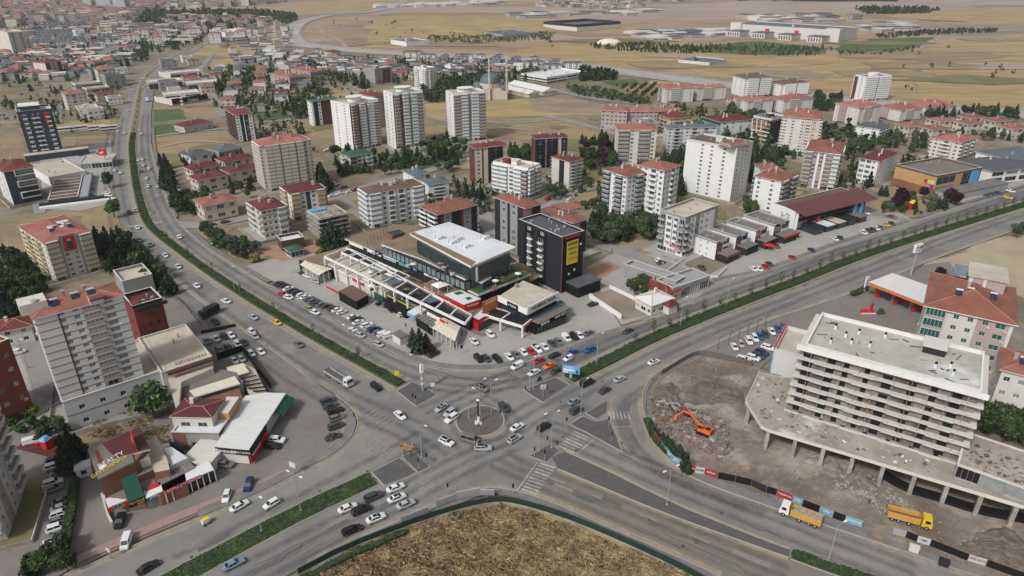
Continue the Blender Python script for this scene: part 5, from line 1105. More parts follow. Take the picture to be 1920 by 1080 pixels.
def pergola(outer,inner,z,n,wd=.45,zb=0,cols=(),skip=0,slats=16,root=None,slat_m=m_frameD,nm='pergola_frame'):
 """white frame with dark louvres; outer/inner are (px,py) ends of the two long edges"""
 r_=root or t
 o0,o1=local(r_,*outer[0],z),local(r_,*outer[1],z);i0,i1=local(r_,*inner[0],z),local(r_,*inner[1],z)
 def bar(p,q,w_,hh,m,nm_):
  d_=(q-p);d_.z=0;d_.normalize();nn=Vector((-d_.y,d_.x,0))*w_/2;b=MB()
  b.prism(ccw([(v.x,v.y) for v in (p-nn,q-nn,q+nn,p+nn)]),z-hh,z);b.build(nm_,m,r_)
 bar(o0,o1,wd,.9,m_white,nm);bar(i0,i1,wd,.9,m_white,nm)
 for k in range(n+1):bar(o0.lerp(o1,k/n),i0.lerp(i1,k/n),wd,.85,m_white,'pergola_beam')
 for k in range(n):
  if k in cols:
   for j in range(1,slats):
    f_=(k+j/slats)/n;bar(o0.lerp(o1,f_).lerp(i0.lerp(i1,f_),.1),o0.lerp(o1,f_).lerp(i0.lerp(i1,f_),.95),.12,.3,slat_m,'louvre')
 for k in range(n+1-skip):
  p=o0.lerp(o1,k/n);bx('column',m_white,r_,p.x-.3,p.y-.3,zb,p.x+.3,p.y+.3,z-.85)
 return o0,o1,i0,i1
pergola([(608,480),(872,605)],[(649,464),(884,590)],8.6,11,wd=.5,cols=(6,7,9,10),slats=10,skip=3)
pergola([(640,472),(752,524)],[(656,466),(768,517)],8.5,6,wd=.4,cols=(0,1,2,5),slats=9)
PS('dark_panel_roof',[(716,523),(733,535),(756,528),(736,517)],8.2,7.9,m_roofN);PS('dark_panel_roof',[(783,556),(806,568),(822,563),(800,550)],8.2,7.9,m_roofN)
PS('grey_panel_roof',[(697,502),(716,511),(732,505),(712,494)],8.3,8.1,m_grey)
PS('shop_box',[(612,494),(650,478),(760,532),(722,548)],5.0,0,m_offw,m_deck)
PS('sign_wall',[(678,510),(698,520),(699,519),(679,509)],8.0,2.2,m_white);a=local(t,678,511,7.6);c=local(t,698,521,7.6);sign(t,'LOFTTEX',a,c,7.2,1.35,m_red,.25);panel(t,'red_shop_sign',a,c,2.6,4.8,m_red,.2);sign(t,'Boyner',a,c,3.6,1.0,m_white,.4)
PS('red_fascia',[(660,520),(681,531),(682,530),(661,519)],4.6,3.2,m_red);PS('white_awning',[(661,520),(681,531),(690,527),(670,516)],4.7,4.6,m_wroof);PS('white_awning',[(625,504),(655,519),(668,513),(640,500)],4.7,4.6,m_wroof)
PS('green_fascia',[(701,548),(718,557),(719,556),(702,547)],3.6,.6,m_green);PS('green_fascia',[(740,556),(758,566),(759,565),(741,555)],3.6,.8,m_green)
PS('yellow_height_bar',[(720,550),(772,577),(772.6,576.4),(720.6,549.4)],3.6,3.3,m_yellow)
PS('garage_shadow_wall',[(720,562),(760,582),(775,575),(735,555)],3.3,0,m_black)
PS('white_canopy',[(763,585),(777,592),(800,580),(784,573)],3.6,3.4,m_lblue,m_wroof);PS('blue_sign',[(763,586),(778,593),(778.6,592.6),(763.6,585.6)],3.4,2.3,m_lblue)
for i in range(6):
 PS('louvre_roof',[(777+i*5.4,592+i*3.6),(781.5+i*5.4,595+i*3.6),(797+i*5.4,586+i*3.6),(792.5+i*5.4,583+i*3.6)],3.5,3.3,m_gravel)
PS('shop_wall',[(780,596),(812,616),(835,598),(800,582)],3.1,0,m_black)
PS('sign_band',[(800,584),(836,602),(836.6,601.6),(800.6,583.6)],4.8,3.5,m_white);a=local(t,800,584,4.6);c=local(t,836,602,4.6);sign(t,'MADEMOİS',a,c,4.2,1.0,m_black,.2,at=.4);panel(t,'sign_board',Vector(a).lerp(Vector(c),.7),c,3.6,4.7,m_red,.15)
pergola([(899,586),(980,611)],[(921,574),(996,598)],4.6,2,wd=.5,cols=(0,1),slats=18);
a=local(t,980,611,4.6);c=local(t,997,598,4.6);panel(t,'orange_end_sign',a,c,3.7,4.7,m_oran,.3)
b=MB();p=local(t,930,590,3);b.box(p.x-2,p.y-1.5,2.4,p.x+2.2,p.y+1.5,2.6);b.build('orange_awning',m_oran,t)
PS('cafe_wall',[(635,548),(660,536),(690,552),(668,566)],3.4,0,m_black);PS('cafe_roof',[(634,546),(660,534),(692,552),(668,565)],3.6,3.4,m_black,m_roofBr);a=local(t,634,547,3.6);c=local(t,668,566,3.6);panel(t,'red_fascia',local(t,612,536,4),local(t,634,547,4),3.4,4.2,m_red)
def tent(label,pxs,z,n,posts=7,name='marquee'):
 r_=thing(name,label,'marquee',G(*pxs[3]),0);pts=[local(r_,x,y,z) for x,y in pxs];b=MB()
 A_,B_,C_,D_=pts
 for i in range(n):
  f0,f1=(i+.02)/n,(i+.98)/n;q=[A_.lerp(D_,f0),A_.lerp(D_,f1),B_.lerp(C_,f1),B_.lerp(C_,f0)];mid0=q[0].lerp(q[3],.5)+Vector((0,0,.45));mid1=q[1].lerp(q[2],.5)+Vector((0,0,.45))
  b=MB();b.face([q[0],q[1],mid1,mid0]);b.face([mid0,mid1,q[2],q[3]]);b.build('canvas_panel',m_cream,r_)
 for P0,P1 in ((A_,D_),(D_,C_),(B_,C_),(A_,B_)):
  for i in range(posts):
   v=P0.lerp(P1,i/(posts-1));bx('post',m_white,r_,v.x-.09,v.y-.09,0,v.x+.09,v.y+.09,z)
 b=MB();c4=sum(pts,Vector())/4
 b.prism(ccw([(c4.x+(v.x-c4.x)*.86,c4.y+(v.y-c4.y)*.86) for v in pts]),0,z-1.5);b.build('dark_interior',m_grey,r_);return r_  # solid filler block; shade under the canvas is put into its grey
tent('cream marquee with side posts in front of the plaza shops',[(804,612),(832,595),(864,612),(853,640)],3.2,6)
tent('cream arched canopy roof at the north-west end of the plaza',[(562,496),(581,485),(624,504),(597,517)],4.2,5,4)
# == CONSTRUCTION BLOCK (right)
t=CB=B(name='unfinished_building',cat='building under construction',label='eight-storey unfinished block with white slab edges, bare brick infill and flat concrete roof',C=(1510,651),Rr=(1838,739),L=(1541,592),by=806,n=7,wall=mat('brick_infill',(.10,.075,.065),var=.25,sc=.5,c2=(.25,.22,.20),sc2=.15),cols=[m_black],fac='d1.6/a x2.2 d1.4/a x1.2 d1/a x2.4 d.8/a x2 d1.4/a x2.4 d1.1/a x2 d1/a x2 d1.4/a x2',facL='d x2 d',roof='flat',rmat=mat('concrete_roof_screed',(.43,.41,.365),var=.12,sc=.5,c2=(.36,.345,.31),sc2=.12,c3=(.56,.57,.58),sc3=.07,t3=.64),parapet=m_white,wtop=m_white,win=m_black,fr=m_frameD,stair=False,chim=0,top=1.0,z0=7.0,near=True)  # black door bays: shade of the balcony recesses is put into their colour
w,d,h=dims(t);fh=(h-7)/7
for i in range(8):
 z=7+fh*i;b=MB();b.box(-1.6,-1.2,z-.32,w+1.4,.0,z);b.box(-1.6,.0,z-.32,-.01,d+.5,z);b.box(w+.01,0,z-.32,w+1.4,d+.5,z);b.build('floor_slab',m_conc if i<1 else m_offw,t)
 if i<7:
  for k in range(9):
   x0=-1.6+(w+3.0)*k/9;o_=.35 if k % 2 else 0
   b=MB();b.box(x0,-1.3-o_,z-.4,x0+(w+3.0)/9,-1.21,z+.16);b.build('balcony_front',mat('weathered_white_slab',(.46,.46,.455),var=.14,sc=.7),t)
  b=MB();b.box(-1.72,-1.2,z-.4,-1.61,d+.4,z+.16);b.build('balcony_front',mat('weathered_white_slab',(.46,.46,.455),var=.14,sc=.7),t)
  for k in range(10):
   b=MB();x=w*(k+.5)/10;b.box(x-.06,-1.0,z+.02,x+.06,-.9,z+fh-.33);b.build('steel_prop',m_conc,t)
bx('parapet',m_white,t,-1.8,-1.7,h-.3,w+1.6,-1.3,h+1.1);bx('roof_slab',m_conc,t,-1.6,-1.3,h-.36,w+1.4,-.2,h+.04)
for (x,y) in ((.12,.7),(.2,.55),(.27,.72),(.25,.4),(.36,.45),(.13,.28),(.75,.35),(.83,.45),(.85,.28),(.43,.8)):
 b=MB();b.tube((w*x,d*y,h),(w*x,d*y,h+1.1),.35,n=8);b.build('vent',m_white,t);b=MB();b.tube((w*x,d*y,h+1.1),(w*x,d*y,h+1.6),.3,n=8);b.build('vent_cap',m_black,t)
bx('lift_house',m_dark,t,w*.66,d*.66,h,w*.79,d*.95,h+1.9);bx('lift_house_roof',m_offw,t,w*.655,d*.65,h+1.9,w*.795,d*.96,h+2.1)
for k in range(22):
 b=MB();x,y=R.uniform(.03,.97)*w,R.uniform(.1,.9)*d;a_=R.random()*3;L_=R.uniform(.4,1.4);b.box(-L_,-.12,0,L_,.12,.15,0,Matrix.Translation((x,y,h+.05)) @ Matrix.Rotation(a_,4,'Z'));b.build('roof_debris',R.choice([m_roofBr,m_conc,m_dark]),t)
CP=thing('podium_deck','raw concrete deck on columns around the foot of the unfinished block','construction deck',G(1440,800),ang(1440,800,100,28))
OUT=[(1424,697),(1500,712),(1545,735),(1800,812),(1960,860),(1960,966),(1920,950),(1440,806),(1428,800),(1398,752)]
m_cdeck=mat('dusty_concrete_deck',(.35,.32,.28),var=.16,sc=.6,c2=(.26,.235,.205),sc2=.12,c3=(.52,.52,.51),sc3=.08,t3=.64)
pts=[local(CP,x,y,6.6) for x,y in OUT];v=[Vector((p.x,p.y,6.6)) for p in pts];tr=tessellate_polygon([v]);b=MB();n_=len(v)
b.v=[tuple(p) for p in v]+[(p.x,p.y,6.1) for p in v]
for q in tr:
 a_,c_,d_=(v[i] for i in q);q=tuple(q) if (c_-a_).cross(d_-a_).z>0 else tuple(reversed(q));b.f.append(q);b.m.append(1);b.f.append(tuple(i+n_ for i in reversed(q)));b.m.append(0)
for i in range(n_):
 j=(i+1) % n_;b.f.append((i,j,j+n_,i+n_));b.m.append(0)
b.build('deck',[m_conc,m_cdeck],CP)
for p,q in zip(OUT[4:],OUT[5:]+OUT[:1]):
 if p[0]>=1960:continue
 a_=local(CP,*p,6.6);c_=local(CP,*q,6.6);panel(CP,'deck_edge',c_,a_,6.0,6.85,m_offw,-.1,.22)
for f_ in range(9):
 p=local(CP,1440,806,6.6).lerp(local(CP,1950,959,6.6),(f_+.02)/8.6);bx('column',m_conc,CP,p.x-.45,p.y+.3,0,p.x+.45,p.y+1.5,6.1)
for f_ in range(3):p=local(CP,1400,755,6.6).lerp(local(CP,1424,700,6.6),f_/2);bx('column',m_conc,CP,p.x+.3,p.y-.4,0,p.x+1.3,p.y+.4,6.1)
for k in range(8):
 p=local(CP,1500,775,6.6).lerp(local(CP,1800,868,6.6),k/7);b=MB();b.box(p.x-.5,p.y-1,6.6,p.x+.5,p.y,7.0);b.box(p.x-.3,p.y+.2,6.6,p.x+.3,p.y+.8,7.0+1.6);b.build('column',m_conc,CP)
back=[local(CP,x,y,0) for x,y in ((1445,800),(1950,935),(1960,900),(1500,760))]
b=MB();q0,q1=local(CP,1452,770,3),local(CP,1960,915,3);b.prism(ccw([(q0.x,q0.y),(q1.x,q1.y),(q1.x,q1.y+.4),(q0.x,q0.y+.4)]),0,6.1);b.build('rear_wall',m_conc,CP)
UP=B(name='unfinished_wing',cat='building under construction',label='low unfinished wing with rubble-strewn roof right of the white-edged block',C=(1795,872),Rr=(1990,935),L=(1822,815),h=10.5,n=1,z0=6.7,wall=m_conc,cols=[m_brick],fac='o o o o',roof='flat',rmat=m_cdeck,top=.3,parapet=m_offw,stair=False,win=m_black,fr=m_conc,chim=0)
rr=random.Random(5)
def debris(name,label,px,n,z,mats_,parent=None,smin=.2,smax=1.0,flat=.5,seed=1):
 r_=random.Random(seed);b=MB();pts=[G(x,y,z) for x,y in px]
 xs=[p.x for p in pts];ys=[p.y for p in pts]
 def inside(x,y):
  c=False;j=len(pts)-1
  for i in range(len(pts)):
   if (pts[i].y>y) !=(pts[j].y>y) and x<(pts[j].x-pts[i].x)*(y-pts[i].y)/(pts[j].y-pts[i].y)+pts[i].x:c=not c
   j=i
  return c
 k=0
 while k<n:
  x,y=r_.uniform(min(xs),max(xs)),r_.uniform(min(ys),max(ys))
  if not inside(x,y):continue
  k+=1;s=smin+(smax-smin)*r_.random()**3;T=Matrix.Translation((x,y,z+s*.1)) @ Matrix.Rotation(r_.random()*6.28,4,'Z') @ Matrix.Rotation(r_.uniform(-.4,.4),4,'X')
  b.box(-s/2,-s/2*r_.uniform(.3,1),0,s/2,s/2*r_.uniform(.3,1),s*flat*r_.uniform(.3,1),r_.randrange(len(mats_)),T,None,s*.08)
 o=b.build(name,mats_);tag(o,label,kind='stuff');return o
m_rb1=mat('rubble_pale',(.31,.285,.25),var=.2);m_rb2=mat('rubble_grey',(.17,.15,.13),var=.2);m_rb3=mat('rubble_brick',(.20,.12,.09),var=.2)
debris('rubble','concrete rubble scattered around the excavator',[(1210,760),(1260,755),(1350,785),(1380,850),(1340,860),(1230,800)],900,.03,[m_rb1,m_rb2,m_rb2,m_rb3],smax=1.7,seed=3)
debris('rubble','fine stones over the demolition ground',[(1225,720),(1306,668),(1420,695),(1390,760),(1440,860),(1640,920),(1900,1010),(1900,1090),(1640,995),(1440,935),(1290,880),(1230,820)],3000,.03,[m_rb2,m_rb2,m_rb1,m_rb3],smin=.08,smax=.55,seed=4)
debris('rubble','broken stones piled below the deck columns',[(1590,870),(1650,900),(1720,950),(1650,965),(1560,905)],900,.03,[m_rb1,m_rb2],smin=.2,smax=.9,seed=5)
debris('rubble','rubble lying on the low unfinished wing',[(1815,830),(1960,880),(1960,925),(1805,870)],220,10.56,[m_rb1,m_rb3,m_roofBr],smin=.2,smax=1.0,seed=6)
debris('rubble','rubble and pallets on the concrete deck',[(1430,705),(1500,720),(1520,790),(1760,870),(1750,890),(1440,795),(1405,755)],260,6.62,[m_rb1,m_rb3,m_roofBr,m_wroof],smin=.2,smax=1.1,flat=.3,seed=7)
def mound(label,px,py,rx,ry,hh,seed,m=g_rubble):
 r_=random.Random(seed);c=G(px,py);b=MB();N_=22;K=7;b.v.append((c.x,c.y,hh))
 for k in range(1,K+1):
  for i in range(N_):
   a_=2*math.pi*i/N_;f_=k/K;rr_=f_*(1+.22*math.sin(3*a_+seed)+.12*math.sin(7*a_));b.v.append((c.x+rx*rr_*math.cos(a_),c.y+ry*rr_*math.sin(a_),max(-.05 if k==K else .03,hh*(1-f_)**1.1+r_.uniform(-.22,.22)*(k<K))))
 for i in range(N_):b.f.append((0,1+i,1+(i+1) % N_));b.m.append(0)
 for k in range(K-1):
  for i in range(N_):a1,a2=1+k*N_+i,1+k*N_+(i+1) % N_;b.f.append((a1,a1+N_,a2+N_,a2));b.m.append(0)
 return tag(b.build('earth_mound',m),label,'earth mound')
g_dk=mat('dark_turned_soil',(.115,.092,.078),var=.3,sc=1.2,c2=(.17,.14,.115),sc2=.3,det=9,bump=.4)
mound('broad low mound of dark turned soil north of the excavator',1335,735,9,8,1.0,3,g_dk)
mound('low brown soil heap left of the dark mound',1252,740,5,6,.7,5,g_dk)
mound('rubble heap below the concrete deck',1560,870,7,5,1.8,7)
mound('mound with pale stones in front of the black sheeting',1610,905,4,4,2.2,8)
mound('dark soil heap in the corner right of the yellow truck',1880,1030,8,6,1.0,11,g_dk)
strip('ground_sheeting',[(1655,892),(1700,918),(1760,935),(1830,958),(1920,975)],2.6,.05,.9,m_black,sm=1,kind=None)
o=COL.objects[-1];o['label']='black plastic sheeting draped below the concrete deck';o['category']='sheeting'
t=thing('scrap_pile','long pile of broken brick wall and roof slats left of the excavator','scrap pile',G(1262,775));rr=random.Random(2)
p0=local(t,1225,757,0);p1=local(t,1310,782,0)
for k in range(90):
 f_=rr.random();p=p0.lerp(p1,f_);b=MB();s=rr.uniform(.5,1.5);T=Matrix.Translation((p.x,p.y+rr.uniform(-1.6,1.6),rr.uniform(.2,1.2))) @ Matrix.Rotation(rr.random()*6,4,'Z') @ Matrix.Rotation(rr.uniform(-.8,.8),4,'X');b.box(-s,-s*.3,-.12,s,s*.3,.12,0,T);b.build('slab_fragment',rr.choice([m_rb3,m_brown,m_rb2,m_rb1]),t)
# -- block with green blinds
t=GB=B(label='beige and pink block with green-glazed windows and orange tiled roof beyond the unfinished block',C=(1738,572),Rr=(1903,607),L=(1751,512),by=700,n=7,wall=m_offw,cols=[m_pink],fac='g3.6 x.5 w2.6 w2.2 x.3/a w2.2/a W2.8/a x.6',facL='w w w',roof='hip',rmat=m_tile,win=m_glassT,gl=m_glassT,rail=m_pink,eave=m_white,over=.9,chim=3,band=None,near=True,baldeep=.8,pitch=.3)
w,d,h=dims(t)
bx('roof_storey',m_pink,t,w*.42,d*.62,h,w*.86,d*1.05,h+5.2);bx('roof_storey_top',m_deck,t,w*.40,d*.60,h+5.2,w*.88,d*1.07,h+5.5)
bx('skylight',m_glassB,t,w*.24,d*.75,h+3.5,w*.40,d*1.05,h+4.0)
for i in range(34):
 f_=(i+.5)/34;b=MB();k=min(f_,1-f_)*w;top_=min(k/.6,(d+1.8)/2)
 b.tube((w*f_,-.9,h+.05),(w*f_,-.9+top_*.98,h+.05+top_*.98*.3),.06,n=4);b.build('tile_row',mat('tile_row_clay',(.27,.085,.05),var=.1),t)
B(label='white and brown block with red roof at the right edge',C=(1880,692),Rr=(1990,715),L=(1890,655),by=790,n=4,wall=m_offw,cols=[m_brown],fac='w w w w',facL='w w',rmat=m_tile,gf='s s s',chim=2)
# -- petrol station
t=PT=thing('petrol_station_canopy','white ribbed canopy of the petrol station with a red-orange edge','petrol station',G(1700,600),0)
pts=[local(t,x,y,6.2) for x,y in ((1628,529),(1673,512),(1770,545),(1738,572))]
b=MB();b.prism(ccw([(p.x,p.y) for p in pts]),5.5,6.2,0,1);b.build('roof',[m_red,m_mroof],t)
b=MB();b.prism(ccw([((p.x*1.0),p.y) for p in [pts[0].lerp(pts[3],0),pts[3],pts[3]+Vector((-.3,-.5,0)),pts[0]+Vector((-.3,-.5,0))]]),5.4,6.35);b.build('orange_fascia',m_oran,t)
for f_ in (.06,.38,.7):
 for g_ in (.3,.75):
  p=pts[0].lerp(pts[3],f_).lerp(pts[1].lerp(pts[2],f_),g_);b=MB();b.box(p.x-.4,p.y-.4,0,p.x+.4,p.y+.4,5.5);b.build('column',m_oran if f_<.1 else m_steel,t)
  b=MB();b.box(p.x-.5,p.y-2.2,0,p.x+.5,p.y-.9,1.9);b.build('fuel_pump',m_offw if g_>.5 else m_red,t)
for i in range(1,12):
 q0=pts[0].lerp(pts[3],i/12);q1=pts[1].lerp(pts[2],i/12);b=MB();b.tube((q0.x,q0.y,6.22),(q1.x,q1.y,6.22),.04,n=4);b.build('roof_rib',m_pale,t)
t=thing('pole_sign','tall grey pole sign with white panel and red and blue logo','sign',G(1707,517));rz=ang(1707,517,60,-14);t.rotation_euler=(0,0,rz)
b=MB();b.tube((0,0,0),(0,0,10.4),.42,.34,n=10);b.build('pole',m_steel,t);bx('panel',m_white,t,-1.9,-.5,10.4,1.9,.5,14)
text('TOTAL',.95,m_red,t,(-.4,-.56,12.6),(math.pi/2,0,0),bold=.05);b=MB();b.tube((1.1,-.57,12.7),(1.1,-.51,12.7),.7,n=14);b.build('logo_disc',m_blue,t);text('STATIONS',.5,m_blue,t,(0,-.56,11.4),(math.pi/2,0,0))
t=thing('price_sign','narrow white price totem left of the petrol canopy','sign',G(1621,546),ang(1621,546,60,-14));bx('totem',m_white,t,-.7,-.25,0,.7,.25,6.2)
for k,s_ in enumerate(('43.1','44.2','24.9')):text(s_,.75,m_blue,t,(0,-.3,4.6-k*1.1),(math.pi/2,0,0))
t=thing('advertising_flag','red sail flag by the petrol station forecourt','flag',G(1628,588));b=MB();b.tube((0,0,0),(0,0,4.6),.05,n=5);b.build('pole',m_steel,t);b=MB();b.face([(0,0,1.2),(1.3,.1,1.6),(1.5,.1,4.0),(.1,0,4.6)]);b.build('cloth',m_red,t)
t=thing('planter','red and white traffic island box with a red cover by the station exit','planter',G(1626,586));bx('red_cover',m_red,t,-2.2,-1,0,2.2,1,1.1,0,None,None,.2);bx('kerb',m_white,t,-2.6,-1.3,0,2.6,-1.01,.35)
t=B(name='commercial_building',cat='commercial building',label='low building with blank pale wall and red roof sign left of the unfinished block',C=(1452,660),Rr=(1512,674),d=17,rot=ang(1470,680,60,16),h=7.5,n=1,wall=m_pale,fac='x',roof='flat',rmat=m_deck,stair=False,chim=0)
w,d,h=dims(t);bx('red_sign_frame',m_red,t,-.3,0,h+.6,0,d,h+2.0);
for i,c_ in enumerate('AVM CENTER'):
 if c_ !=' ':text(c_,1.4,m_white,t,(-.45,d-1-i*1.6,h+1.3),(math.pi/2,0,-math.pi/2))
bx('blue_panel',m_lblue,t,-.5,d*.05,0,-.1,d*.2,h*.9)
# == SHOP TERRACE, HALLS ON THE NORTH-EAST ROAD
t=B(label='white six-storey block with dark grey corner strips, beige flat roof and black balcony windows',C=(1286,412),Rr=(1345,388),L=(1240,397),by=482,n=6,wall=m_white,cols=[m_grey,m_black],fac='b2.6/a w w2/a w w x2.4 x1.6/a',facL='b/a x.4 W x.8/a W b/a',roof='flat',rmat=m_deck,parapet=m_grey,gf='s s w',stair=False,chim=4,rail=m_white)
w,d,h=dims(t);plate(t,'shop_sign','L',d*.5,3.2,d*.95,4.2,m_red);write(t,'YAPI MARKET','L',d*.72,3.7,.7,m_white,.35)
for i,(C,Rr,L,by,lab) in enumerate((((1344,457),(1368,448),(1299,441),488,'white shop house with brown flat roof, front one of the four stepped shop houses'),((1381,446),(1404,438),(1331,430),474,'second of the four stepped shop houses, with a blue roof sign'),((1418,435),(1439,427),(1361,417),462,'third of the four stepped shop houses'),((1452,425),(1481,416),(1394,406),452,'rearmost of the four stepped shop houses, next to the lattice emblem wall'))):
 t=B(name='shop_house',cat='shop building',label=lab,C=C,Rr=Rr,L=L,by=by,n=3 if i==0 else 2,wall=m_white,cols=[m_terra],fac='d/a x.3 d',facL='x3 n x n x3' if i==0 else 'x',roof='flat',rmat=m_gravel,parapet=m_grey,stair=False,chim=3,top=.7,group='stepped shop houses on the north-east road')
 w,d,h=dims(t);bx('canopy_roof',m_gravel,t,w*.1,-5.5,3.1,w*1.15,-.2,3.4);bx('canopy_wall',m_dark,t,w*.12,-5.3,0,w*1.1,-.2,3.1)
 plate(t,'shop_sign','R',w*.1,h-.4,w*.9,h+.9,(m_terra,m_blue,m_red,m_black)[i]);write(t,('BUTCHER','AYKON','ÇİĞKÖFTE','TANTUNİ')[i],'R',w*.5,h+.25,1.0,m_white,.35)
 b=MB();b.box(w*.1,-5.6,2.5,w*1.1,-5.35,3.5);b.build('canopy_sign',(m_terra,m_black,m_black,m_red)[i],t)
t=HALL=B(name='shopping_hall',cat='shopping hall',label='long hall with maroon metal roof, shop signs and a white wall bearing a lattice emblem',C=(1499,399),Rr=(1627,368),L=(1449,382),by=432,n=2,wall=m_dark,cols=[m_white],fac='d d d d d d d',facL='x/a x/a',roof='flat',rmat=m_roofBr,stair=False,chim=2,top=.3)
w,d,h=dims(t)
b=MB();P_=[(-1.5,-4.5,h-.2),(w+2,-4.5,h-.2),(w+2,d*.45,h+2.2),(-1.5,d*.45,h+2.2)];b.face(P_);b.face([(x,y,z-.3) for x,y,z in P_][::-1])
for i in range(4):p,q=P_[i],P_[(i+1) % 4];b.face([(p[0],p[1],p[2]-.3),(q[0],q[1],q[2]-.3),q,p])
b.build('maroon_roof',mat('maroon_sheet_roof',(.125,.045,.05),var=.08,rough=.55),t)
plate(t,'emblem_wall','L',0,0,d*.9,h+.6,m_white,.3,.4)
for i in range(4):
 for j in range(4):
  if (i+j) % 2==0 or i in (0,3):b=MB();y=d*.45+i*1.3-2;z=2.8+j*1.2;T=Matrix.Translation((-.8,y,z)) @ Matrix.Rotation(.785,4,'X');b.box(-.04,-.55,-.12,.04,.55,.12,0,T);b.box(-.04,-.12,-.55,.04,.12,.55,0,T);b.build('emblem_bar',m_brown,t)
plate(t,'sign_band','R',w*.02,h-2.6,w*.95,h-.8,m_black,1.2)
write(t,'PETROL ÇARŞI','R',w*.12,h-1.7,1.3,m_red,1.5);write(t,'HAKKI TENEKECİ','R',w*.42,h-1.7,1.5,m_white,1.5);write(t,'OUTLET','R',w*.68,h-1.7,1.5,m_red,1.5)
plate(t,'blue_portal','R',w*.72,0,w*.76,h-.3,m_lblue,3.2,.4);plate(t,'blue_portal','R',w*.82,0,w*.86,h-.3,m_lblue,3.2,.4)
plate(t,'orange_column','R',w*.2,0,w*.23,h-2.6,m_red,2.5,.4)
for k in range(5):b=MB();b.box(w*(.04+.16*k),-9,2.8,w*(.16+.16*k),-.3,3.1);b.build('canopy_roof',(m_dark,m_wroof,m_deck,m_dark,m_gravel)[k],t);b=MB();b.box(w*(.045+.16*k),-8.6,0,w*(.155+.16*k),-.3,2.8);b.build('canopy_glass',m_glass,t)
t=B(name='supermarket',cat='supermarket',label='ochre and brown cubic showroom with a coloured square panel and a shed-roofed centre',C=(1758,333),Rr=(1818,312),L=(1697,310),by=368,n=2,wall=m_ochre,cols=[m_brown],fac='d x d/a',facL='x',roof='flat',rmat=m_gravel,stair=False,chim=4,parapet=m_roofBr)
w,d,h=dims(t);plate(t,'brown_plinth','L',-.2,0,d+.2,4,m_terra,.02,.25)
for i,c_ in enumerate((m_red,m_yellow,m_pale,m_oran,m_lblue,m_red)):plate(t,'colour_square','L',d-6.5+(i % 3)*2,h-4.2-(i//3)*2.2,d-4.7+(i % 3)*2,h-2.2-(i//3)*2.2,c_,.3,.2)
bx('annexe',m_steel,t,0,-10,0,w*1.3,-.6,3.6);bx('annexe_roof',m_gravel,t,-.3,-10.3,3.6,w*1.3+.3,-.6,3.9);plate(t,'blue_banner','R',w*.75,h*.3,w*.95,h,m_lblue,.3,.2)
t=B(name='showroom',cat='showroom',label='white showroom with arcaded front and slate roofs at the right edge',C=(1862,322),Rr=(1940,305),L=(1808,300),by=346,n=2,wall=m_white,fac='d x.8 d x.8 d x.8 d',facL='x n x n x',roof='hip',rmat=m_roofD,pitch=.15,chim=2)
B(root=t,C=(1895,300),Rr=(1975,290),d=22,h=9,n=2,wall=m_white,fac='n n n n',roof='hip',rmat=m_roofN,pitch=.15,chim=1)
B(label='grey-brown block with stepped balconies behind the ochre showroom',C=(1802,268),Rr=(1850,262),L=(1745,262),by=302,n=5,wall=m_offw,cols=[m_roofBr],fac='b w b w b',facL='w b w',rmat=m_tileP,chim=3)
t=B(name='shed',cat='shed',label='long low shed with rusty red metal roof beside the dirt plot',C=(1180,527),Rr=(1245,512),d=9,rot=ang(1180,530,60,24),h=3.6,n=1,wd=18,wall=m_offw,fac='w w x',rmat=m_tileR,chim=1,cols=[m_pink])
t=B(name='shed',cat='shed',label='long grey metal-roofed shed behind the rusty red roof',C=(1170,500),Rr=(1250,520),wd=24,d=6,rot=ang(1200,512,60,20),h=4.2,n=1,wall=m_grey,fac='x',roof='flat',rmat=m_steel,stair=False,chim=0)
t=B(name='house',cat='house',label='small white house with a dark red gabled porch at the roadside',C=(1222,572),Rr=(1262,558),d=8,h=4.6,n=1,wall=m_offw,fac='w W w',rmat=m_mroof,roof='hip',chim=1)
b=MB();w,d,h=dims(t);b.box(w*.55,-3,0,w*.95,-.1,3.4);b.build('porch',m_offw,t);bx('porch_roof',m_tileR,t,w*.5,-3.4,3.4,w,.2,5.2,0,None,None,1.6)
t=B(name='shed',cat='shed',label='open steel canopy with grey sheet roof right of the small white house',C=(1262,545),Rr=(1330,522),d=9,h=4.0,n=1,wall=m_grey,fac='s s s s',roof='flat',rmat=m_steel,stair=False,chim=0)
strip('low_wall',[(1105,558),(1165,598)],.35,-.1,1.8,m_white,sm=0,kind=None);o=COL.objects[-1];tag(o,'dark wall with white coping right of the name wing','wall')
strip('low_wall',[(1143,540),(1227,580)],.3,-.1,1.4,m_white,sm=0,kind=None);tag(COL.objects[-1],'white wall between the dirt plot and the small white house','wall')
strip('low_wall',[(1249,512),(1282,488)],.3,-.1,1.2,m_white,sm=0,kind=None);tag(COL.objects[-1],'white parapet wall of the sunken yard before the stepped shop houses','wall')
strip('low_wall',[(1282,524),(1345,521),(1362,505)],.3,-.1,1.2,m_white,sm=0,kind=None);tag(COL.objects[-1],'white low wall at the roadside corner of the sunken yard','wall')
sheet('dirt_plot',[(1105,555),(1150,540),(1235,585),(1170,600)],mat('plot_dirt',(.28,.235,.18),var=.15,sc=.4,c2=(.2,.165,.13),sc2=.1),z=-.08)
sheet('orange_dirt',[(1090,510),(1140,490),(1165,500),(1120,525)],mat('orange_dirt',(.33,.21,.14),var=.15,sc=.4),z=-.075)
sheet('orange_dirt',[(480,470),(510,460),(590,450),(600,470),(530,490)],mat('orange_dirt',(.33,.21,.14),var=.15,sc=.4),z=-.075)
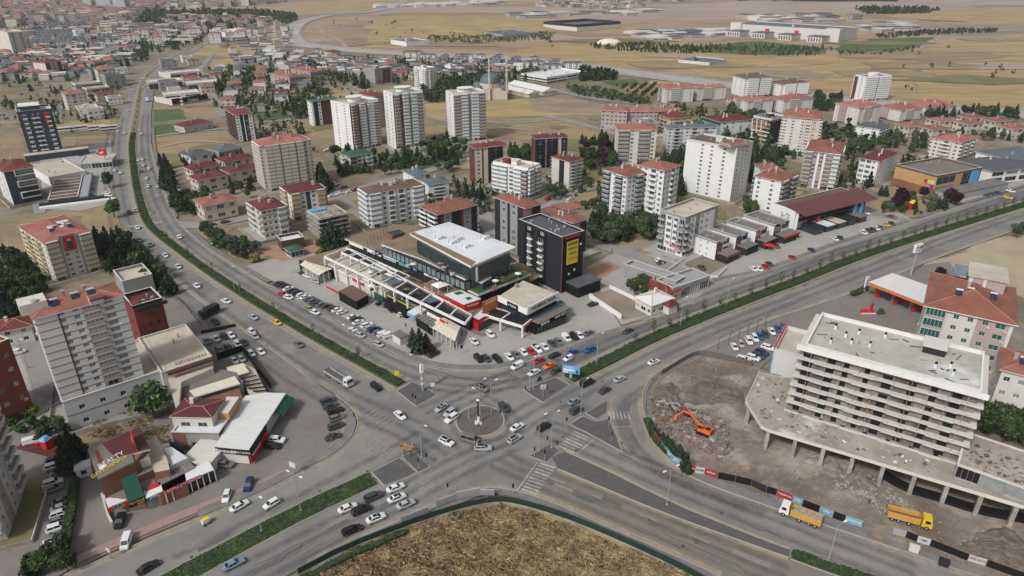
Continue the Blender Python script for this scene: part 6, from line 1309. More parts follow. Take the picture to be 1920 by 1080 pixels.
t=B(name='shed',cat='shed',label='small brick shed with white flat roof below the unfinished concrete frame',C=(528,457),Rr=(570,449),d=8,h=3.6,n=1,wall=m_brown,fac='x w x',roof='flat',rmat=m_wroof,stair=False,chim=0)
t=B(name='pavilion',cat='pavilion',label='small green-roofed pavilion beside the brick shed',C=(545,472),Rr=(568,466),d=6,h=3.2,n=1,wall=m_offw,fac='o',roof='hip',rmat=m_roofG,chim=0,over=.6)
# == HOUSES, FAR BUILDINGS
PROTO={}
def proto(key,**k):
 t=block(C=(960,600),Rr=(1000,600),rot=0,near=False,**k);remember(t);t.location=(0,0,0);PROTO[key]=t;t['_used']=0
 w,d,h=t['_dim'];M_=Matrix.Translation((-w/2,-d/2,0))
 for c in KIDS[t.name]:c.data.transform(M_)
V=dict(cat='villa',over=.5)
proto('red',name='house',h=6.2,n=2,wd=12,d=10,wall=m_beige,fac='w W w',rmat=m_tile,chim=1,**V)
proto('maroon',name='house',h=6.2,n=2,wd=14,d=10,wall=m_beige,fac='w W w',rmat=m_tileR,chim=1,**V)
proto('dark',name='house',h=6.5,n=2,wd=11,d=10,wall=m_pale,fac='w W',rmat=m_roofD,chim=1,**V)
proto('slate',name='house',h=6.5,n=2,wd=13,d=10,wall=m_grey,fac='w W w',rmat=m_roofN,chim=1,**V)
proto('white',name='house',h=6.8,n=2,wd=12,d=10,wall=m_white,fac='W w W',roof='flat',rmat=m_gravel,chim=1,stair=False,**V)
proto('row',name='terrace_house',h=6.5,n=2,wd=24,d=10,wall=m_grey,cols=[m_white],fac='w w/a w w/a w w/a',rmat=m_roofD,chim=2,**V)
proto('flat5',name='apartment_building',cat='apartment building',h=15,n=5,wd=18,d=14,wall=m_offw,fac='w b w w',rmat=m_tileP,chim=2,over=.5)
proto('shed',name='warehouse',cat='warehouse',h=6,n=1,wd=30,d=18,wall=m_offw,fac='s x s',roof='flat',rmat=m_mroof,chim=2,stair=False)
proto('comm',name='commercial_building',cat='commercial building',h=8.5,n=2,wd=22,d=15,wall=m_offw,fac='d d d d',roof='flat',rmat=m_deck,chim=3,stair=False)
proto('commd',name='commercial_building',cat='commercial building',h=10,n=3,wd=18,d=14,wall=m_grey,fac='W W W',roof='flat',rmat=m_roofD,chim=3,stair=False)
proto('pinkrow',name='terrace_house',h=7,n=2,wd=26,d=11,wall=m_pink,fac='w w w w w',rmat=m_tile,chim=3,**V)
USED=set()
def stamp(key,x,y,rz,label,group=None,sc=1.0):
 p=PROTO[key]
 if key in USED:t=copy_tree(p)
 else:t=p;USED.add(key)
 t.location=(x,y,0);t.rotation_euler=(0,0,rz);t.scale=(sc,sc,sc);t['label']=label
 if group:t['group']=group
 elif 'group' in t:del t['group']
 return t
def inpoly(pts,x,y):
 c=False;j=len(pts)-1
 for i in range(len(pts)):
  if (pts[i][1]>y) !=(pts[j][1]>y) and x<(pts[j][0]-pts[i][0])*(y-pts[i][1])/(pts[j][1]-pts[i][1])+pts[i][0]:c=not c
  j=i
 return c
OCC=[]
def grid(pxs,keys,du,dv,rz,label,group,skip=.12,jx=1.5,seed=1,sc=(.9,1.1),mx=999):
 """an estate: houses set out on a grid turned by rz inside an outline"""
 r_=random.Random(seed);pts=W(pxs);cx=sum(p[0] for p in pts)/len(pts);cy=sum(p[1] for p in pts)/len(pts)
 rad_=max(math.dist((cx,cy),p) for p in pts);nu,nv=int(rad_/du)+1,int(rad_/dv)+1;n=0
 for v in range(-nv,nv+1):
  for u in range(-nu,nu+1):
   x=cx+(u*du+r_.uniform(-jx,jx))*math.cos(rz)-(v*dv+r_.uniform(-jx,jx))*math.sin(rz);y=cy+(u*du)*math.sin(rz)+(v*dv)*math.cos(rz)
   if not inpoly(pts,x,y) or r_.random()<skip or n>=mx:continue
   if any(abs(x-a)<c and abs(y-b_)<c for a,b_,c in OCC):continue
   k=r_.choice(keys);n+=1;OCC.append((x,y,min(du,dv)*.6))
   stamp(k,x,y,rz+r_.uniform(-.05,.05)+(math.pi/2 if r_.random()<.0 else 0),LBL[k] % label,group,r_.uniform(*sc))
LBL={'red':'small villa with orange tiled roof %s','maroon':'villa with dark red roof %s','dark':'white villa with charcoal roof %s','slate':'grey villa with slate roof %s','white':'white cubic flat-roofed villa %s','row':'terrace of houses with dark roofs %s','flat5':'cream five-storey block with pinkish roof %s','shed':'white flat metal-roofed hall %s','comm':'pale two-storey commercial building %s','commd':'dark flat-roofed commercial building %s','pinkrow':'long terrace with orange tiled roof %s'}
E1='far west estate houses';
grid([(40,68),(110,64),(245,74),(160,84),(60,90)],['row'],30,22,.5,'in the dark estate left of the boulevard',E1,.05,seed=2)
grid([(92,48),(162,47),(152,60),(88,59)],['row'],28,26,.9,'in the far grey estate below the city',E1,.1,seed=3)
grid([(255,49),(325,48),(342,60),(262,63)],['row','row','slate'],28,24,1.0,'in the grey estate by the far boulevard bend',E1,.1,seed=4)
grid([(125,86),(245,78),(252,100),(120,99)],['dark','slate','white','row'],26,22,.3,'in the estate left of the boulevard halls',E1,.15,seed=5)
grid([(0,116),(90,110),(160,124),(165,138),(60,148),(0,150)],['red','dark','slate','maroon'],20,20,.4,'around the reddish tower on the far left',E1,.15,seed=6)
grid([(62,103),(240,99),(238,118),(150,122),(60,116)],['comm','shed','commd'],34,26,.12,'in the row of halls on the far left','commercial halls of the far left',.1,seed=7)
grid([(302,128),(366,112),(372,138),(392,178),(296,196)],['comm','red','commd','white','shed','maroon'],30,28,.6,'right of the boulevard','commercial buildings along the boulevard',.15,seed=8)
grid([(150,150),(236,132),(222,205),(205,224),(150,220),(130,180)],['comm','white','commd','maroon','flat5','white'],30,28,.75,'left of the boulevard','commercial buildings along the boulevard',.18,seed=9)
grid([(255,70),(380,62),(345,84),(250,92)],['shed','comm','flat5'],36,30,.3,'beside the far bend of the boulevard','commercial buildings along the boulevard',.15,seed=10)
grid([(402,62),(455,60),(452,80),(392,82)],['flat5','white','comm'],32,30,.2,'right of the far boulevard end','white blocks at the boulevard end',.15,seed=11)
grid([(388,136),(470,120),(540,128),(590,160),(548,196),(470,202),(415,196)],['red','dark','maroon','slate','white','red'],23,23,.3,'in the leafy villa quarter','villas of the leafy quarter',.12,seed=12)
grid([(498,96),(600,100),(640,112),(560,122),(500,120)],['dark','white','slate'],22,22,.2,'near the highway','villas of the leafy quarter',.15,seed=13)
grid([(590,114),(650,116),(694,122),(700,136),(640,140),(600,128)],['row'],30,20,-.5,'in the charcoal-roofed estate','charcoal-roofed estate terraces',.05,seed=14)
grid([(760,106),(960,112),(1080,126),(1050,134),(960,128),(800,122)],['row','dark','dark','slate'],24,22,-.08,'along the highway','houses along the highway',.1,seed=15)
grid([(952,117),(1000,124),(992,138),(945,132)],['white'],20,18,-.1,'beside the long white showroom','houses along the highway',.1,seed=16)
grid([(724,136),(785,138),(780,152),(728,150)],['red'],20,17,-.2,'right of the slim brown tower','red-roofed villas behind the towers',.05,seed=17)
grid([(1355,190),(1385,190),(1400,205),(1360,204)],['red'],22,20,.1,'between the cream blocks','red villas between the cream blocks',.05,seed=18)
for i,(x,y,k,lab) in enumerate(((1706,238,'red','beside the white dark-roofed block'),(1750,243,'red','second from the left in the right-hand villa group'),(1763,228,'red','partly behind trees in the right-hand villa group'),(1815,233,'red','in the middle of the right-hand villa group'),(1821,222,'red','highest up the slope of the right-hand villa group'),(1866,228,'red','third from the right edge in the villa group'),(1898,242,'red','nearest the right edge in the villa group'))):
 p=G(x,y,6);stamp(k,p.x,p.y,.3,LBL[k] % lab,None,1.25)
for x,y,k,lab in ((380,315,'maroon','upper one of the left pair by the boulevard trees'),(391,333,'maroon','lower one of the left pair by the boulevard trees'),(438,300,'maroon','upper of the pair left of the tall beige block'),(450,320,'maroon','lower of the pair left of the tall beige block'),(368,292,'dark','above the left red-roofed pair'),(424,283,'slate','above the right red-roofed pair'),(405,382,'red','with a pale gable front among pines')):
 p=G(x,y,6);stamp(k,p.x,p.y,ang(x,y,60,-12),LBL[k] % lab,None,1.2 if k !='red' else 1.35)
for x,y,lab in ((540,153,'lower one by the leafy side street'),(578,143,'upper one by the leafy side street')):p=G(x,y+6);stamp('pinkrow',p.x,p.y,-.75,LBL['pinkrow'] % lab,None,1.5)
p=G(345,240,4);t=B(name='restaurant',cat='restaurant',label='long building with maroon roof beside the green lawn and the side street',C=(345,238),Rr=(398,228),d=14,h=4.5,n=1,wall=m_beige,fac='w w w w',rmat=m_tileR,chim=2,near=False)
for nm,C,Rr,L,by,lab,wl in (('sign',(322,190),(368,178),(318,180),198,'hall with a wide black sign wall beside the boulevard',m_offw),('s2',(320,142),(352,136),(318,134),150,'hall with a white sign wall and green lettering beside the boulevard',m_offw)):
 t=B(name='showroom',cat='showroom',label=lab,C=C,Rr=Rr,L=L,by=by,n=1,wall=wl,fac='x',roof='flat',rmat=m_deck,near=False,stair=False,chim=1);w,d,h=dims(t)
 plate(t,'sign_wall','R',w*.0,1,w*1.02,h+2,m_black if nm=='sign' else m_white,.1,.3)
 if nm=='sign':write(t,'İstikbal.','R',w*.6,h*.62,3.4,m_white,.5,.03);plate(t,'orange_logo','R',w*.2,h*.35,w*.32,h*.85,m_oran,.45,.1)
 else:write(t,'KARTALKAYA','R',w*.5,h*.65,2.4,m_green,.5,.04)
B(name='office_building',cat='office building',label='white and dark four-storey block on the far left behind the parked buses',C=(147,208),Rr=(186,205),L=(136,201),by=226,n=4,wall=m_white,cols=[m_dark,m_terra],fac='w w w/a w/a',facL='x/b x/b',roof='flat',rmat=m_deck,near=False)
B(label='reddish-brown ten-storey tower at the far left above the fields',C=(84,118),Rr=(105,114),L=(72,115),by=146,n=9,wall=m_brown,cols=[m_offw],fac='w b/a w',facL='x/a w/a w/a',roof='hip',rmat=m_tileR,near=False)
B(label='wide cream tower cluster at the left edge of the horizon',C=(14,62),Rr=(46,60),L=(-10,58),by=101,n=14,wall=m_offw,cols=[m_grey],fac='w w/a w w w/a w',facL='w w',roof='flat',near=False)
B(label='white block at the corner of the estate on the far left',C=(140,59),Rr=(158,58),L=(137,57),by=72,n=5,wall=m_white,fac='w w',roof='flat',near=False)
for k,(C,Rr,by,n) in enumerate((((422,62),(447,60),76,7),((446,56),(462,54),68,7))):B(label=('white multi-storey block where the boulevard meets the horizon','tallest white block right of the boulevard end')[k],C=C,Rr=Rr,d=20,by=by,n=n,wall=m_white,fac='w w w w',roof='flat',near=False)
t=B(name='government_complex',cat='public building',label='vast pale stone complex with rows of tall windows and two red flags on the plain',C=(1571,58),Rr=(1634,54),L=(1363,47),by=79,n=3,wall=m_offw,fac='n n n n n n n n n n n n',facL=' '.join(['n']*40),roof='flat',rmat=m_roofN,near=False,chim=14,gfh=6)
w,d,h=dims(t)
for s in (.34,.62):plate(t,'flag_banner','L',d*s,h*.35,d*s+7,h*.8,m_red,1,.3)
for s in (.05,.3,.55,.82):
 b=MB();b.box(-34,d*(1-s)-24,0,-.5,d*(1-s),h*.5);b.build('front_wing',m_offw,t);b=MB();b.box(-34.5,d*(1-s)-24.5,h*.5,-.5,d*(1-s)+.5,h*.5+1);b.build('wing_roof',m_roofN,t)
 for k in range(5):b=MB();b.box(-34.3,d*(1-s)-22+k*4.4,h*.08,-34.05,d*(1-s)-20+k*4.4,h*.4);b.build('window',m_glass,t)
for s in (.0,.93):b=MB();b.box(-4,d*(1-s)-18,0,10,d*(1-s)+2 if s<.5 else 0+18,h*1.18);b.build('corner_tower',m_offw,t)
B(name='sports_hall',cat='hall',label='low white hall with dark grey roof band on the plain',C=(1082,51),Rr=(1137,43),L=(1046,44),by=59,n=1,wall=m_offw,fac='x',roof='flat',rmat=m_roofN,parapet=m_dark,near=False,top=5,stair=False)
B(name='office_building',cat='public building',label='long white columned building beyond the highway',C=(762,80),Rr=(808,77),L=(728,76),by=87,n=2,wall=m_white,fac='n n n n n n n',facL='n n n n n',roof='flat',rmat=m_roofN,near=False)
B(name='office_building',cat='public building',label='grey long building behind the gardens on the plain',C=(944,66),Rr=(985,60),L=(930,60),by=71,n=2,wall=m_grey,fac='n n n n n n',roof='flat',rmat=m_roofN,near=False)
B(name='station',cat='public building',label='low slate-roofed building beside a quarry yard near the complex',C=(1330,119),Rr=(1358,112),L=(1274,113),by=123,n=1,wall=m_offw,fac='x',roof='flat',rmat=m_roofN,near=False,stair=False)
b=MB();c=G(1142,82)
for k in range(4):
 z0,z1=8*math.sin(k*math.pi/8),8*math.sin((k+1)*math.pi/8);r0,r1=math.cos(k*math.pi/8),math.cos((k+1)*math.pi/8)
 for i in range(20):
  a0,a1=i*math.pi/10,(i+1)*math.pi/10;b.face([(c.x+20*r0*math.cos(a0),c.y+12*r0*math.sin(a0),z0),(c.x+20*r0*math.cos(a1),c.y+12*r0*math.sin(a1),z0),(c.x+20*r1*math.cos(a1),c.y+12*r1*math.sin(a1),z1),(c.x+20*r1*math.cos(a0),c.y+12*r1*math.sin(a0),z1)])
tag(b.build('inflated_hall',m_cream,None,True),'cream air-supported dome hall on the plain','hall')
B(name='showroom',cat='showroom',label='long white showroom with dark glass band and stepped white roofs',C=(1025,147),Rr=(1086,134),L=(991,138),by=157,n=2,wall=m_white,cols=[m_glass],fac='s s s s',facL='s s',roof='flat',rmat=m_wroof,near=False,chim=8,stair=False)
for C,Rr,L,by,lab in (((991,176),(1001,172),(938,161),184,'long school block with white gabled roof, lower of the two'),((1018,172),(1033,167),(965,156),180,'long school block with white gabled roof, upper of the two')):
 B(name='school_building',cat='school',label=lab,C=C,Rr=Rr,L=L,by=by,n=2,wall=m_beige,fac='w w',facL=' '.join(['w']*12),roof='gable',rmat=m_mroof,near=False,chim=0)
rr=random.Random(3);g_y=[g_side,g_lot,g_urban,mat('red_yard_paving',(.24,.17,.14),var=.15,sc=.8),g_olive]
for i,(r_,w,d) in enumerate(YARDS):
 M_=Matrix.Translation(r_.location) @ Matrix.Rotation(r_.rotation_euler.z,4,'Z');e=[rr.uniform(2,6) for _ in range(4)];q=[(-e[0],-e[1]),(w+e[2],-e[1]),(w+e[2],d+e[3]),(-e[0],d+e[3])]
 sheet('yard_paving',[tuple((M_ @ Vector((x,y,0)))[:2]) for x,y in q],rr.choice(g_y),z=-.062+.0003*i,world=True)
 if r_.location.length>150:b=MB();b.box(q[0][0],q[0][1]-.1,-.4,q[1][0],q[0][1]+.1,.9);b.build('yard_wall',rr.choice((m_offw,m_conc,m_offw)),r_);bx('yard_wall',m_conc,r_,q[0][0]-.1,q[0][1]+.1,-.4,q[0][0]+.1,q[3][1],.9)
t=thing('mosque','grey-domed mosque with two slender minarets behind the right-hand tower','mosque',G(920,183),.1);bx('prayer_hall',m_beige,t,-14,-12,0,14,12,10);b=MB();b.tube((0,0,10),(0,0,14),10.5,n=16);b.build('drum',m_beige,t)
def dome(r_,x,y,z,rad_,hh,m,nm='dome',p=None):
 b=MB();N_=16
 for k in range(5):
  a0,a1=k*math.pi/10,(k+1)*math.pi/10
  for i in range(N_):
   t0,t1=i*2*math.pi/N_,(i+1)*2*math.pi/N_;q=[(x+rad_*math.cos(a)*math.cos(tt),y+rad_*math.cos(a)*math.sin(tt),z+hh*math.sin(a)) for a,tt in ((a0,t0),(a0,t1),(a1,t1),(a1,t0))];b.face(q)
 return b.build(nm,m,r_,True)
dome(t,0,0,14,10,9,m_roofN)
for x,y in ((-12,-10),(12,-10),(-12,10),(12,10)):dome(t,x,y,10,4,3.5,m_roofN,'small_dome')
for x in (-2,14):b=MB();b.tube((x,-14,0),(x,-14,26),.9,.8,n=10);b.tube((x,-14,26),(x,-14,27),1.4,n=10);b.tube((x,-14,27),(x,-14,34),.65,n=10);b.tube((x,-14,34),(x,-14,41),1.0,.05,n=10);b.build('minaret',m_beige,t)
def city(name,label,pxs,n,seed,hs=(5,16),roofs=None,far_bias=1.0,sz=(9,20)):
 r_=random.Random(seed);pts=W(pxs);xs=[p[0] for p in pts];ys=[p[1] for p in pts];b=MB();k=0
 while k<n:
  x,y=r_.uniform(min(xs),max(xs)),r_.uniform(min(ys),max(ys))
  if not inpoly(pts,x,y):continue
  k+=1;w_,d_,h_=r_.uniform(*sz),r_.uniform(*sz)*.8,r_.uniform(*hs);T=Matrix.Translation((x,y,-.5)) @ Matrix.Rotation(r_.choice((.3,.5,.2))+r_.choice((0,math.pi/2)),4,'Z')
  mi=r_.choice((0,1,1,1,5));ri=r_.choice(roofs or (2,2,2,3,4,0));b.box(-w_/2,-d_/2,0,w_/2,d_/2,h_,mi,T,None)
  if ri in (2,3):b.box(-w_/2-.4,-d_/2-.4,h_,w_/2+.4,d_/2+.4,h_+2.2,ri,T,None,min(w_,d_)*.38)
  else:b.box(-w_/2-.2,-d_/2-.2,h_,w_/2+.2,d_/2+.2,h_+.6,ri,T)
  for f in range(1,max(2,int(h_/3))):
   z=f*h_/max(2,int(h_/3))
   b.box(-w_/2+.8,-d_/2-.08,z,w_/2-.8,-d_/2-.02,z+1.2,6,T)
 return tag(b.build(name,[m_offw,mat('city_wall',(.36,.33,.31),var=.2,sc=.02),m_tileC,m_tileP,m_roofD,m_grey,m_glass]),label,kind='stuff')
city('distant_city','dense far city of pale blocks with reddish roofs',[(-60,0),(-60,58),(60,46),(150,44),(250,46),(262,28),(330,14),(430,12),(545,4),(520,-8),(-100,-8)],4200,5,hs=(7,20),sz=(14,28))
city('distant_city','far pale houses beyond the boulevard end',[(300,40),(400,36),(530,42),(540,56),(450,58),(330,56)],160,6)
city('distant_city','distant dark-roofed rows at the edge of the plain',[(1020,3),(1180,0),(1210,14),(1120,18),(1000,12)],110,7,roofs=(4,4,0),hs=(5,10))
city('distant_city','distant white blocks on the horizon',[(1130,-4),(1300,-5),(1300,4),(1130,4)],110,8,hs=(10,30),roofs=(0,))
city('distant_city','pale distant compound walls',[(700,12),(960,2),(960,7),(720,16)],60,9,hs=(5,8),roofs=(0,),sz=(20,50))
city('garden_city','small houses packed into the gardens of the upper left',[(0,100),(240,78),(236,128),(160,150),(0,156)],150,31,hs=(5,8),sz=(9,15),roofs=(4,4,2,3,0))
city('garden_city','small houses packed between the boulevard end and the highway',[(400,66),(545,50),(550,92),(500,120),(388,112)],45,32,hs=(5,9),sz=(10,18),roofs=(4,2,0))
city('garden_city','small houses filling the gardens above the villa quarter',[(440,112),(620,108),(760,120),(960,124),(940,140),(700,146),(540,134)],190,33,hs=(5,8),sz=(9,14),roofs=(4,4,4,2,0))
city('garden_city','row houses between the far estates',[(60,44),(250,44),(400,60),(240,80),(50,66)],150,34,hs=(5,9),sz=(10,20),roofs=(4,4,0,2))
city('campus','low pale campus buildings right of the inflated hall',[(1180,62),(1350,56),(1362,66),(1200,78)],40,35,hs=(3,6),sz=(12,40),roofs=(0,0,4))
city('campus','long low campus blocks at the far top edge',[(960,30),(1230,20),(1240,26),(980,36)],22,36,hs=(5,9),sz=(20,60),roofs=(4,0))
city('campus','low buildings around the stone complex',[(1600,50),(1700,46),(1720,58),(1640,62)],16,37,hs=(4,9),sz=(16,50),roofs=(4,0))
city('campus','grey halls behind the stone complex',[(1400,34),(1600,32),(1620,42),(1420,44)],26,38,hs=(5,11),sz=(18,60),roofs=(4,0))
for x,y in ((168,22),(180,21),(192,22),(204,22),(225,27),(232,28),(240,27),(175,19),(0,30)):
 c=G(x,y);b=MB();b.box(-9,-9,0,9,9,42);o=b.build('tower_block',m_pale,None,False,(c.x,c.y,0),.4);tag(o,'grey high-rise slab rising from the far city','tower block','high-rise slabs of the far city')
for x in (188,196):c=G(x,14);b=MB();b.tube((0,0,0),(0,0,70),3,2,n=8);b.tube((0,0,70),(0,0,95),2,.1,n=8);o=b.build('minaret',m_offw,None,False,c);tag(o,'slender white minaret in the far city','minaret','minarets in the far city')
def hill(cx,cy,rx,ry,hh,m,seed):
 r_=random.Random(seed);b=MB();NX,NY=40,16
 for j in range(NY+1):
  for i in range(NX+1):
   u,v=i/NX*2-1,j/NY*2-1;e=max(0,1-u*u-v*v);z=hh*e**1.3*(1+.25*math.sin(u*7+seed)+.2*math.sin(v*5+u*3));b.v.append((cx+u*rx,cy+v*ry,z-1.2))
 for j in range(NY):
  for i in range(NX):k=j*(NX+1)+i;b.f.append((k,k+1,k+NX+2,k+NX+1));b.m.append(0)
 tag(b.build('hill',m,None,True),kind='structure')
hill(1650,2750,420,500,38,g_pinkish,1);hill(1950,2500,500,350,22,g_brown,2);hill(-80,1500,240,190,10,g_gold,3);hill(900,2150,500,300,14,g_pinkish,4);hill(1300,1750,420,250,12,g_gold,5)
# == TREES AND SHRUBS
def lm(n,c,**k):return mat(n,c,rough=.9,var=.35,sc=.6,orand=.28,coord='obj',spec=.1,det=3,**k)
LM={'conifer_tree':(lm('pine_needles',(.026,.042,.026)),lm('pine_needles_light',(.055,.080,.042))),'broadleaf_tree':(lm('leaves_dark',(.036,.058,.024)),lm('leaves_light',(.085,.115,.045))),
  'plum_tree':(lm('plum_leaves',(.028,.014,.018)),lm('plum_leaves_light',(.045,.022,.026))),'olive_tree':(lm('olive_leaves',(.055,.075,.05)),lm('olive_leaves_light',(.10,.12,.085))),
  'sapling':(lm('sapling_leaves',(.06,.085,.03)),lm('sapling_leaves_light',(.11,.13,.05))),'shrub':(lm('shrub_leaves',(.035,.06,.025)),lm('shrub_leaves_light',(.07,.10,.04))),'yellow_shrub':(lm('yellowish_leaves',(.10,.12,.03)),lm('yellowish_leaves_light',(.17,.18,.05)))}
def crown(kind,seed,n=260):
 r_=random.Random(seed*31+7);b=MB()
 def leaf(x,y,z,s):
  a=Vector((r_.gauss(0,1),r_.gauss(0,1),r_.gauss(0,1)+.4)).normalized();u=a.orthogonal().normalized();u=Matrix.Rotation(r_.random()*6.28,3,a) @ u;v=a.cross(u);c=Vector((x,y,z))
  k=s*r_.uniform(.5,1);b.face([c-u*s-v*k,c+u*s-v*k*.6,c+u*s*.8+v*k,c-u*s*.7+v*k*.8],0 if r_.random()<.62 else 1)
 if kind=='conifer_tree':
  Ht=9.0
  for _ in range(n):
   f=r_.random()**1.35;z=1.0+f*(Ht-1.0);R_=2.5*(1-f)**.8*(1+.28*math.sin(f*26+seed));a=r_.random()*6.28;rr=R_*math.sqrt(r_.uniform(.35,1.15));leaf(rr*math.cos(a),rr*math.sin(a),z,.42*(1.25-f*.6))
  b.tube((0,0,.8),(0,0,Ht),1.5,.02,n=7,m=0)
 elif kind=='sapling':
  for _ in range(60):
   a=r_.random()*6.28;rr=.8*r_.random()**.5;z=r_.uniform(1.5,4.0);leaf(rr*math.cos(a)*(1-.3*abs(z-2.7)),rr*math.sin(a)*(1-.3*abs(z-2.7)),z,.2)
 else:
  flat=.8 if kind in ('shrub','yellow_shrub') else 1.0;zc=4.6 if flat==1.0 else 1.0;R0=3.0 if flat==1.0 else 1.25;hz=2.7 if flat==1.0 else 1.05
  blobs=[(r_.uniform(-.5,.5)*R0,r_.uniform(-.5,.5)*R0,zc+r_.uniform(-.35,.5)*hz,R0*r_.uniform(.42,.68)) for _ in range(7)]+[(0,0,zc,R0*.72)]
  for _ in range(n if flat==1.0 else n//2):
   x,y,z,q=r_.choice(blobs);d_=Vector((r_.gauss(0,1),r_.gauss(0,1),r_.gauss(0,1))).normalized()*q*r_.uniform(.75,1.12);leaf(x+d_.x,y+d_.y,max(.15,z+d_.z*.9),.42 if flat==1.0 else .26)
  for x,y,z,q in blobs:
   for k in range(3):
    z0,z1=z-q*.7+k*q*.46,z-q*.7+(k+1)*q*.46;rr0=q*.72*math.sqrt(max(.05,1-((z0-z)/q)**2));rr1=q*.72*math.sqrt(max(.05,1-((z1-z)/q)**2));b.tube((x,y,max(.05,z0)),(x,y,max(.1,z1)),rr0,rr1,n=6,m=0)
 return b
def trunk(kind):
 b=MB()
 if kind=='sapling':b.tube((0,0,0),(0,0,2.6),.05,.03,n=5);b.tube((.25,0,0),(.25,0,1.6),.04,n=4)
 elif kind in ('shrub','yellow_shrub'):b.tube((0,0,0),(0,0,.8),.08,.05,n=5)
 elif kind=='conifer_tree':b.tube((0,0,0),(0,0,5),.2,.1,n=6)
 else:
  b.tube((0,0,0),(0,0,2.6),.24,.17,n=6)
  for a in (.3,2.4,4.4):b.tube((0,0,2.4),(1.3*math.cos(a),1.3*math.sin(a),4.6),.12,.05,n=5)
 return b
TP={}
def tree_proto(kind,v):
 if (kind,v) not in TP:
  c=crown(kind,v+1,420 if kind !='sapling' else 60);t=trunk(kind);cm=c.mesh('crown',list(LM[kind]));tm=t.mesh('trunk',[m_bark])
  j=MB();j.v=list(c.v);j.f=list(c.f);j.m=list(c.m);k=len(j.v);j.v+=t.v;j.f+=[tuple(i+k for i in f) for f in t.f];j.m+=[2]*len(t.f)
  TP[(kind,v)]=(cm,tm,j.mesh(kind,list(LM[kind])+[m_bark]),c)
 return TP[(kind,v)]
TRR=random.Random(99);TCOUNT={}
def tree(kind,x,y,s,label,group,near=None,z=0):
 cm,tm,jm,_=tree_proto(kind,TRR.randrange(4));rz=TRR.random()*6.28;near=math.hypot(x,y)<245 if near is None else near
 if near:
  o=put(kind,None,None,(x,y,z),rz);put('trunk',tm,o);put('crown',cm,o)
 else:o=put(kind,jm,None,(x,y,z),rz)
 o.scale=(s*TRR.uniform(.85,1.15),s*TRR.uniform(.85,1.15),s*TRR.uniform(.85,1.2));TCOUNT[kind]=TCOUNT.get(kind,0)+1
 return tag(o,label,{'shrub':'shrub','yellow_shrub':'shrub','sapling':'young tree'}.get(kind,'tree'),group)
KN={'conifer_tree':'dark green conifer','broadleaf_tree':'leafy green tree','plum_tree':'dark purple-leaved tree','olive_tree':'grey-green tree','shrub':'green shrub','yellow_shrub':'yellowish shrub','sapling':'young slender tree'}
def grove(pxs,kinds,n,where,seed,s=(.7,1.1),mind=2.6):
 r_=random.Random(seed);pts=W(pxs);xs=[p[0] for p in pts];ys=[p[1] for p in pts];done=[];tr=0
 while len(done)<n and tr<n*30:
  tr+=1;x,y=r_.uniform(min(xs),max(xs)),r_.uniform(min(ys),max(ys))
  if not inpoly(pts,x,y) or any(math.dist((x,y),q)<mind for q in done):continue
  done.append((x,y));k=r_.choice(kinds);tree(k,x,y,r_.uniform(*s),KN[k]+' '+where,'trees '+where)
C_,B_,P_,O_,S_,Y_='conifer_tree','broadleaf_tree','plum_tree','olive_tree','shrub','yellow_shrub'
grove([(178,462),(215,445),(258,462),(285,500),(335,552),(312,560),(255,530),(185,512)],[C_,B_,C_],46,'in the grove beside the bend of the boulevard',1,(.7,1.05),2.4)
grove([(0,475),(40,465),(75,520),(85,560),(40,610),(0,650)],[B_,C_],44,'in the dark grove at the left edge',2,(.7,1.05),2.6)
grove([(230,480),(260,470),(320,535),(305,545)],[C_],8,'by the boulevard pavement',3,(.7,.9))
grove([(302,306),(318,312),(345,392),(328,398),(306,350)],[C_],22,'in the row along the boulevard edge',4,(.8,1.05),3)
grove([(330,372),(400,372),(425,398),(400,406),(335,404)],[B_,C_,O_],32,'around the gabled villa',5,(.6,.95))
grove([(345,290),(360,300),(400,300),(470,300),(472,372),(440,366),(405,345),(350,350),(340,310)],[B_,C_],46,'between the red-roofed villas',6,(.5,.85),3)
grove([(378,430),(420,446),(490,472),(460,488),(415,474),(385,450)],[C_,B_,O_],26,'on the slope by the side street',7,(.5,.85))
grove([(588,285),(618,292),(636,335),(700,325),(700,300),(718,330),(790,316),(870,330),(872,275),(820,262),(780,285),(715,290),(700,300),(640,282)],[C_,B_,B_],84,'in the park below the tall towers',8,(.6,1.05),3.2)
grove([(596,330),(620,352),(612,366),(600,350)],[C_],9,'beside the tall beige block',9,(.9,1.3))
grove([(950,290),(990,280),(1000,300),(960,304)],[B_,C_],14,'behind the rounded white block',10,(.7,1.1))
grove([(1085,268),(1156,268),(1156,318),(1100,322),(1090,290)],[B_,C_,P_],38,'behind the slim maroon-roofed block',11,(.7,1.15),3)
grove([(1104,446),(1112,418),(1230,418),(1238,452),(1180,452),(1120,462)],[B_,C_,O_],50,'in the thicket below the stepped white block',12,(.7,1.1),2.8)
grove([(1240,300),(1288,290),(1276,378),(1240,378)],[B_,C_,O_],28,'left of the tall bare block',13,(.7,1.1),3)
grove([(1382,300),(1412,280),(1470,290),(1462,326),(1400,345)],[B_,C_],46,'right of the tall bare block',14,(.7,1.1),3)
grove([(1395,385),(1412,380),(1420,402),(1398,405)],[B_],7,'behind the stepped shop houses',15,(.6,.9))
grove([(818,340),(880,360),(920,372),(905,395),(850,350)],[S_,C_,Y_],26,'in the garden of the brown tower',16,(.6,.9))
grove([(1010,362),(1090,352),(1085,372),(1020,380)],[S_,O_,Y_],20,'in the garden behind the dark blocks',17,(.6,.8))
grove([(1130,405),(1090,395),(1100,382),(1135,385)],[B_,S_],10,'left of the stepped white block',18,(.6,.8))
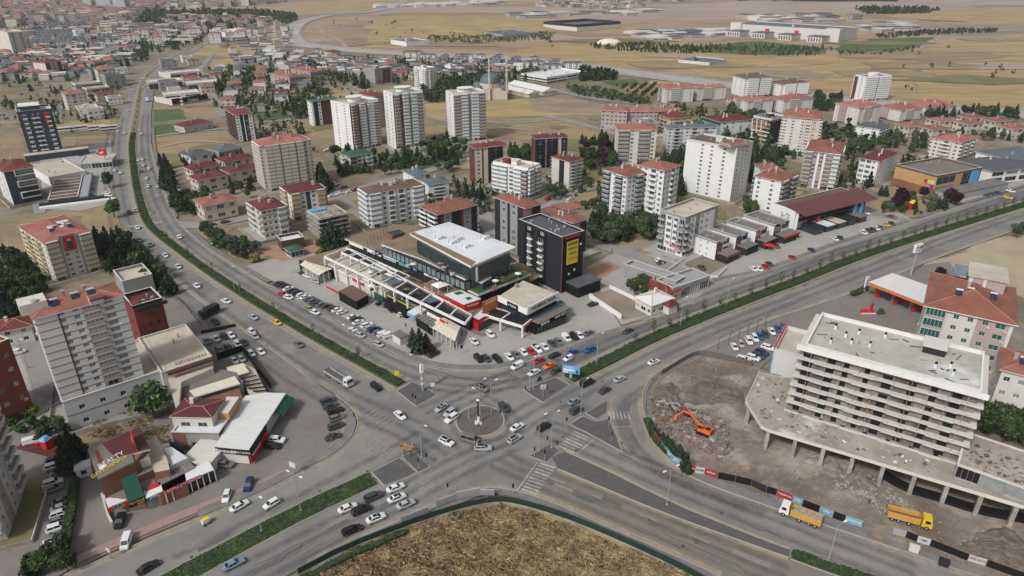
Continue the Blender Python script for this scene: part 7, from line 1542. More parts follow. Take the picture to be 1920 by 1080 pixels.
for x,y,s in ((612,462,1.25),(624,466,1.35),(638,464,1.3),(650,466,1.15),(618,474,1.0),(632,478,1.1)):tree(C_,*G(x,y)[:2],s,'tall dark conifer in the clump before the concrete frame','conifers before the concrete frame')
tree(Y_,*G(600,480)[:2],1.6,'light green bushy tree left of the tall conifer clump',None);tree(Y_,*G(480,490)[:2],1.5,'light green round bush at the kerb by the side street corner',None)
for x,y,s in ((775,652,.85),(788,661,.95),(800,657,.8)):tree(C_,*G(x,y)[:2],s,'small conifer in the trio on the plaza parking edge','conifer trio on the plaza parking edge')
for x,y in ((805,662),(795,666),(812,664)):tree(P_,*G(x,y)[:2],.35,'low reddish shrub under the conifer trio','reddish shrubs under the conifer trio')
tree(B_,*G(291,783)[:2],1.5,'single large round tree in front of the podium wall',None);tree(B_,*G(215,408)[:2],1.35,'single round tree on the boulevard verge by the dry field',None);tree(B_,*G(205,352)[:2],1.1,'round tree on the car park edge beside the boulevard',None)
tree(Y_,*G(62,778)[:2],1.4,'yellow-green round tree in the yard left of the podium',None)
for x,y in ((60,795),(75,805),(28,790),(40,810),(85,800),(22,800)):tree(S_,*G(x,y)[:2],1.2,'dark shrub in the yard planting left of the podium','yard shrubs left of the podium')
for x,y,s in ((140,858,1.0),(131,872,.9),(148,868,.8),(128,890,.9),(143,882,.95),(152,852,.8)):tree(C_,*G(x,y)[:2],s,'dense dark tree beside the top of the left car park','dense trees beside the left car park')
for x,y,s,k in ((100,1062,.8,B_),(84,1075,.9,B_),(118,1050,.75,B_),(128,1072,.8,B_),(62,1082,.7,C_),(122,1030,.55,O_),(118,1046,.6,Y_)):tree(k,*G(x,y)[:2],s,KN[k]+' in the bottom left corner clump','corner clump of trees at bottom left')
grove([(60,805),(110,800),(135,815),(110,835),(40,838)],[S_,B_],16,'around the playground at the left',20,(.5,.8))
grove([(1636,400),(1700,372),(1740,380),(1720,404)],[O_,S_,B_],12,'in the playground garden by the ochre showroom',21,(.5,.8))
for x,y,s in ((1684,388,1.25),(1730,374,1.1),(1780,380,1.2),(1676,394,1.0),(1790,386,.9)):tree(P_,*G(x,y)[:2],s,'dark purple plum tree in the playground garden','plum trees in the playground garden')
grove([(1700,395),(1760,380),(1800,378),(1790,392),(1710,408)],[S_,O_,Y_,C_],14,'on the roadside of the playground garden',22,(.6,.9))
for x,y in ((1650,366),(1659,364),(1661,368)):tree(C_,*G(x,y)[:2],.55,'narrow cypress beside the white wine-roofed block','cypresses beside the wine-roofed block')
tree(C_,*G(1628,352)[:2],1.0,'conifer below the wine-red roof',None)
grove([(1560,292),(1600,262),(1680,262),(1740,252),(1900,252),(1920,268),(1800,262),(1760,285),(1700,285),(1640,280)],[B_,C_,O_],56,'among the right-hand villas',23,(.6,1.0),3)
grove([(1720,222),(1745,215),(1800,208),(1905,215),(1920,235),(1880,225),(1780,222)],[B_,C_],40,'on the slope behind the right-hand villas',24,(.7,1.1),3.4)
grove([(1820,778),(1905,795),(1925,838),(1835,818)],[B_],20,'behind the low unfinished wing',25,(.8,1.1))
for i in range(15):
 p=G(1222,815).lerp(G(1292,893),i/14);tree(C_,p.x+TRR.uniform(-.4,.4),p.y+1.0+TRR.uniform(-.5,.5),TRR.uniform(.38,.55),'small conifer in the row behind the site hoarding','conifer row behind the hoarding')
for x,y,k,s in ((1848,528,B_,.8),(1872,535,P_,.6),(1905,446,B_,.7),(1914,440,B_,.8),(1900,436,O_,.6),(1868,558,S_,1.2),(1770,528,B_,.6),(1760,520,P_,.7)):tree(k,*G(x,y)[:2],s,KN[k]+' at the edge of the dry field by the petrol station','trees at the dry field edge')
for x,y in ((1606,552),(1612,548),(1620,545),(1600,555),(1650,588)):tree(S_,*G(x,y)[:2],1.0,'green shrub on the petrol station verge','shrubs on the petrol station verge')
for x,y in ((1190,552),(1200,548),(1208,556),(1182,545)):tree(B_,*G(x,y)[:2],.7,'broad tree between the rusty red shed and the small white house','trees behind the small white house')
tree(B_,*G(1205,547)[:2],1.05,'largest tree behind the small white house',None)
grove([(392,140),(480,124),(600,160),(620,182),(560,220),(480,212),(415,200)],[C_,B_,B_],72,'of the leafy villa quarter',26,(.8,1.2),4)
grove([(575,196),(600,200),(585,224),(540,220)],[B_],12,'left of the green-roofed block',27,(.8,1.2),4)
grove([(1518,186),(1578,190),(1570,212),(1530,205)],[C_,B_],22,'between the cream blocks and the beige row',28,(.9,1.3),4)
grove([(1370,205),(1420,212),(1430,235),(1390,235),(1360,215)],[B_],16,'below the cream blocks',29,(.8,1.2),4)
def wood(name,label,pxs,n,seed,kinds=(C_,B_),s=(.7,1.2),rows=None):
 r_=random.Random(seed);pts=W(pxs);xs=[p[0] for p in pts];ys=[p[1] for p in pts];b=MB();k=0;tr=0
 while k<n and tr<n*40:
  tr+=1;x,y=r_.uniform(min(xs),max(xs)),r_.uniform(min(ys),max(ys))
  if rows:
   c_,s_=math.cos(rows[1]),math.sin(rows[1]);u=x*c_+y*s_;v=-x*s_+y*c_;v=round(v/rows[0])*rows[0]+r_.uniform(-.5,.5);u=round(u/4)*4;x,y=u*c_-v*s_,u*s_+v*c_
  if not inpoly(pts,x,y):continue
  k+=1;q=r_.uniform(*s);kd=r_.choice(kinds);base=0 if kd==C_ else 2;cs,sn=math.cos(k),math.sin(k)
  if kd==C_:b.tube((x,y,0),(x,y,8*q),2.3*q,.1,n=6,m=r_.choice((0,1)))
  for _ in range(10):
   a=r_.random()*6.28;f=r_.random();rr_=2.6*q*(1-f*.7 if kd==C_ else math.sqrt(1-(f*1.6-.8)**2));z=q*(1+f*(7 if kd==C_ else 4.6));sz=1.0*q
   u1=Vector((r_.gauss(0,1),r_.gauss(0,1),r_.gauss(0,1)+.5)).normalized();u2=u1.orthogonal().normalized();u3=u1.cross(u2);c0=Vector((x+rr_*.8*math.cos(a),y+rr_*.8*math.sin(a),z));b.face([c0-u2*sz-u3*sz,c0+u2*sz-u3*sz,c0+u2*sz+u3*sz,c0-u2*sz+u3*sz],base+r_.choice((0,0,1)))
 return tag(b.build(name,[*LM[C_],*LM[B_]]),label,kind='stuff')
wood('distant_wood','dark wood in front of the far city',[(272,26),(480,24),(560,34),(545,46),(400,58),(330,50),(262,44)],1300,1,s=(1.2,2.0))
wood('distant_wood','dark wooded band along the right horizon',[(1380,2),(1500,-4),(1690,0),(1660,10),(1450,12)],900,2,s=(1.5,2.5))
wood('distant_wood','strip of trees below the pink hill',[(1600,20),(1660,18),(1760,22),(1740,28),(1620,26)],260,3,s=(1.2,2))
wood('orchard','young orchard and gardens before the stone complex',[(1100,86),(1200,80),(1380,92),(1330,100),(1230,100),(1120,92)],380,4,(B_,C_),(.4,.7),(8,.1))
wood('orchard','rows of young trees below the highway',[(1150,160),(1240,158),(1238,180),(1190,180)],180,5,(B_,),(.4,.6),(9,1.2))
wood('distant_wood','grove around the mosque',[(790,168),(840,150),(905,152),(900,188),(845,190),(800,192)],260,6)
wood('distant_wood','wood right of the long showroom',[(1085,134),(1155,142),(1150,150),(1090,152)],180,7)
wood('distant_wood','gardens around the stone complex',[(1280,86),(1400,84),(1575,90),(1560,96),(1540,104),(1400,104)],240,8,(B_,C_),(.4,.7))
wood('distant_wood','scattered garden trees of the left estates',[(0,116),(90,95),(250,62),(400,60),(380,78),(240,125),(160,145),(0,160)],620,9)
wood('distant_wood','scattered trees among the highway houses',[(480,100),(640,112),(960,118),(1080,130),(960,160),(860,150),(700,160),(620,150),(480,120)],700,10,s=(.6,1.0))
wood('distant_wood','roadside trees along the highway estates',[(560,118),(680,160),(690,172),(640,150),(560,128)],90,11)
wood('distant_wood','tree rows on the garden plain left of the complex',[(800,70),(960,66),(1040,62),(1030,76),(900,82),(800,80)],330,12,(B_,),(.5,.9),(8,.05))
wood('scattered_bushes','small dark bushes dotted over the golden fields',[(600,40),(900,30),(1300,130),(1600,170),(1900,190),(1900,80),(1300,100),(900,95),(650,85)],60,13,(B_,),(.5,1.2))
wood('distant_wood','park greenery left of the school',[(1060,162),(1140,172),(1220,190),(1210,198),(1150,190),(1080,178)],160,14,(B_,),(.5,.9))
wood('garden_trees','garden trees along the streets between the far left houses',[(385,136),(600,130),(660,200),(560,235),(430,235)],150,15,(B_,B_,B_,C_),(.6,1.05))
wood('garden_trees','mixed trees between the apartment blocks on the right',[(1250,262),(1420,250),(1560,240),(1700,255),(1600,300),(1420,300),(1260,300)],150,16,(B_,B_,B_,C_),(.7,1.25))
wood('distant_wood','garden strip beyond the green lawn of the complex',[(1640,66),(1740,58),(1870,56),(1865,61),(1760,65),(1650,72)],260,21,(B_,C_),(.5,.9))
wood('distant_wood','tree line before the green lawn of the complex',[(1575,98),(1640,100),(1720,88),(1726,91),(1650,103),(1570,103)],90,22,(B_,),(.4,.7))
wood('garden_trees','scattered trees between the streets left of the towers',[(440,235),(560,238),(600,290),(480,255)],40,23,(B_,B_,B_,C_),(.5,0.9500000000000001))
wood('garden_trees','small trees around the flats in the centre right',[(1020,330),(1120,300),(1250,330),(1280,420),(1120,400),(1030,375)],90,24,(B_,C_,B_),(.4,.75))
wood('garden_trees','small trees between the blocks below the steppe',[(1230,196),(1380,215),(1560,240),(1720,258),(1600,262),(1400,262),(1240,250)],220,25,(B_,C_,B_),(.5,.9))
wood('garden_trees','young trees along the streets on the right',[(1500,330),(1700,300),(1800,300),(1740,340),(1560,372)],60,26,(B_,B_,B_,C_),(.45,0.9500000000000001))
wood('garden_trees','street trees behind the plaza',[(700,350),(800,330),(900,350),(1010,400),(960,410),(860,400),(780,400)],50,27,(B_,B_,B_,C_),(.4,0.85))
wood('garden_trees','garden trees of the upper left quarters',[(0,130),(230,100),(230,215),(120,260),(0,230)],260,28,(B_,B_,B_,C_),(.4,0.9500000000000001))
wood('garden_trees','dense garden trees of the villa quarter',[(385,130),(540,118),(700,160),(640,215),(470,230),(400,200)],320,29,(B_,B_,B_,C_),(.45,1.0))
wood('garden_trees','trees among the far estates left of the boulevard end',[(60,44),(330,40),(400,66),(240,100),(0,110),(0,60)],520,30,(B_,B_,B_,C_),(.6,1.15))
def along(pxs,n,t0,t1,off,s,label,group,world=False):
 ln=resample(smooth(W(pxs),1),1.0);m=len(ln)
 for i in range(n):
  k=int((t0+(t1-t0)*i/(n-1))*(m-2));p=ln[k];d=(ln[min(m-1,k+1)]-p).normalized();q=p+Vector((-d.y,d.x))*off;tree('sapling',q.x,q.y,s*TRR.uniform(.85,1.15),'%s, %d from %s' % (label,i+1,'the junction' if 'east' in group else 'the far end'),group)
along(NWM,30,.42,.985,.9,1.0,'thin young tree in the hedge of the north-west median','young trees on the north-west median')
along(EM,34,.10,.99,1.2,1.3,'pale green young tree on the north-east median','young trees on the north-east median')
def tufts(name,label,pxs,n,seed,mats_,s=(.15,.5)):
 r_=random.Random(seed);pts=W(pxs);xs=[p[0] for p in pts];ys=[p[1] for p in pts];b=MB();k=0
 while k<n:
  x,y=r_.uniform(min(xs),max(xs)),r_.uniform(min(ys),max(ys))
  if not inpoly(pts,x,y):continue
  k+=1;q=r_.uniform(*s)*(1+.6*math.sin(x*.5)*math.sin(y*.6));m=r_.randrange(len(mats_))
  for _ in range(2):
   a=r_.random()*3.14;dx,dy=q*math.cos(a),q*math.sin(a);lx,ly=r_.uniform(-.2,.2),r_.uniform(-.2,.2);b.face([(x-dx,y-dy,-.35),(x+dx,y+dy,-.35),(x+dx*1.2+lx,y+dy*1.2+ly,-.35+q*1.1),(x-dx*1.2+lx,y-dy*1.2+ly,-.35+q*1.1)],m)
 return tag(b.build(name,mats_),label,kind='stuff')
m_s1=mat('dry_stalks',(.42,.31,.17),var=.4,sc=.4);m_s2=mat('brown_stalks',(.28,.205,.125),var=.4,sc=.4);m_s3=mat('olive_stalks',(.20,.18,.09),var=.3,sc=.4)
tufts('dry_grass','knee-high dry grass in the fenced foreground field',[(585,1080),(650,1030),(760,990),(860,957),(940,948),(1040,972),(1180,1032),(1320,1090),(1330,1140),(560,1140)],30000,1,[m_s1,m_s2,m_s2,m_s3,m_s1])
tufts('dry_grass','dry weeds behind the realty corner',[(90,800),(180,768),(300,745),(322,770),(320,826),(290,838),(190,822)],4500,2,[m_s1,m_s2,m_s3],(.15,.35))
hedge('hedge',[(142,905),(136,950),(128,1000),(122,1045)],1.6,1.5,2600,'tall dark hedge between the left car park and the paved yard',seed=8)
hedge('hedge',[(1212,790),(1225,822),(1250,850)],1.6,1.3,900,'green bushes inside the curved fence of the demolition site',seed=9)
hedge('hedge',[(760,1000),(640,1052),(560,1092)],1.0,.9,1400,'low weeds along the foreground fence, left stretch',seed=10)
# == VEHICLES
PC={}
def paint(cn):
 c={'white':(.66,.67,.67),'silver':(.36,.38,.40),'grey':(.13,.14,.15),'dark grey':(.045,.05,.055),'black':(.012,.013,.015),'blue':(.02,.09,.26),'dark blue':(.015,.03,.10),'red':(.36,.02,.02),'dark red':(.13,.02,.025),'orange':(.72,.16,.02),'yellow':(.62,.42,.03),'beige':(.33,.29,.22),'pale green':(.22,.27,.14),'silver-blue':(.17,.24,.31),'brown-grey':(.15,.14,.12)}[cn]
 return mat('car_paint_'+cn.replace(' ','_').replace('-','_'),c,rough=.28,var=0,spec=.6)
m_cg=mat('car_glass',(.012,.015,.018),rough=.08,var=0,spec=.8);m_hl=mat('headlight_glass',(.6,.6,.58),rough=.2,var=0);m_tl=mat('tail_light_red',(.3,.01,.01),rough=.3,var=0);m_rim=mat('wheel_rim',(.3,.3,.31),rough=.4,var=0)
SH_={'sedan':(4.6,1.8,.95,(-1.75,1.15,-.95,.35),1.45),'hatchback':(4.1,1.76,.98,(-1.95,1.05,-1.55,.35),1.5),'suv':(4.6,1.88,1.12,(-2.15,1.15,-1.8,.5),1.7),'estate':(4.7,1.82,.97,(-2.2,1.15,-1.75,.4),1.5),'van':(4.5,1.85,1.15,(-2.2,1.55,-2.15,.85),1.85),'minibus':(5.2,1.95,1.15,(-2.55,2.0,-2.5,1.3),2.1),'pickup':(5.2,1.85,1.1,(-.6,1.35,-.45,.75),1.75)}
def car_mesh(kind):
 L_,W_,zb,(xa,xb,xc,xd),zr=SH_[kind];hl,hw=L_/2,W_/2;b=MB()
 st=[(-hl,.80,.45,zb*.78),(-hl+.15,.93,.28,zb*.96),(-hl*.6,1,.22,zb),(0,1,.22,zb*.99),(xb*.9,1,.22,zb*.985),(hl*.72,.97,.24,zb*.88),(hl-.12,.88,.3,zb*.76),(hl,.76,.42,zb*.6)]
 if kind in ('suv','van','minibus'):st[5]=(hl*.78,.97,.26,zb*.93);st[6]=(hl-.1,.92,.3,zb*.86)
 rings=[]
 for x,k,z0,z1 in st:
  r_=[(x,-hw*k*.9,z0),(x,-hw*k,z0+.25),(x,-hw*k,z1*.8),(x,-hw*k*.9,z1),(x,hw*k*.9,z1),(x,hw*k,z1*.8),(x,hw*k,z0+.25),(x,hw*k*.9,z0)];rings.append(len(b.v));b.v+=r_
 for a,c in zip(rings,rings[1:]):
  for i in range(8):j=(i+1) % 8;b.f.append((a+i,a+j,c+j,c+i));b.m.append(0)
 b.f.append(tuple(rings[0]+i for i in reversed(range(8))));b.m.append(0);b.f.append(tuple(rings[-1]+i for i in range(8)));b.m.append(0)
 wb,wt=hw*.90,hw*.72 if kind not in ('van','minibus') else hw*.84;z0=zb*.97;g=MB();
 B0=[(xa,-wb,z0),(xb,-wb*.96,z0),(xb,wb*.96,z0),(xa,wb,z0)];T0=[(xc,-wt,zr),(xd,-wt*.96,zr),(xd,wt*.96,zr),(xc,wt,zr)]
 k=len(b.v);b.v+=B0+T0
 for i in range(4):j=(i+1) % 4;b.f.append((k+i,k+j,k+4+j,k+4+i));b.m.append(0)
 cx=(xc+xd)/2;r2=[(cx+(x-cx)*.88,y*.88,z+.05) for x,y,z in T0];k2=len(b.v);b.v+=r2
 for i in range(4):j=(i+1) % 4;b.f.append((k+4+i,k+4+j,k2+j,k2+i));b.m.append(0)
 b.f.append((k2,k2+1,k2+2,k2+3));b.m.append(0)
 def pane(p,q,r_,s,i0=.07,i1=.93,j0=.1,j1=.88):
  P=[Vector(v) for v in (p,q,r_,s)];n_=(P[1]-P[0]).cross(P[3]-P[0]).normalized()*.015;f=lambda u,v:P[0].lerp(P[1],u).lerp(P[3].lerp(P[2],u),v)+n_
  return [f(i0,j0),f(i1,j0),f(i1,j1),f(i0,j1)]
 panes={'windscreen':[pane(B0[1],B0[2],T0[2],T0[1],.05,.95,.04,.94)],'rear_window':[pane(B0[3],B0[0],T0[0],T0[3],.08,.92,.15,.9)]}
 s0,s1=((.05,.95) if kind not in ('van',) else (.66,.95));mid=.5
 for nm,(p,q,r_,s) in (('side_window',(B0[0],B0[1],T0[1],T0[0])),('side_window ',(B0[2],B0[3],T0[3],T0[2]))):
  panes[nm]=[pane(p,q,r_,s,.06,.46),pane(p,q,r_,s,.5,.94)] if kind !='van' else [pane(p,q,r_,s,*((.72,.95) if nm=='side_window' else (.05,.28)))]
 if kind=='pickup':b.box(-hl+.15,-hw*.82,zb*.98,xa-.1,hw*.82,zb+.02,1)
 wheels=[]
 for x in (-hl*.62,hl*.64):
  for y in (-hw+.08,hw-.08):wheels.append((x,y))
 return b,panes,wheels,hl,hw,zb
CM={}
def car_parts(kind,cn,sunroof=False):
 key=(kind,cn,sunroof)
 if key in CM:return CM[key]
 b,panes,wheels,hl,hw,zb=car_mesh(kind);out=[('body',b.mesh('body',[paint(cn),m_black]),(0,0,0))]
 gk=('g',kind)
 if gk not in CM:
  g=[]
  for nm,qs in panes.items():p=MB();[p.face(q) for q in qs];g.append((nm.strip(),p.mesh('glass',[m_cg]),(0,0,0)))
  wm=MB();wm.tube((0,-.1,0),(0,.1,0),.33,n=12,m=0);wm.tube((0,-.115,0),(0,.115,0),.19,n=8,m=1);wme=wm.mesh('wheel',[m_tyre,m_rim])
  for x,y in wheels:g.append(('wheel',wme,(x,y,.33)))
  hm=MB();hm.box(-.1,-.2,-.07,.06,.2,.07);hme=hm.mesh('headlight',[m_hl]);tme=hm.mesh('tail_light',[m_tl])
  for s in (-1,1):g.append(('headlight',hme,(hl-.12,s*hw*.62,zb*.66)));g.append(('tail_light',tme,(-hl+.1,s*hw*.68,zb*.78)))
  CM[gk]=g
 out=out+CM[gk]
 if sunroof:_,_,_,(xa,xb,xc,xd),zr=SH_[kind];p=MB();p.box(xc+.25,-hw*.5,zr+.03,xd-.1,hw*.5,zr+.065);out=out+[('roof_glass',p.mesh('roof_glass',[m_cg]),(0,0,0))]
 j=MB();mats_=[]
 for nm,me,(x,y,z) in out:
  k=len(j.v);mi=[]
  for m in me.materials:
   if m not in mats_:mats_.append(m)
   mi.append(mats_.index(m))
  j.v+=[(v.co.x+x,v.co.y+y,v.co.z+z) for v in me.vertices];j.f+=[tuple(i+k for i in p.vertices) for p in me.polygons];j.m+=[mi[p.material_index] for p in me.polygons]
 CM[key]=(out,j.mesh('car',mats_));return CM[key]
ARTICLE={}
def car(kind,cn,px,py,dx,dy,where,group=None,sun=False,z=None,full=None):
 p=G(px,py,.5);z=.01 if z is None else z
 a=ang(px,py,dx,dy);parts,joined=car_parts(kind,cn,sun);nmk='parked_car' if group else 'car'
 full=(p.y<262) if full is None else full;lab='%s %s %s' % (cn,{'van':'panel van','minibus':'people carrier','estate':'estate car'}.get(kind,kind),where)
 if full:
  o=put(nmk,None,None,(p.x,p.y,z),a)
  for nm,me,l in parts:put(nm,me,o,l if l !=(0,0,0) else None)
 else:o=put(nmk,joined,None,(p.x,p.y,z),a)
 return tag(o,lab,'van' if kind in ('van','minibus') else 'car',group)
K={'s':'sedan','h':'hatchback','u':'suv','e':'estate','v':'van','m':'minibus','p':'pickup'}
CC={'w':'white','s':'silver','g':'grey','d':'dark grey','k':'black','b':'blue','n':'dark blue','r':'red','m':'dark red','o':'orange','y':'yellow','i':'beige','l':'pale green','q':'silver-blue','x':'brown-grey'}
def cars(spec,group=None,z=None):
 for ln in spec.strip().split('\n'):
  c,x,y,dx,dy,where=ln.split(' ',5);car(K[c[0]],CC[c[1]],float(x),float(y),float(dx),float(dy),where,group,len(c)>2,z)
cars('''ux* 904 728 10 5 rounding the junction north of the roundabout
ss* 827 765 -12 8 waiting outermost at the west side of the roundabout
hs 843 774 -12 8 waiting between two cars at the west side of the roundabout
uw 847 785 -12 8 nearest the roundabout kerb on its west side
sw 750 779 10 9 alone on the road west of the roundabout
uw* 837 829 12 6 with a dark roof south-west of the roundabout
mx 882 825 14 4 at the south edge of the roundabout
es* 906 840 14 0 overlapping the people carrier at the roundabout
ud 945 765 7 8 just north-east of the roundabout
sw 970 801 10 -6 with a roof sign east of the roundabout
es* 965 823 10 -6 south-east of the roundabout
uk* 1020 801 10 -6 leaving the roundabout eastwards
sq 1076 753 10 -6 on the eastern approach, beside a darker one
ud 1080 770 10 -6 beside the traffic island with the crossing
vw 970 687 -12 6 turning at the mouth of the north-east road
sw 1001 699 -12 6 waiting behind the black scooter
so 1030 686 -12 5 in the queue at the north-east lights
sd 1042 696 -12 6 left of the blue billboard
sr 1010 677 -12 5 in the queue beside the plaza parking
sk 1039 667 -12 5 queuing behind the bright orange one
hw 1066 672 -12 6 behind the blue billboard
sb 1073 661 -12 4 in the queue beyond the billboard
ub 1105 657 -12 5 last in the queue on the north-east road
sd 1177 621 -12 6 driving alone towards the junction below the dirt plot
sw* 1226 679 12 -5 driving out along the north-east road
ss 1162 711 12 -6 heading north-east ahead of two dark cars
sd 1134 732 12 -7 in the right lane of the outbound queue
mk 1101 719 12 -6 in the left lane of the outbound queue
uk* 705 726 10 8 following the flatbed lorry
sg 560 646 10 7 alone on the boulevard before the lorry
sw 742 915 12 -5 first at the south-west lights, left lane
ud 700 932 12 -5 second at the south-west lights, left lane
sw* 744 934 12 -5 first at the south-west lights, middle lane
ss 761 946 12 -5 first at the south-west lights, right lane
sw 652 953 12 -5 last in the left lane queue at the south-west lights
uk 677 957 12 -5 second in the middle lane at the south-west lights
sw* 705 972 12 -5 second in the right lane at the south-west lights
ek* 660 994 12 -5 last of the queue nearest the foreground fence
hw 509 945 -12 7 coming down the south-west road past the lamp post
sw 449 949 12 -7 by the kerb near the yellow cart
sk 278 1064 12 -7 leaving at the bottom edge left of the hedge
sq 438 1058 12 -6 right of the hedge at the bottom edge
sw 424 565 10 4 on the boulevard above the black truck
ss 475 595 10 6 in front of the yellow taxi
hw 472 622 10 9 stopped at the boulevard edge by the parking entrance
hs 478 631 10 9 bumper to bumper at the parking entrance
sr 531 552 10 3 at the kerb above the plaza parking row
hw 541 558 10 3 following the red one at the kerb
el 581 580 10 4 waiting beside the plaza pavement
hw 591 586 10 4 with open boot beside the plaza pavement
hs 710 646 10 4 on the boulevard below the conifer trio
hs 676 629 10 4 beside the rubbish containers''')
cars('''sy 519 605 10 5 taxi on the boulevard hedge side''')
cars('''sw 215 320 3 -10 highest on the left carriageway by the station
sw 226 324 3 10 left carriageway, level with the warehouse
sw 259 300 2 -10 first of the pair above the hedge bend
sw 267 299 2 -10 right one of the pair above the hedge bend
sw 269 310 3 -10 right carriageway, below the pair
sw 279 316 3 -10 right carriageway, by the conifer row top
sg 264 321 3 -10 right carriageway, next to the hedge
sw 275 334 3 -10 right carriageway, mid way down the conifer row
sw 278 349 3 -10 right carriageway, lower conifer row
sw 296 349 4 -10 right carriageway, nearest the conifer row
sd 242 398 3 10 left carriageway above the far crosswalk
sw 255 394 3 10 left carriageway beside a dark one
sw 258 427 4 10 on the far crosswalk of the boulevard
si 261 450 5 10 below the far crosswalk
sg 282 459 6 10 hedge side below the far crosswalk
sw 310 479 8 10 hedge side near the grove
sw 291 486 8 10 kerb side near the grove
sw 334 500 9 10 level with the lower end of the grove
sw 369 536 10 9 level with the beige hall entrance
sw 336 444 -8 -10 outbound near the side street corner
sd 397 421 10 -2 on the side street left of the gabled villa
sd 422 416 10 -2 on the side street right of the gabled villa
sw 247 169 3 10 far up the boulevard, left
sw 252 169 3 10 far up the boulevard, second
sw 282 165 3 -10 far up the boulevard, right side
sw 240 208 3 10 left carriageway level with the black sign hall
sw 234 249 3 10 left carriageway by the parked buses
sw 265 251 2 -10 right carriageway by the lawns
sw 220 246 3 10 turning out by the parked buses
sn 152 290 10 -2 parked beside the navy tower podium
sw 1619 435 10 6 at the kerb end of the hall parking row''')
def row(spec,where,group,dx,dy,z=-.1):
 """x,y and code for each car of a row; the label counts from its left end"""
 it=spec.split();n=len(it)//3;ords=['leftmost','second from left','third from left','fourth from left','fifth from left','sixth from left','seventh from left','eighth from left','ninth from left','tenth from left']+['middle']*0
 for i in range(n):
  c,x,y=it[i*3:i*3+3];k=n-1-i
  o=ords[i] if i<=k and i<len(ords) else (['rightmost','second from right','third from right','fourth from right','fifth from right','sixth from right','seventh from right','eighth from right','ninth from right','tenth from right'][k] if k<10 else '%dth from left' % (i+1))
  car(K[c[0]],CC[c[1]],float(x),float(y),dx,dy,'%s in %s' % (o,where),group,len(c)>2,z)
row('sd 522 531 sk 528 534 hk 535 537 sw 541 541 sk 549 545 ud 557 549 hw 566 553 sw 573 557 sd 581 561 ug 588 565 sd 595 569 sg 603 571 sd 613 574 sm 625 578 sw 633 581 hw 641 585','the plaza parking row','cars in the upper plaza parking row',12,-4)
row('sw 662 594 ud 668 599 sw 672 604 uw 688 610 hs 693 615 un 702 618 hg 710 623 vw 719 627 vw 729 629','the lower plaza row','cars in the lower plaza parking row',12,-4)
row('sd 568 513 sw 577 517 ss 592 527','front of the arched canopy','cars by the arched canopy',12,4)
row('sw 672 549 sw 680 553 sw 687 557 sk 715 568 ug 726 571 uk 740 580 hw 755 589','front of the portal frames','cars at the portal frames',12,-4)
row('uk 897 672 hd 912 672 uk* 932 673 sw 955 669 sg 967 665 hw 982 661 hr 996 659 pw 1007 654 sw 1021 650 sd 1035 644 sg 1047 640 vw 1062 634 uk 1076 631 hw 1087 629','the row before the name wing','cars before the plaza name wing',8,8)
row('sg 1104 624 uk 812 664','the lot edge by the pavement','cars at the lot edge',12,-6)
row('sw 889 640 uw 919 627','the open yard below the pergola','cars in the open yard',9,8)
row('ud 615 752 sd 620 761 uk 629 771 ex 632 783 ud 630 799 sd 625 819','the curved row by the pink pavement','cars by the pink pavement',12,-4)
row('uk 510 836 uw 519 825 ug 422 871','front of the white metal roof','cars before the white metal roof',12,1)
row('ww 0 0'[:0]+'hw 425 930 un 466 909 vw 237 1016 uk 225 977','the forecourt of the lettered roof','cars on the corner forecourt',-4,12)
row('ud 104 863 uw 102 874 uw 99 905 sg 100 916 sg 116 939 sw 115 951 uw 114 963 hg 112 975 uw 108 989 ew* 100 1017','the left car park column','cars in the left car park',12,-4)
row('vw 33 661 vw 61 827','the lane at the far left','vans in the left lane',12,-3,-.1)
row('sk 403 603 ug 387 640 ss 405 635 sk 420 630 sw 433 628 ug 412 657 sd 428 651 uw 446 646 sd 457 642 sw 439 676 hs 453 673 hw 471 663 sw 489 659','the fenced car park','cars in the fenced car park',9,9)
row('sw 1377 650 hs 1389 645 uw 1404 639 uw 1415 634 sb 1425 630 sd 1435 626 sw 1447 621 sb 1459 616 sg 1470 611','the row by the tree-like lamps','cars in the upper lot row',6,10)
row('uw 1394 674 uw 1412 671 ud 1421 667 un 1428 661 uw 1440 652','the lower row of that lot','cars in the lower lot row',12,4)
row('uw 1236 490 sd 1316 501 sw 1413 504 sw 1423 504 sr 1436 500 sd 1443 495 sr 1456 461 sr 1486 483 sw 1489 444 sn 1522 469 sw 1566 448 sd 1576 446','the yard of the stepped shops','cars by the stepped shops',10,7)
row('sw 1619 436 sd 1630 432 sm 1637 430 sw 1644 428 sg 1651 426 sy 1663 421 sd 1672 419','the slanted row by the long hall','cars by the long hall',10,7)
row('sw 1623 399 sm 1672 406 sg 1795 362 sr 1805 356 sw 1847 352 sd 1852 367 sd 1862 364 sn 1872 362 sw 1876 349 sy 1890 370 sw 1895 358','the lot of the ochre showroom','cars by the ochre showroom',12,3)
row('sw 321 320 sr 322 336 sw 323 328 sw 325 343 sw 328 349 sw 331 356 ss 333 362','the strip behind the conifer row','cars behind the conifer row',12,3)
row('sw 195 336 sw 205 338 sw 200 362 sw 204 366 sk 202 372 ss 170 340 ss 169 352 ss 172 364 sd 187 288','the car park by the boulevard','cars by the ribbed showroom',12,1)
row('sw 622 367 sw 637 363 ss 603 322 sd 606 327 sk 611 332 sk 616 337 sw 621 342 sw 629 345 sd 645 350 sw 655 359 sr 663 357 sd 670 354','the street behind the orange-panelled block','cars in the back street',12,-3)
row('uw 1867 772 uk 1870 755','the yard below the right edge block','cars below the right edge block',12,3)
row('sk 1112 570 sw 1070 372 sr 1027 372 sd 1240 492 sw 1398 408 sw 1406 408 sd 1232 408 sw 618 278 sw 612 281','the side yards','cars in the side yards',12,-4)
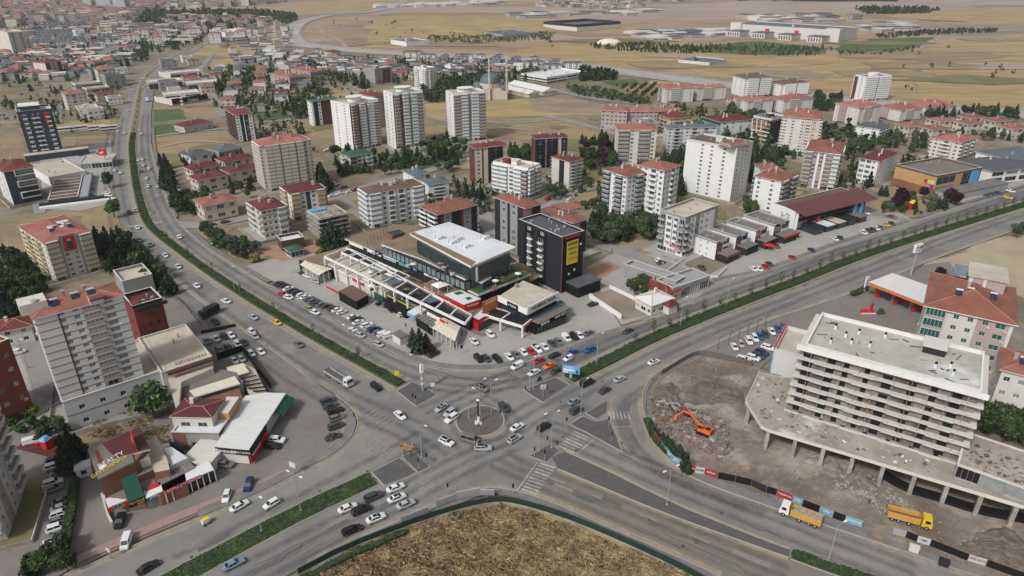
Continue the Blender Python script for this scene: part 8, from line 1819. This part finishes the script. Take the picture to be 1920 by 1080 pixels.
row('hw 880 299 sd 896 300 sd 823 310 sd 843 312 sd 910 395','the park side streets','cars on the park side streets',12,-3)
def truck(label,px,py,dx,dy,cabc,bedc,L_,kind,load=None,z=.01):
 t=thing('lorry',label,'lorry',(*G(px,py,.5)[:2],z),ang(px,py,dx,dy));f=L_/2;b=MB();b.box(f-2.1,-1.2,.7,f,1.2,1.9,0);b.box(f-2.1,-1.2,1.9,f-.15,1.2,3.1,0,None,None,.12);b.build('cab',cabc,t)
 b=MB();b.face([(f+.01,-1.05,1.75),(f+.01,1.05,1.75),(f-.1,.98,2.75),(f-.1,-.98,2.75)]);b.build('windscreen',m_cg,t)
 for s in (-1,1):bx('side_window',m_cg,t,f-1.5,s*1.2-.03,1.8,f-.5,s*1.2+.03,2.6);bx('headlight',m_hl,t,f-.05,s*.9-.2,.85,f+.05,s*.9+.2,1.1)
 bx('chassis',m_black,t,-f,-.5,.6,f-1,.5,.95)
 wm=MB();wm.tube((0,-.17,0),(0,.17,0),.52,n=12,m=0);wm.tube((0,-.19,0),(0,.19,0),.25,n=8,m=1);me=wm.mesh('wheel',[m_tyre,m_rim])
 for x in (f-1.0,-f+1.1,-f+2.4)+((0,) if L_<10 else (0,1.3)):
  for s in (-1,1):put('wheel',me,t,(x,s*1.05,.52))
 x0,x1=-f,f-2.4
 if kind=='box':bx('cargo_box',bedc,t,x0,-1.25,1.0,x1,1.25,3.5)
 else:
  hh=2.6 if kind=='tip' else 1.9;b=MB();b.box(x0,-1.25,.95,x1,1.25,1.15)
  for q in ((x0,-1.25,x0+.1,1.25),(x1-.1,-1.25,x1,1.25),(x0+.1,-1.25,x1-.1,-1.15),(x0+.1,1.15,x1-.1,1.25)):b.box(q[0],q[1],1.15,q[2],q[3],hh)
  if kind=='tip':
   for i in range(6):x=x0+.4+i*(x1-x0-.8)/5;b.box(x-.06,-1.32,1.1,x+.06,-1.251,hh);b.box(x-.06,1.251,1.1,x+.06,1.32,hh)
  b.build('load_bed',bedc,t);b=MB();b.box(x0+.12,-1.13,1.16,x1-.12,1.13,1.3 if not load else 1.6);b.build('bed_floor',load or mat('worn_bed_floor',(.10,.09,.085),var=.2,sc=2),t)
  if load:
   b=MB()
   for k in range(60):s=R.uniform(.15,.5);b.box(-s,-s,0,s,s,s,0,Matrix.Translation((R.uniform(x0+.5,x1-.5),R.uniform(-.85,.85),R.uniform(1.5,2.3))) @ Matrix.Rotation(R.random()*3,4,'Z'))
   tag(b.build('rubble_load',m_rb1,t),kind='stuff')
 return t
m_ytk=mat('truck_orange_yellow',(.50,.27,.06),var=.12,sc=2)
truck('white flatbed lorry with a long empty load bed on the boulevard',635,711,10,6.2,paint('white'),mat('grey_lorry_side',(.3,.3,.3),var=.1),12.2,'flat')
truck('white-cabbed tipper lorry loaded with rubble at the kerb of the south-east road',1500,970,-11,-4.2,paint('white'),m_ytk,9,'tip',m_rb2)
truck('yellow tipper lorry parked on the demolition ground',1703,976,12,3.2,paint('yellow'),m_ytk,9,'tip',None,.05)
truck('black covered truck parked on the paved lot above the fenced car park',393,589,-10,4.5,paint('black'),m_dark,7.5,'box',None,-.1)
truck('white box lorry far up the boulevard',276,189,-1,-10,paint('white'),paint('white'),8,'box')
for i,(x,y,l) in enumerate(((125,246,'leftmost of the four parked buses'),(151,243,'second of the four parked buses, the longest'),(182,243,'third of the four parked buses'),(204,243,'rightmost of the four parked buses, by the roadside tree'))):
 t=thing('bus','white bus, '+l,'bus',G(x,y),ang(x,y,10,-1),'parked buses');b=MB();b.box(-6,-1.3,.5,6,1.3,3.2);b.build('body',paint('white'),t);bx('window_band',m_cg,t,-5.7,-1.34,1.6,5.8,1.34,2.6)
def person(px,py,label,top,legs,z=.15,h=1.74,a=0.0,walk=.2,sit=False):
 """one continuous skinned figure"""
 p=G(px,py,0);s=h/1.74;t=put('person',None,None,(p.x,p.y,z),a)
 J=[(0,0,.95),(0,0,1.2),(0,0,1.42),(0,0,1.52),(.02,0,1.66),(0,.19,1.40),(.05,.25,1.12),(.14,.24,.88),(0,-.19,1.40),(-.03,-.25,1.12),(.02,-.25,.86),(0,.09,.9),(walk*.5,.1,.5),(walk*.8,.1,.06),(walk*.8+.16,.1,.04),(0,-.09,.9),(-walk*.3,-.1,.5),(-walk,-.1,.08),(-walk+.14,-.1,.04)]
 if sit:J[12]=(.42,.14,.82);J[13]=(.38,.16,.4);J[14]=(.52,.16,.36);J[16]=(.42,-.14,.82);J[17]=(.38,-.16,.4);J[18]=(.52,-.16,.36);J[7]=(.5,.2,1.1);J[6]=(.22,.27,1.15);J[10]=(.5,-.2,1.1);J[9]=(.22,-.27,1.15)
 Ra=[.13,.13,.15,.055,.1,.06,.045,.035,.06,.045,.035,.09,.065,.045,.035,.09,.065,.045,.035];E_=[(0,1),(1,2),(2,3),(3,4),(2,5),(5,6),(6,7),(2,8),(8,9),(9,10),(0,11),(11,12),(12,13),(13,14),(0,15),(15,16),(16,17),(17,18)]
 me=bpy.data.meshes.new('person_body');me.from_pydata([tuple(c*s for c in j) for j in J],E_,[]);o=put('body',me,t);sk=o.modifiers.new('s','SKIN');
 for i,v in enumerate(me.skin_vertices[0].data):v.radius=(Ra[i],Ra[i]);v.use_root=i==0
 o.modifiers.new('u','SUBSURF').levels=1;o.modifiers['u'].render_levels=1;me.materials.append(top);
 b=MB();b.tube((0,-.085,.5*s),(0,-.085,.99*s),.085,.12,n=8);b.tube((0,.085,.5*s),(0,.085,.99*s),.085,.12,n=8);
 if not sit:b.build('trousers',legs,t)
 b=MB();b.tube((.02,0,1.66*s),(.01,0,1.80*s),.105,.05,n=8);b.build('hair',m_black,t);return tag(t,label,'person')
m_skin=mat('skin',(.35,.2,.14),var=0)
for x,y,lab,c in ((644,556,'left one of two people walking across the plaza car park',m_navy),(647,555,'right one of two people walking across the plaza car park',m_dark),(761,611,'person in dark clothes beside the blue kiosk canopy',m_black),(994,634,'person in white shirt on the plaza yard by the name wing',m_white),(1271,577,'person in black on the pavement by the small white house',m_black),(1628,944,'worker in dark clothes on the demolition ground',m_black),(1019,616,'person with reddish top beside the black cafe',m_red),(1033,611,'person in black beside the black cafe',m_black),(1147,470,'person walking on the lane by the thicket',m_black),(341,895,'person in a light lilac top on the corner forecourt',mat('lilac_cloth',(.35,.3,.42),var=0)),(290,399,'person at the roadside of the boulevard',m_black)):
 person(x,y+3,lab,c,m_navy,z=.02 if x<1600 else .05,a=TRR.random()*6)
p=G(1011,714,0);az=ang(1011,714,-12,6);t=thing('motor_scooter','black motor scooter waiting on the crossing before the island','motor scooter',(p.x,p.y,.01),az)
b=MB();b.box(-.6,-.14,.45,.1,.14,.75);b.box(.1,-.18,.25,.45,.18,.4);b.box(.42,-.2,.3,.55,.2,1.0);b.build('body',m_black,t);bx('top_box',m_black,t,-.85,-.22,.75,-.45,.22,1.1)
for x in (-.6,.6):b=MB();b.tube((x,-.06,.27),(x,.06,.27),.27,n=12);b.build('wheel',m_tyre,t)
b=MB();b.tube((.5,-.32,1.05),(.5,.32,1.05),.025,n=5);b.build('handlebar',m_black,t)
person(1011,714,'rider in dark clothes seated on the black scooter',m_black,m_navy,z=-.02,a=az,sit=True)
t=thing('excavator','orange tracked excavator with its arm reaching left over the rubble','excavator',(*G(1318,812)[:2],.03),ang(1318,812,-12,-5));m_ex=mat('excavator_orange',(.62,.12,.03),rough=.5,var=.08)
for s in (-1,1):b=MB();b.prism([(-2.1,0),(-1.7,-.01),(1.7,-.01),(2.1,0)],0,0);b=MB();b.box(-2.1,s*1.25-.3,.15,2.1,s*1.25+.3,.75);b.box(-1.7,s*1.25-.3,0,1.7,s*1.25+.3,.15);b.build('track',m_black,t)
b=MB();b.box(-2.4,-1.35,.95,1.2,1.35,1.9,0,None,None,.12);b.box(-.5,-.6,.6,.5,.6,.95);b.build('body',m_ex,t);bx('engine_cover',m_dark,t,-1.9,-.6,1.9,-.6,.6,2.1)
bx('cab',m_ex,t,-.2,.35,1.9,1.3,1.3,3.0);b=MB();b.box(-.1,1.3,2.1,1.2,1.33,2.9);b.box(1.3,.45,2.0,1.33,1.2,2.9);b.build('cab_glass',m_cg,t)
for nm,p,q,r0,r1 in (('boom',(1.0,-.2,1.7),(3.8,-.2,4.4),.38,.34),('boom',(3.8,-.2,4.4),(6.2,-.2,4.3),.34,.26),('arm',(6.2,-.2,4.5),(8.1,-.2,2.0),.28,.2)):b=MB();b.tube(p,q,r0,r1,n=4);b.build(nm,m_ex,t)
b=MB();b.tube((1.4,-.2,2.6),(4.2,-.2,4.0),.09,n=6);b.build('hydraulic_ram',m_steel,t);bx('bucket',m_ex,t,7.7,-.7,.8,8.6,.3,2.0,0,None,None,.2)
# == STREET FURNITURE
def lamp(px,py,h=11,label='',arm=1.6,a=0.0,double=False):
 t=thing('street_lamp',label,'street lamp',G(px,py),a,'street lamps');b=MB();b.tube((0,0,0),(0,0,h),.11,.06,n=8);b.build('pole',m_steel,t);b=MB();b.tube((0,0,0),(0,0,.3),.28,n=8);b.build('base',g_kerb,t)
 for s in ((1,-1) if double else (1,)):b=MB();b.tube((0,0,h-.1),(s*arm,0,h+.5),.045,n=5);b.build('arm',m_steel,t);b=MB();b.box(min(s*arm,s*(arm+.9)),-.16,h+.44,max(s*arm,s*(arm+.9)),.16,h+.56);b.build('lamp_head',m_lampw,t)
for x,y,l in ((564,958,'with white boxes on the south-west median'),(491,997,'left one on the south-west median'),(1250,947,'in the middle of the south-east median'),(1552,1056,'beside the last shrubs of the south-east median'),(560,609,'in the boulevard hedge by the yellow taxi'),(658,668,'in the boulevard hedge opposite the conifer trio'),(766,719,'at the tip of the boulevard hedge'),(879,784,'left one on the roundabout'),(900,776,'centre rear on the roundabout'),(921,778,'right rear on the roundabout'),(993,732,'left one on the north-east island'),(1000,730,'right one on the north-east island'),(1118,685,'in the strip right of the blue billboard'),(1275,612,'in the strip below the small white house'),(1010,846,'left one on the crossing island'),(1034,840,'right one on the crossing island'),(791,858,'on the south-west island'),(402,500,'in the boulevard hedge near the side street'),(440,545,'in the boulevard hedge above the taxi'),(1089,775,'on the small right-hand island'),(1362,575,'on the median opposite the petrol station'),(150,745,'beside the podium wall'),(53,690,'in the lane left of the grey tower')):
 lamp(x,y,10.5,'grey street lamp '+l,a=ang(x,y,10,5 if x<900 else-5),double=x in (1250,564,560,658))
def signal(px,py,l):
 t=thing('traffic_light','black traffic light '+l,'traffic light',G(px,py),TRR.random()*6,'traffic lights of the junction');b=MB();b.tube((0,0,0),(0,0,3.2),.07,n=6);b.build('pole',m_steel,t);bx('signal_head',m_black,t,-.17,-.15,2.3,.17,.15,3.4)
 for k,m in enumerate((mat('signal_red',(.4,.02,.01),var=0),mat('signal_amber',(.3,.15,.01),var=0),mat('signal_green',(.01,.2,.06),var=0))):b=MB();b.tube((0,-.19,3.2-k*.33),(0,-.14,3.2-k*.33),.11,n=8);b.build('lens',m,t)
for x,y,l in ((775,757,'at the tip of the north-west island'),(780,760,'second at the tip of the north-west island'),(985,742,'left of the lamps on the north-east island'),(1027,742,'beside the white sign on the north-east island'),(938,787,'on the right rim of the roundabout'),(1062,802,'on the lane right of the roundabout'),(1026,838,'rear one on the crossing island'),(1021,864,'low one on the crossing island'),(1044,846,'right one on the crossing island'),(1002,858,'left one on the crossing island'),(754,852,'beside the yellow flower trees'),(800,870,'at the outer corner of the south-west island'),(785,880,'under the lamp of the south-west island'),(840,927,'before the steel hoarding frames'),(962,928,'by the foreground fence corner'),(1141,800,'on the triangular island'),(622,832,'by the pink pavement curve'),(665,793,'on the pavement beside the curved car row'),(898,812,'short one on the roundabout'),(1146,830,'on the point of the triangular island')):signal(x,y,l)
t=thing('camera_mast','black mast on a white plinth in the middle of the roundabout','mast',(*G(897,794)[:2],.18));bx('plinth',m_white,t,-.32,-.32,0,.32,.32,2.2);b=MB();b.tube((0,0,2.2),(0,0,7.6),.24,.2,n=8);b.build('mast',m_black,t);b=MB();b.tube((0,0,7.6),(0,0,8),.5,.1,n=8);b.build('camera_head',m_white,t);bx('footing',m_offw,t,-1,-.8,0,1,.8,.3)
t=thing('antenna_totem','white three-panel antenna totem on the north-west island','antenna',(*G(793,733)[:2],.16));b=MB();b.tube((0,0,0),(0,0,6.2),.3,n=8);b.build('pole',m_steel,t)
for s in range(3):b=MB();b.box(-.3,-.14,0,.3,.14,2.7);o=b.build('panel',m_white,t,loc=(.42*math.cos(s*2.1),.42*math.sin(s*2.1),6.3));o.rotation_euler=(0,0,s*2.1+1.57)
for k in range(5):b=MB();b.box(-.45,-.3,1.4+k*.9,.2+.15*(k % 2),.3,1.9+k*.9);b.build('equipment_box',m_offw if k % 2 else m_grey,t)
def board(label,px,py,w_,h_,z_,m,txt=None,a=None,post=m_steel,tm=None,ts=.6,cat='sign'):
 t=thing('road_sign',label,cat,G(px,py),a if a is not None else 0.0);bx('post',post,t,-.08,-.08,0,.08,.08,z_+h_*.8);bx('panel',m,t,-w_/2,-.16,z_,w_/2,-.09,z_+h_)
 for i,s in enumerate(txt or ()):text(s,ts,tm or m_black,t,(0,-.2,z_+h_*(1-(i+.5)/len(txt))),(math.pi/2,0,0))
 return t
board('white direction sign with lettering on the north-east island',1018,745,1.5,1.7,2.8,m_white,('WC','OTO','YIKAMA'),ts=.42,a=.2)
board('round white disc sign on the north-west island',812,738,1.2,1.2,2.6,m_white,a=.3);board('yellow double-arrow sign in the hedge tip of the boulevard',745,712,1.5,1.6,1.6,m_yellow,a=.2)
board('small white and red sign on the corner forecourt pavement',209,1048,1.0,.9,2.2,m_white,('H',),tm=m_red,a=-.4);board('grey cabinet sign on the pink pavement by the lamp',552,890,1.8,1.6,2.4,m_pale,a=-.4)
board('black banner post in front of the plaza',866,663,.8,1.2,2,m_black,a=0)
t=thing('billboard','blue billboard on a steel post at the tip of the north-east median','billboard',G(1070,712),-.3);bx('post',m_steel,t,-.4,-.15,0,.4,.15,2.4);bx('panel',m_lblue,t,-2.7,-.25,2.4,2.7,.2,5.0);b=MB();b.box(-2.4,-.29,3.3,1.2,-.26,3.9);b.box(-2.3,-.29,2.6,-.8,-.26,3.1);b.build('poster_block',m_white,t);text('FIRSAT',.8,m_white,t,(-.5,-.3,4.4),(math.pi/2,0,0));bx('poster_figure',m_navy,t,1.6,-.29,2.6,2.2,-.26,3.9)
for x,y in ((759,853),(771,856)):
 t=thing('flower_tree','yellow artificial flower tree on the south-west island','decoration',G(x,y),0,'yellow flower trees');b=MB();b.tube((0,0,0),(0,0,2.4),.12,n=6);b.build('stem',m_black,t);b=MB()
 for k in range(26):a_=k*2.4;z_=2.2+(k % 6)*.28;q=.3+.25*(k % 3);b.box(-.14,-.14,-.1,.14,.14,.1,0,Matrix.Translation((q*math.cos(a_),q*math.sin(a_),z_)) @ Matrix.Rotation(a_,4,'X'))
 tag(b.build('flowers',m_must,t),kind='stuff')
t=thing('shelter','grey utility container with flat roof beside the conifer trio','container',(*G(751,640)[:2],-.1),ang(751,640,10,6));bx('wall',m_pale,t,-2.2,-1.6,0,2.2,1.6,2.8);bx('roof',m_gravel,t,-2.4,-1.8,2.8,2.4,1.8,3.0)
for i,x in enumerate((658,666)):t=thing('rubbish_container','%s grey rubbish container on the boulevard pavement' % ('left' if i==0 else 'right'),'rubbish container',G(x,621+i*4),.6);bx('bin',m_steel,t,-.9,-.6,.15,.9,.6,1.2,0,None,None,-.08);bx('lid',m_pale,t,-.9,-.62,1.2,.9,.62,1.35)
t=thing('street_cart','small yellow-topped cart at the kerb of the south-west road','cart',G(387,982),ang(387,982,12,-7));bx('body',m_pale,t,-.9,-.6,.4,.9,.6,1.2);bx('yellow_cover',m_yellow,t,-.7,-.5,1.2,.8,.5,1.5)
for x in (-.6,.6):b=MB();b.tube((x,-.65,.3),(x,.65,.3),.3,n=8);b.build('wheel',m_tyre,t)
t=thing('parasol','round red parasol before the stepped shop houses','parasol',G(1440,468));b=MB();b.tube((0,0,0),(0,0,2.4),.06,n=6);b.build('pole',m_steel,t);b=MB();b.tube((0,0,2.3),(0,0,3.0),2.3,.1,n=12);b.build('canopy',m_red,t)
t=thing('playground','red and blue playground set on a maroon play surface','playground',G(90,838),-.3);bx('play_surface',m_tileB,t,-8,-3,-.06,8,4,-.02);bx('tower',m_red,t,-1,-1,0,1,1,2.6);bx('tower_roof',m_lblue,t,-1.3,-1.3,2.6,1.3,1.3,3.4,0,None,None,.8);b=MB();b.tube((-1,0,1.8),(-4,0,.2),.4,n=6);b.build('slide',m_red,t)
t=thing('playground','red and yellow playground tower in the garden by the ochre showroom','playground',G(1708,390),.3);bx('tower',m_red,t,-1.5,-1.5,0,1.5,1.5,3);bx('tower_roof',m_yellow,t,-1.7,-1.7,3,1.7,1.7,4.4,0,None,None,1)
for x,y,m,l in ((1712,1034,m_offw,'pale utility cabinet beside the hoarding gap'),(1768,1060,m_dark,'dark utility cabinet on the pavement right of the pale one')):t=thing('utility_cabinet',l,'cabinet',G(x,y),ang(x,y,12,4));bx('cabinet',m,t,-.9,-.5,0,.9,.5,1.5);bx('lid',m,t,-1,-.6,1.5,1,.6,1.65)
# -- fences and hoardings
def fence(label,pxs,h,step,base_m,post_m,rails=(1.0,),base=.0,panel_m=None,wd=.08):
 t=thing('fence',label,'fence',G(*pxs[0]));o0=t.location;ln=resample([(x-o0.x,y-o0.y) for x,y in smooth(W(pxs),1)],step);pm=MB();pm.tube((0,0,0),(0,0,h),wd*.6,n=4);me=pm.mesh('post',[post_m])
 for p in ln:put('post',me,t,(p.x,p.y,0))
 for nm,z0,z1,m,w_ in ([('base_wall',-.4,base,base_m,.25)] if base else [])+([('panel',base,h*.92,panel_m,.04)] if panel_m else [])+[('rail',h*r_-.06,h*r_,post_m,.06) for r_ in rails]:
  s=strip_pts(ln,w_);b=MB()
  for i in range(len(s)-1):
   (a,c),(d_,e_)=s[i],s[i+1];b.face([(c.x,c.y,z1),(e_.x,e_.y,z1),(d_.x,d_.y,z1),(a.x,a.y,z1)]);b.face([(a.x,a.y,z0),(a.x,a.y,z1),(d_.x,d_.y,z1),(d_.x,d_.y,z0)]);b.face([(c.x,c.y,z0),(e_.x,e_.y,z0),(e_.x,e_.y,z1),(c.x,c.y,z1)])
  b.build(nm,m,t)
 return t
m_gm=mat('dark_green_mesh',(.012,.035,.02),var=.2)
fence('long dark green mesh fence with steel rail round the foreground field',[(560,1078),(650,1030),(755,990),(855,956),(930,940),(965,944),(1040,965),(1115,994),(1210,1036),(1300,1080),(1360,1120)],1.9,2.0,m_conc,m_frameD,(1.0,.72),.2,m_gm)
t=thing('hoarding','grey slatted steel hoarding frames on the foreground fence bend','hoarding',G(870,945));
for (x0,y0),(x1,y1),hh in (((752,982),(803,962),2.4),((818,952),(856,938),2.6),((856,938),(900,930),3.0),((900,930),(927,930),2.4)):
 p,q=local(t,x0,y0,0),local(t,x1,y1,0)
 for k in range(9):panel(t,'slat',p,q,.5+k*(hh-.5)/9,.5+(k+.72)*(hh-.5)/9,m_pale if k==8 else m_grey,.3,.06)
 for f_ in (0,.5,1):v=p.lerp(q,f_);b=MB();b.tube((v.x,v.y,-.4),(v.x,v.y,hh+(.8 if x0==856 else .2)),.13,n=6);b.build('post',m_steel,t)
fence('rusty panel fence along the top of the demolition site',[(1240,704),(1262,690),(1306,663),(1340,670),(1420,688)],1.8,2.4,m_conc,m_frameD,(1.0,),0,mat('weathered_board',(.13,.11,.095),var=.25,sc=1))
fence('low metal fence round the curved edge of the demolition site',[(1212,780),(1210,748),(1220,722),(1240,704)],1.5,2.2,m_conc,m_frameD,(1.0,.5))
fence('steel railing along the beige hall roof edge car park',[(330,560),(345,570),(360,590),(378,612)],1.5,1.6,m_conc,m_black,(1.0,.5))
fence('black fence between the paved lot and the fenced car park',[(378,626),(400,622),(447,612)],1.4,1.6,m_conc,m_black,(1.0,),0,m_black)
fence('steel stair-like railing left of the fenced car park',[(367,640),(385,668),(395,678)],1.5,1.3,m_conc,m_pale,(1.0,.5))
t=thing('hoarding','site hoarding of red, blue, black and white advertising panels along the south-east pavement','hoarding',G(1440,925));HP_=[(1226,822),(1240,840),(1262,868),(1285,878),(1303,888),(1320,890),(1345,898),(1378,905),(1408,912),(1436,925),(1455,930),(1485,942),(1503,950),(1535,962),(1560,972),(1583,980),(1615,990)]
m_red=mat('faded_red_hoarding',(.30,.035,.035),var=.15);m_lblue=mat('faded_blue_hoarding',(.18,.32,.40),var=.2);m_wroof=mat('faded_white_hoarding',(.42,.44,.45),var=.15)
HM=[m_red,m_lblue,m_lblue,m_red,m_wroof,m_red,m_black,m_black,m_dark,m_black,m_red,m_lblue,m_black,m_lblue,m_black,m_lblue];HT=['','YENİ PROJE','SATIŞ OFİSİ','KİRALIK','PLAZA','SATILIK','','','','','TARAFTAR','OFİS','','OFİS','','REZİDANS']
for i in range(len(HP_)-1):
 p,q=local(t,*HP_[i],0),local(t,*HP_[i+1],0);panel(t,'advert_panel',p,q,.25,2.2,HM[i],0,.06)
 if HT[i]:sign(t,HT[i],p,q,1.3,.62,m_white if HM[i] is not m_wroof else m_black,.12)
 bx('post',m_steel,t,p.x-.06,p.y-.06,0,p.x+.06,p.y+.06,2.3)
t=thing('hoarding','black site hoarding with two white advertising panels beyond the site gate','hoarding',G(1700,1010));HQ=[(1672,1002),(1697,1008),(1718,1017),(1742,1024),(1813,1052),(1847,1062),(1930,1092)]
for i in range(len(HQ)-1):p,q=local(t,*HQ[i],0),local(t,*HQ[i+1],0);panel(t,'advert_panel',p,q,.2,2.0,(m_steel,m_black,m_wroof,m_black,m_wroof,m_black)[i],0,.06)
sign(t,'NEF',local(t,*HQ[2],0),local(t,*HQ[3],0),1.2,.7,m_black,.14);sign(t,'OFİS SATIŞ',local(t,*HQ[4],0),local(t,*HQ[5],0),1.2,.7,m_red,.14)
for i,x in enumerate((1346,1366,1384,1401,1418,1434)):
 t=thing('lamp_post','black curved lamp post, %s in the row by the right-hand lot' % ('leftmost','second','third','fourth','fifth','rightmost')[i],'lamp post',G(x,655-i*8.5),0,'curved lamp posts');b=MB();b.tube((0,0,0),(0,0,4.6),.07,n=6);b.tube((0,0,4.6),(.8,0,4.9),.05,n=5);b.build('pole',m_black,t);bx('lamp_head',m_dark,t,.7,-.15,4.7,1.1,.15,4.85)
# == AIR
hz=bpy.data.materials.new('air_haze');hz.use_nodes=True;n=hz.node_tree;n.nodes.clear();out=n.nodes.new('ShaderNodeOutputMaterial');pv=n.nodes.new('ShaderNodeVolumePrincipled');pv.inputs['Color'].default_value=(.86,.89,.95,1);pv.inputs['Density'].default_value=.00008;pv.inputs['Anisotropy'].default_value=.2
n.links.new(pv.outputs[0],out.inputs['Volume']);b=MB();b.box(-30500,-900,-1.6,30500,26500,120);tag(b.build('haze',hz),kind='stuff',label='thin pale haze over the plain')
for p in list(PROTO.values()):
 if p['_used']==0 and [k for k in PROTO if PROTO[k] is p][0] not in USED:
  for c in KIDS[p.name]:bpy.data.objects.remove(c)
  bpy.data.objects.remove(p)
for o in COL.objects:
 for k in ('_dim','_used'):
  if k in o:del o[k]
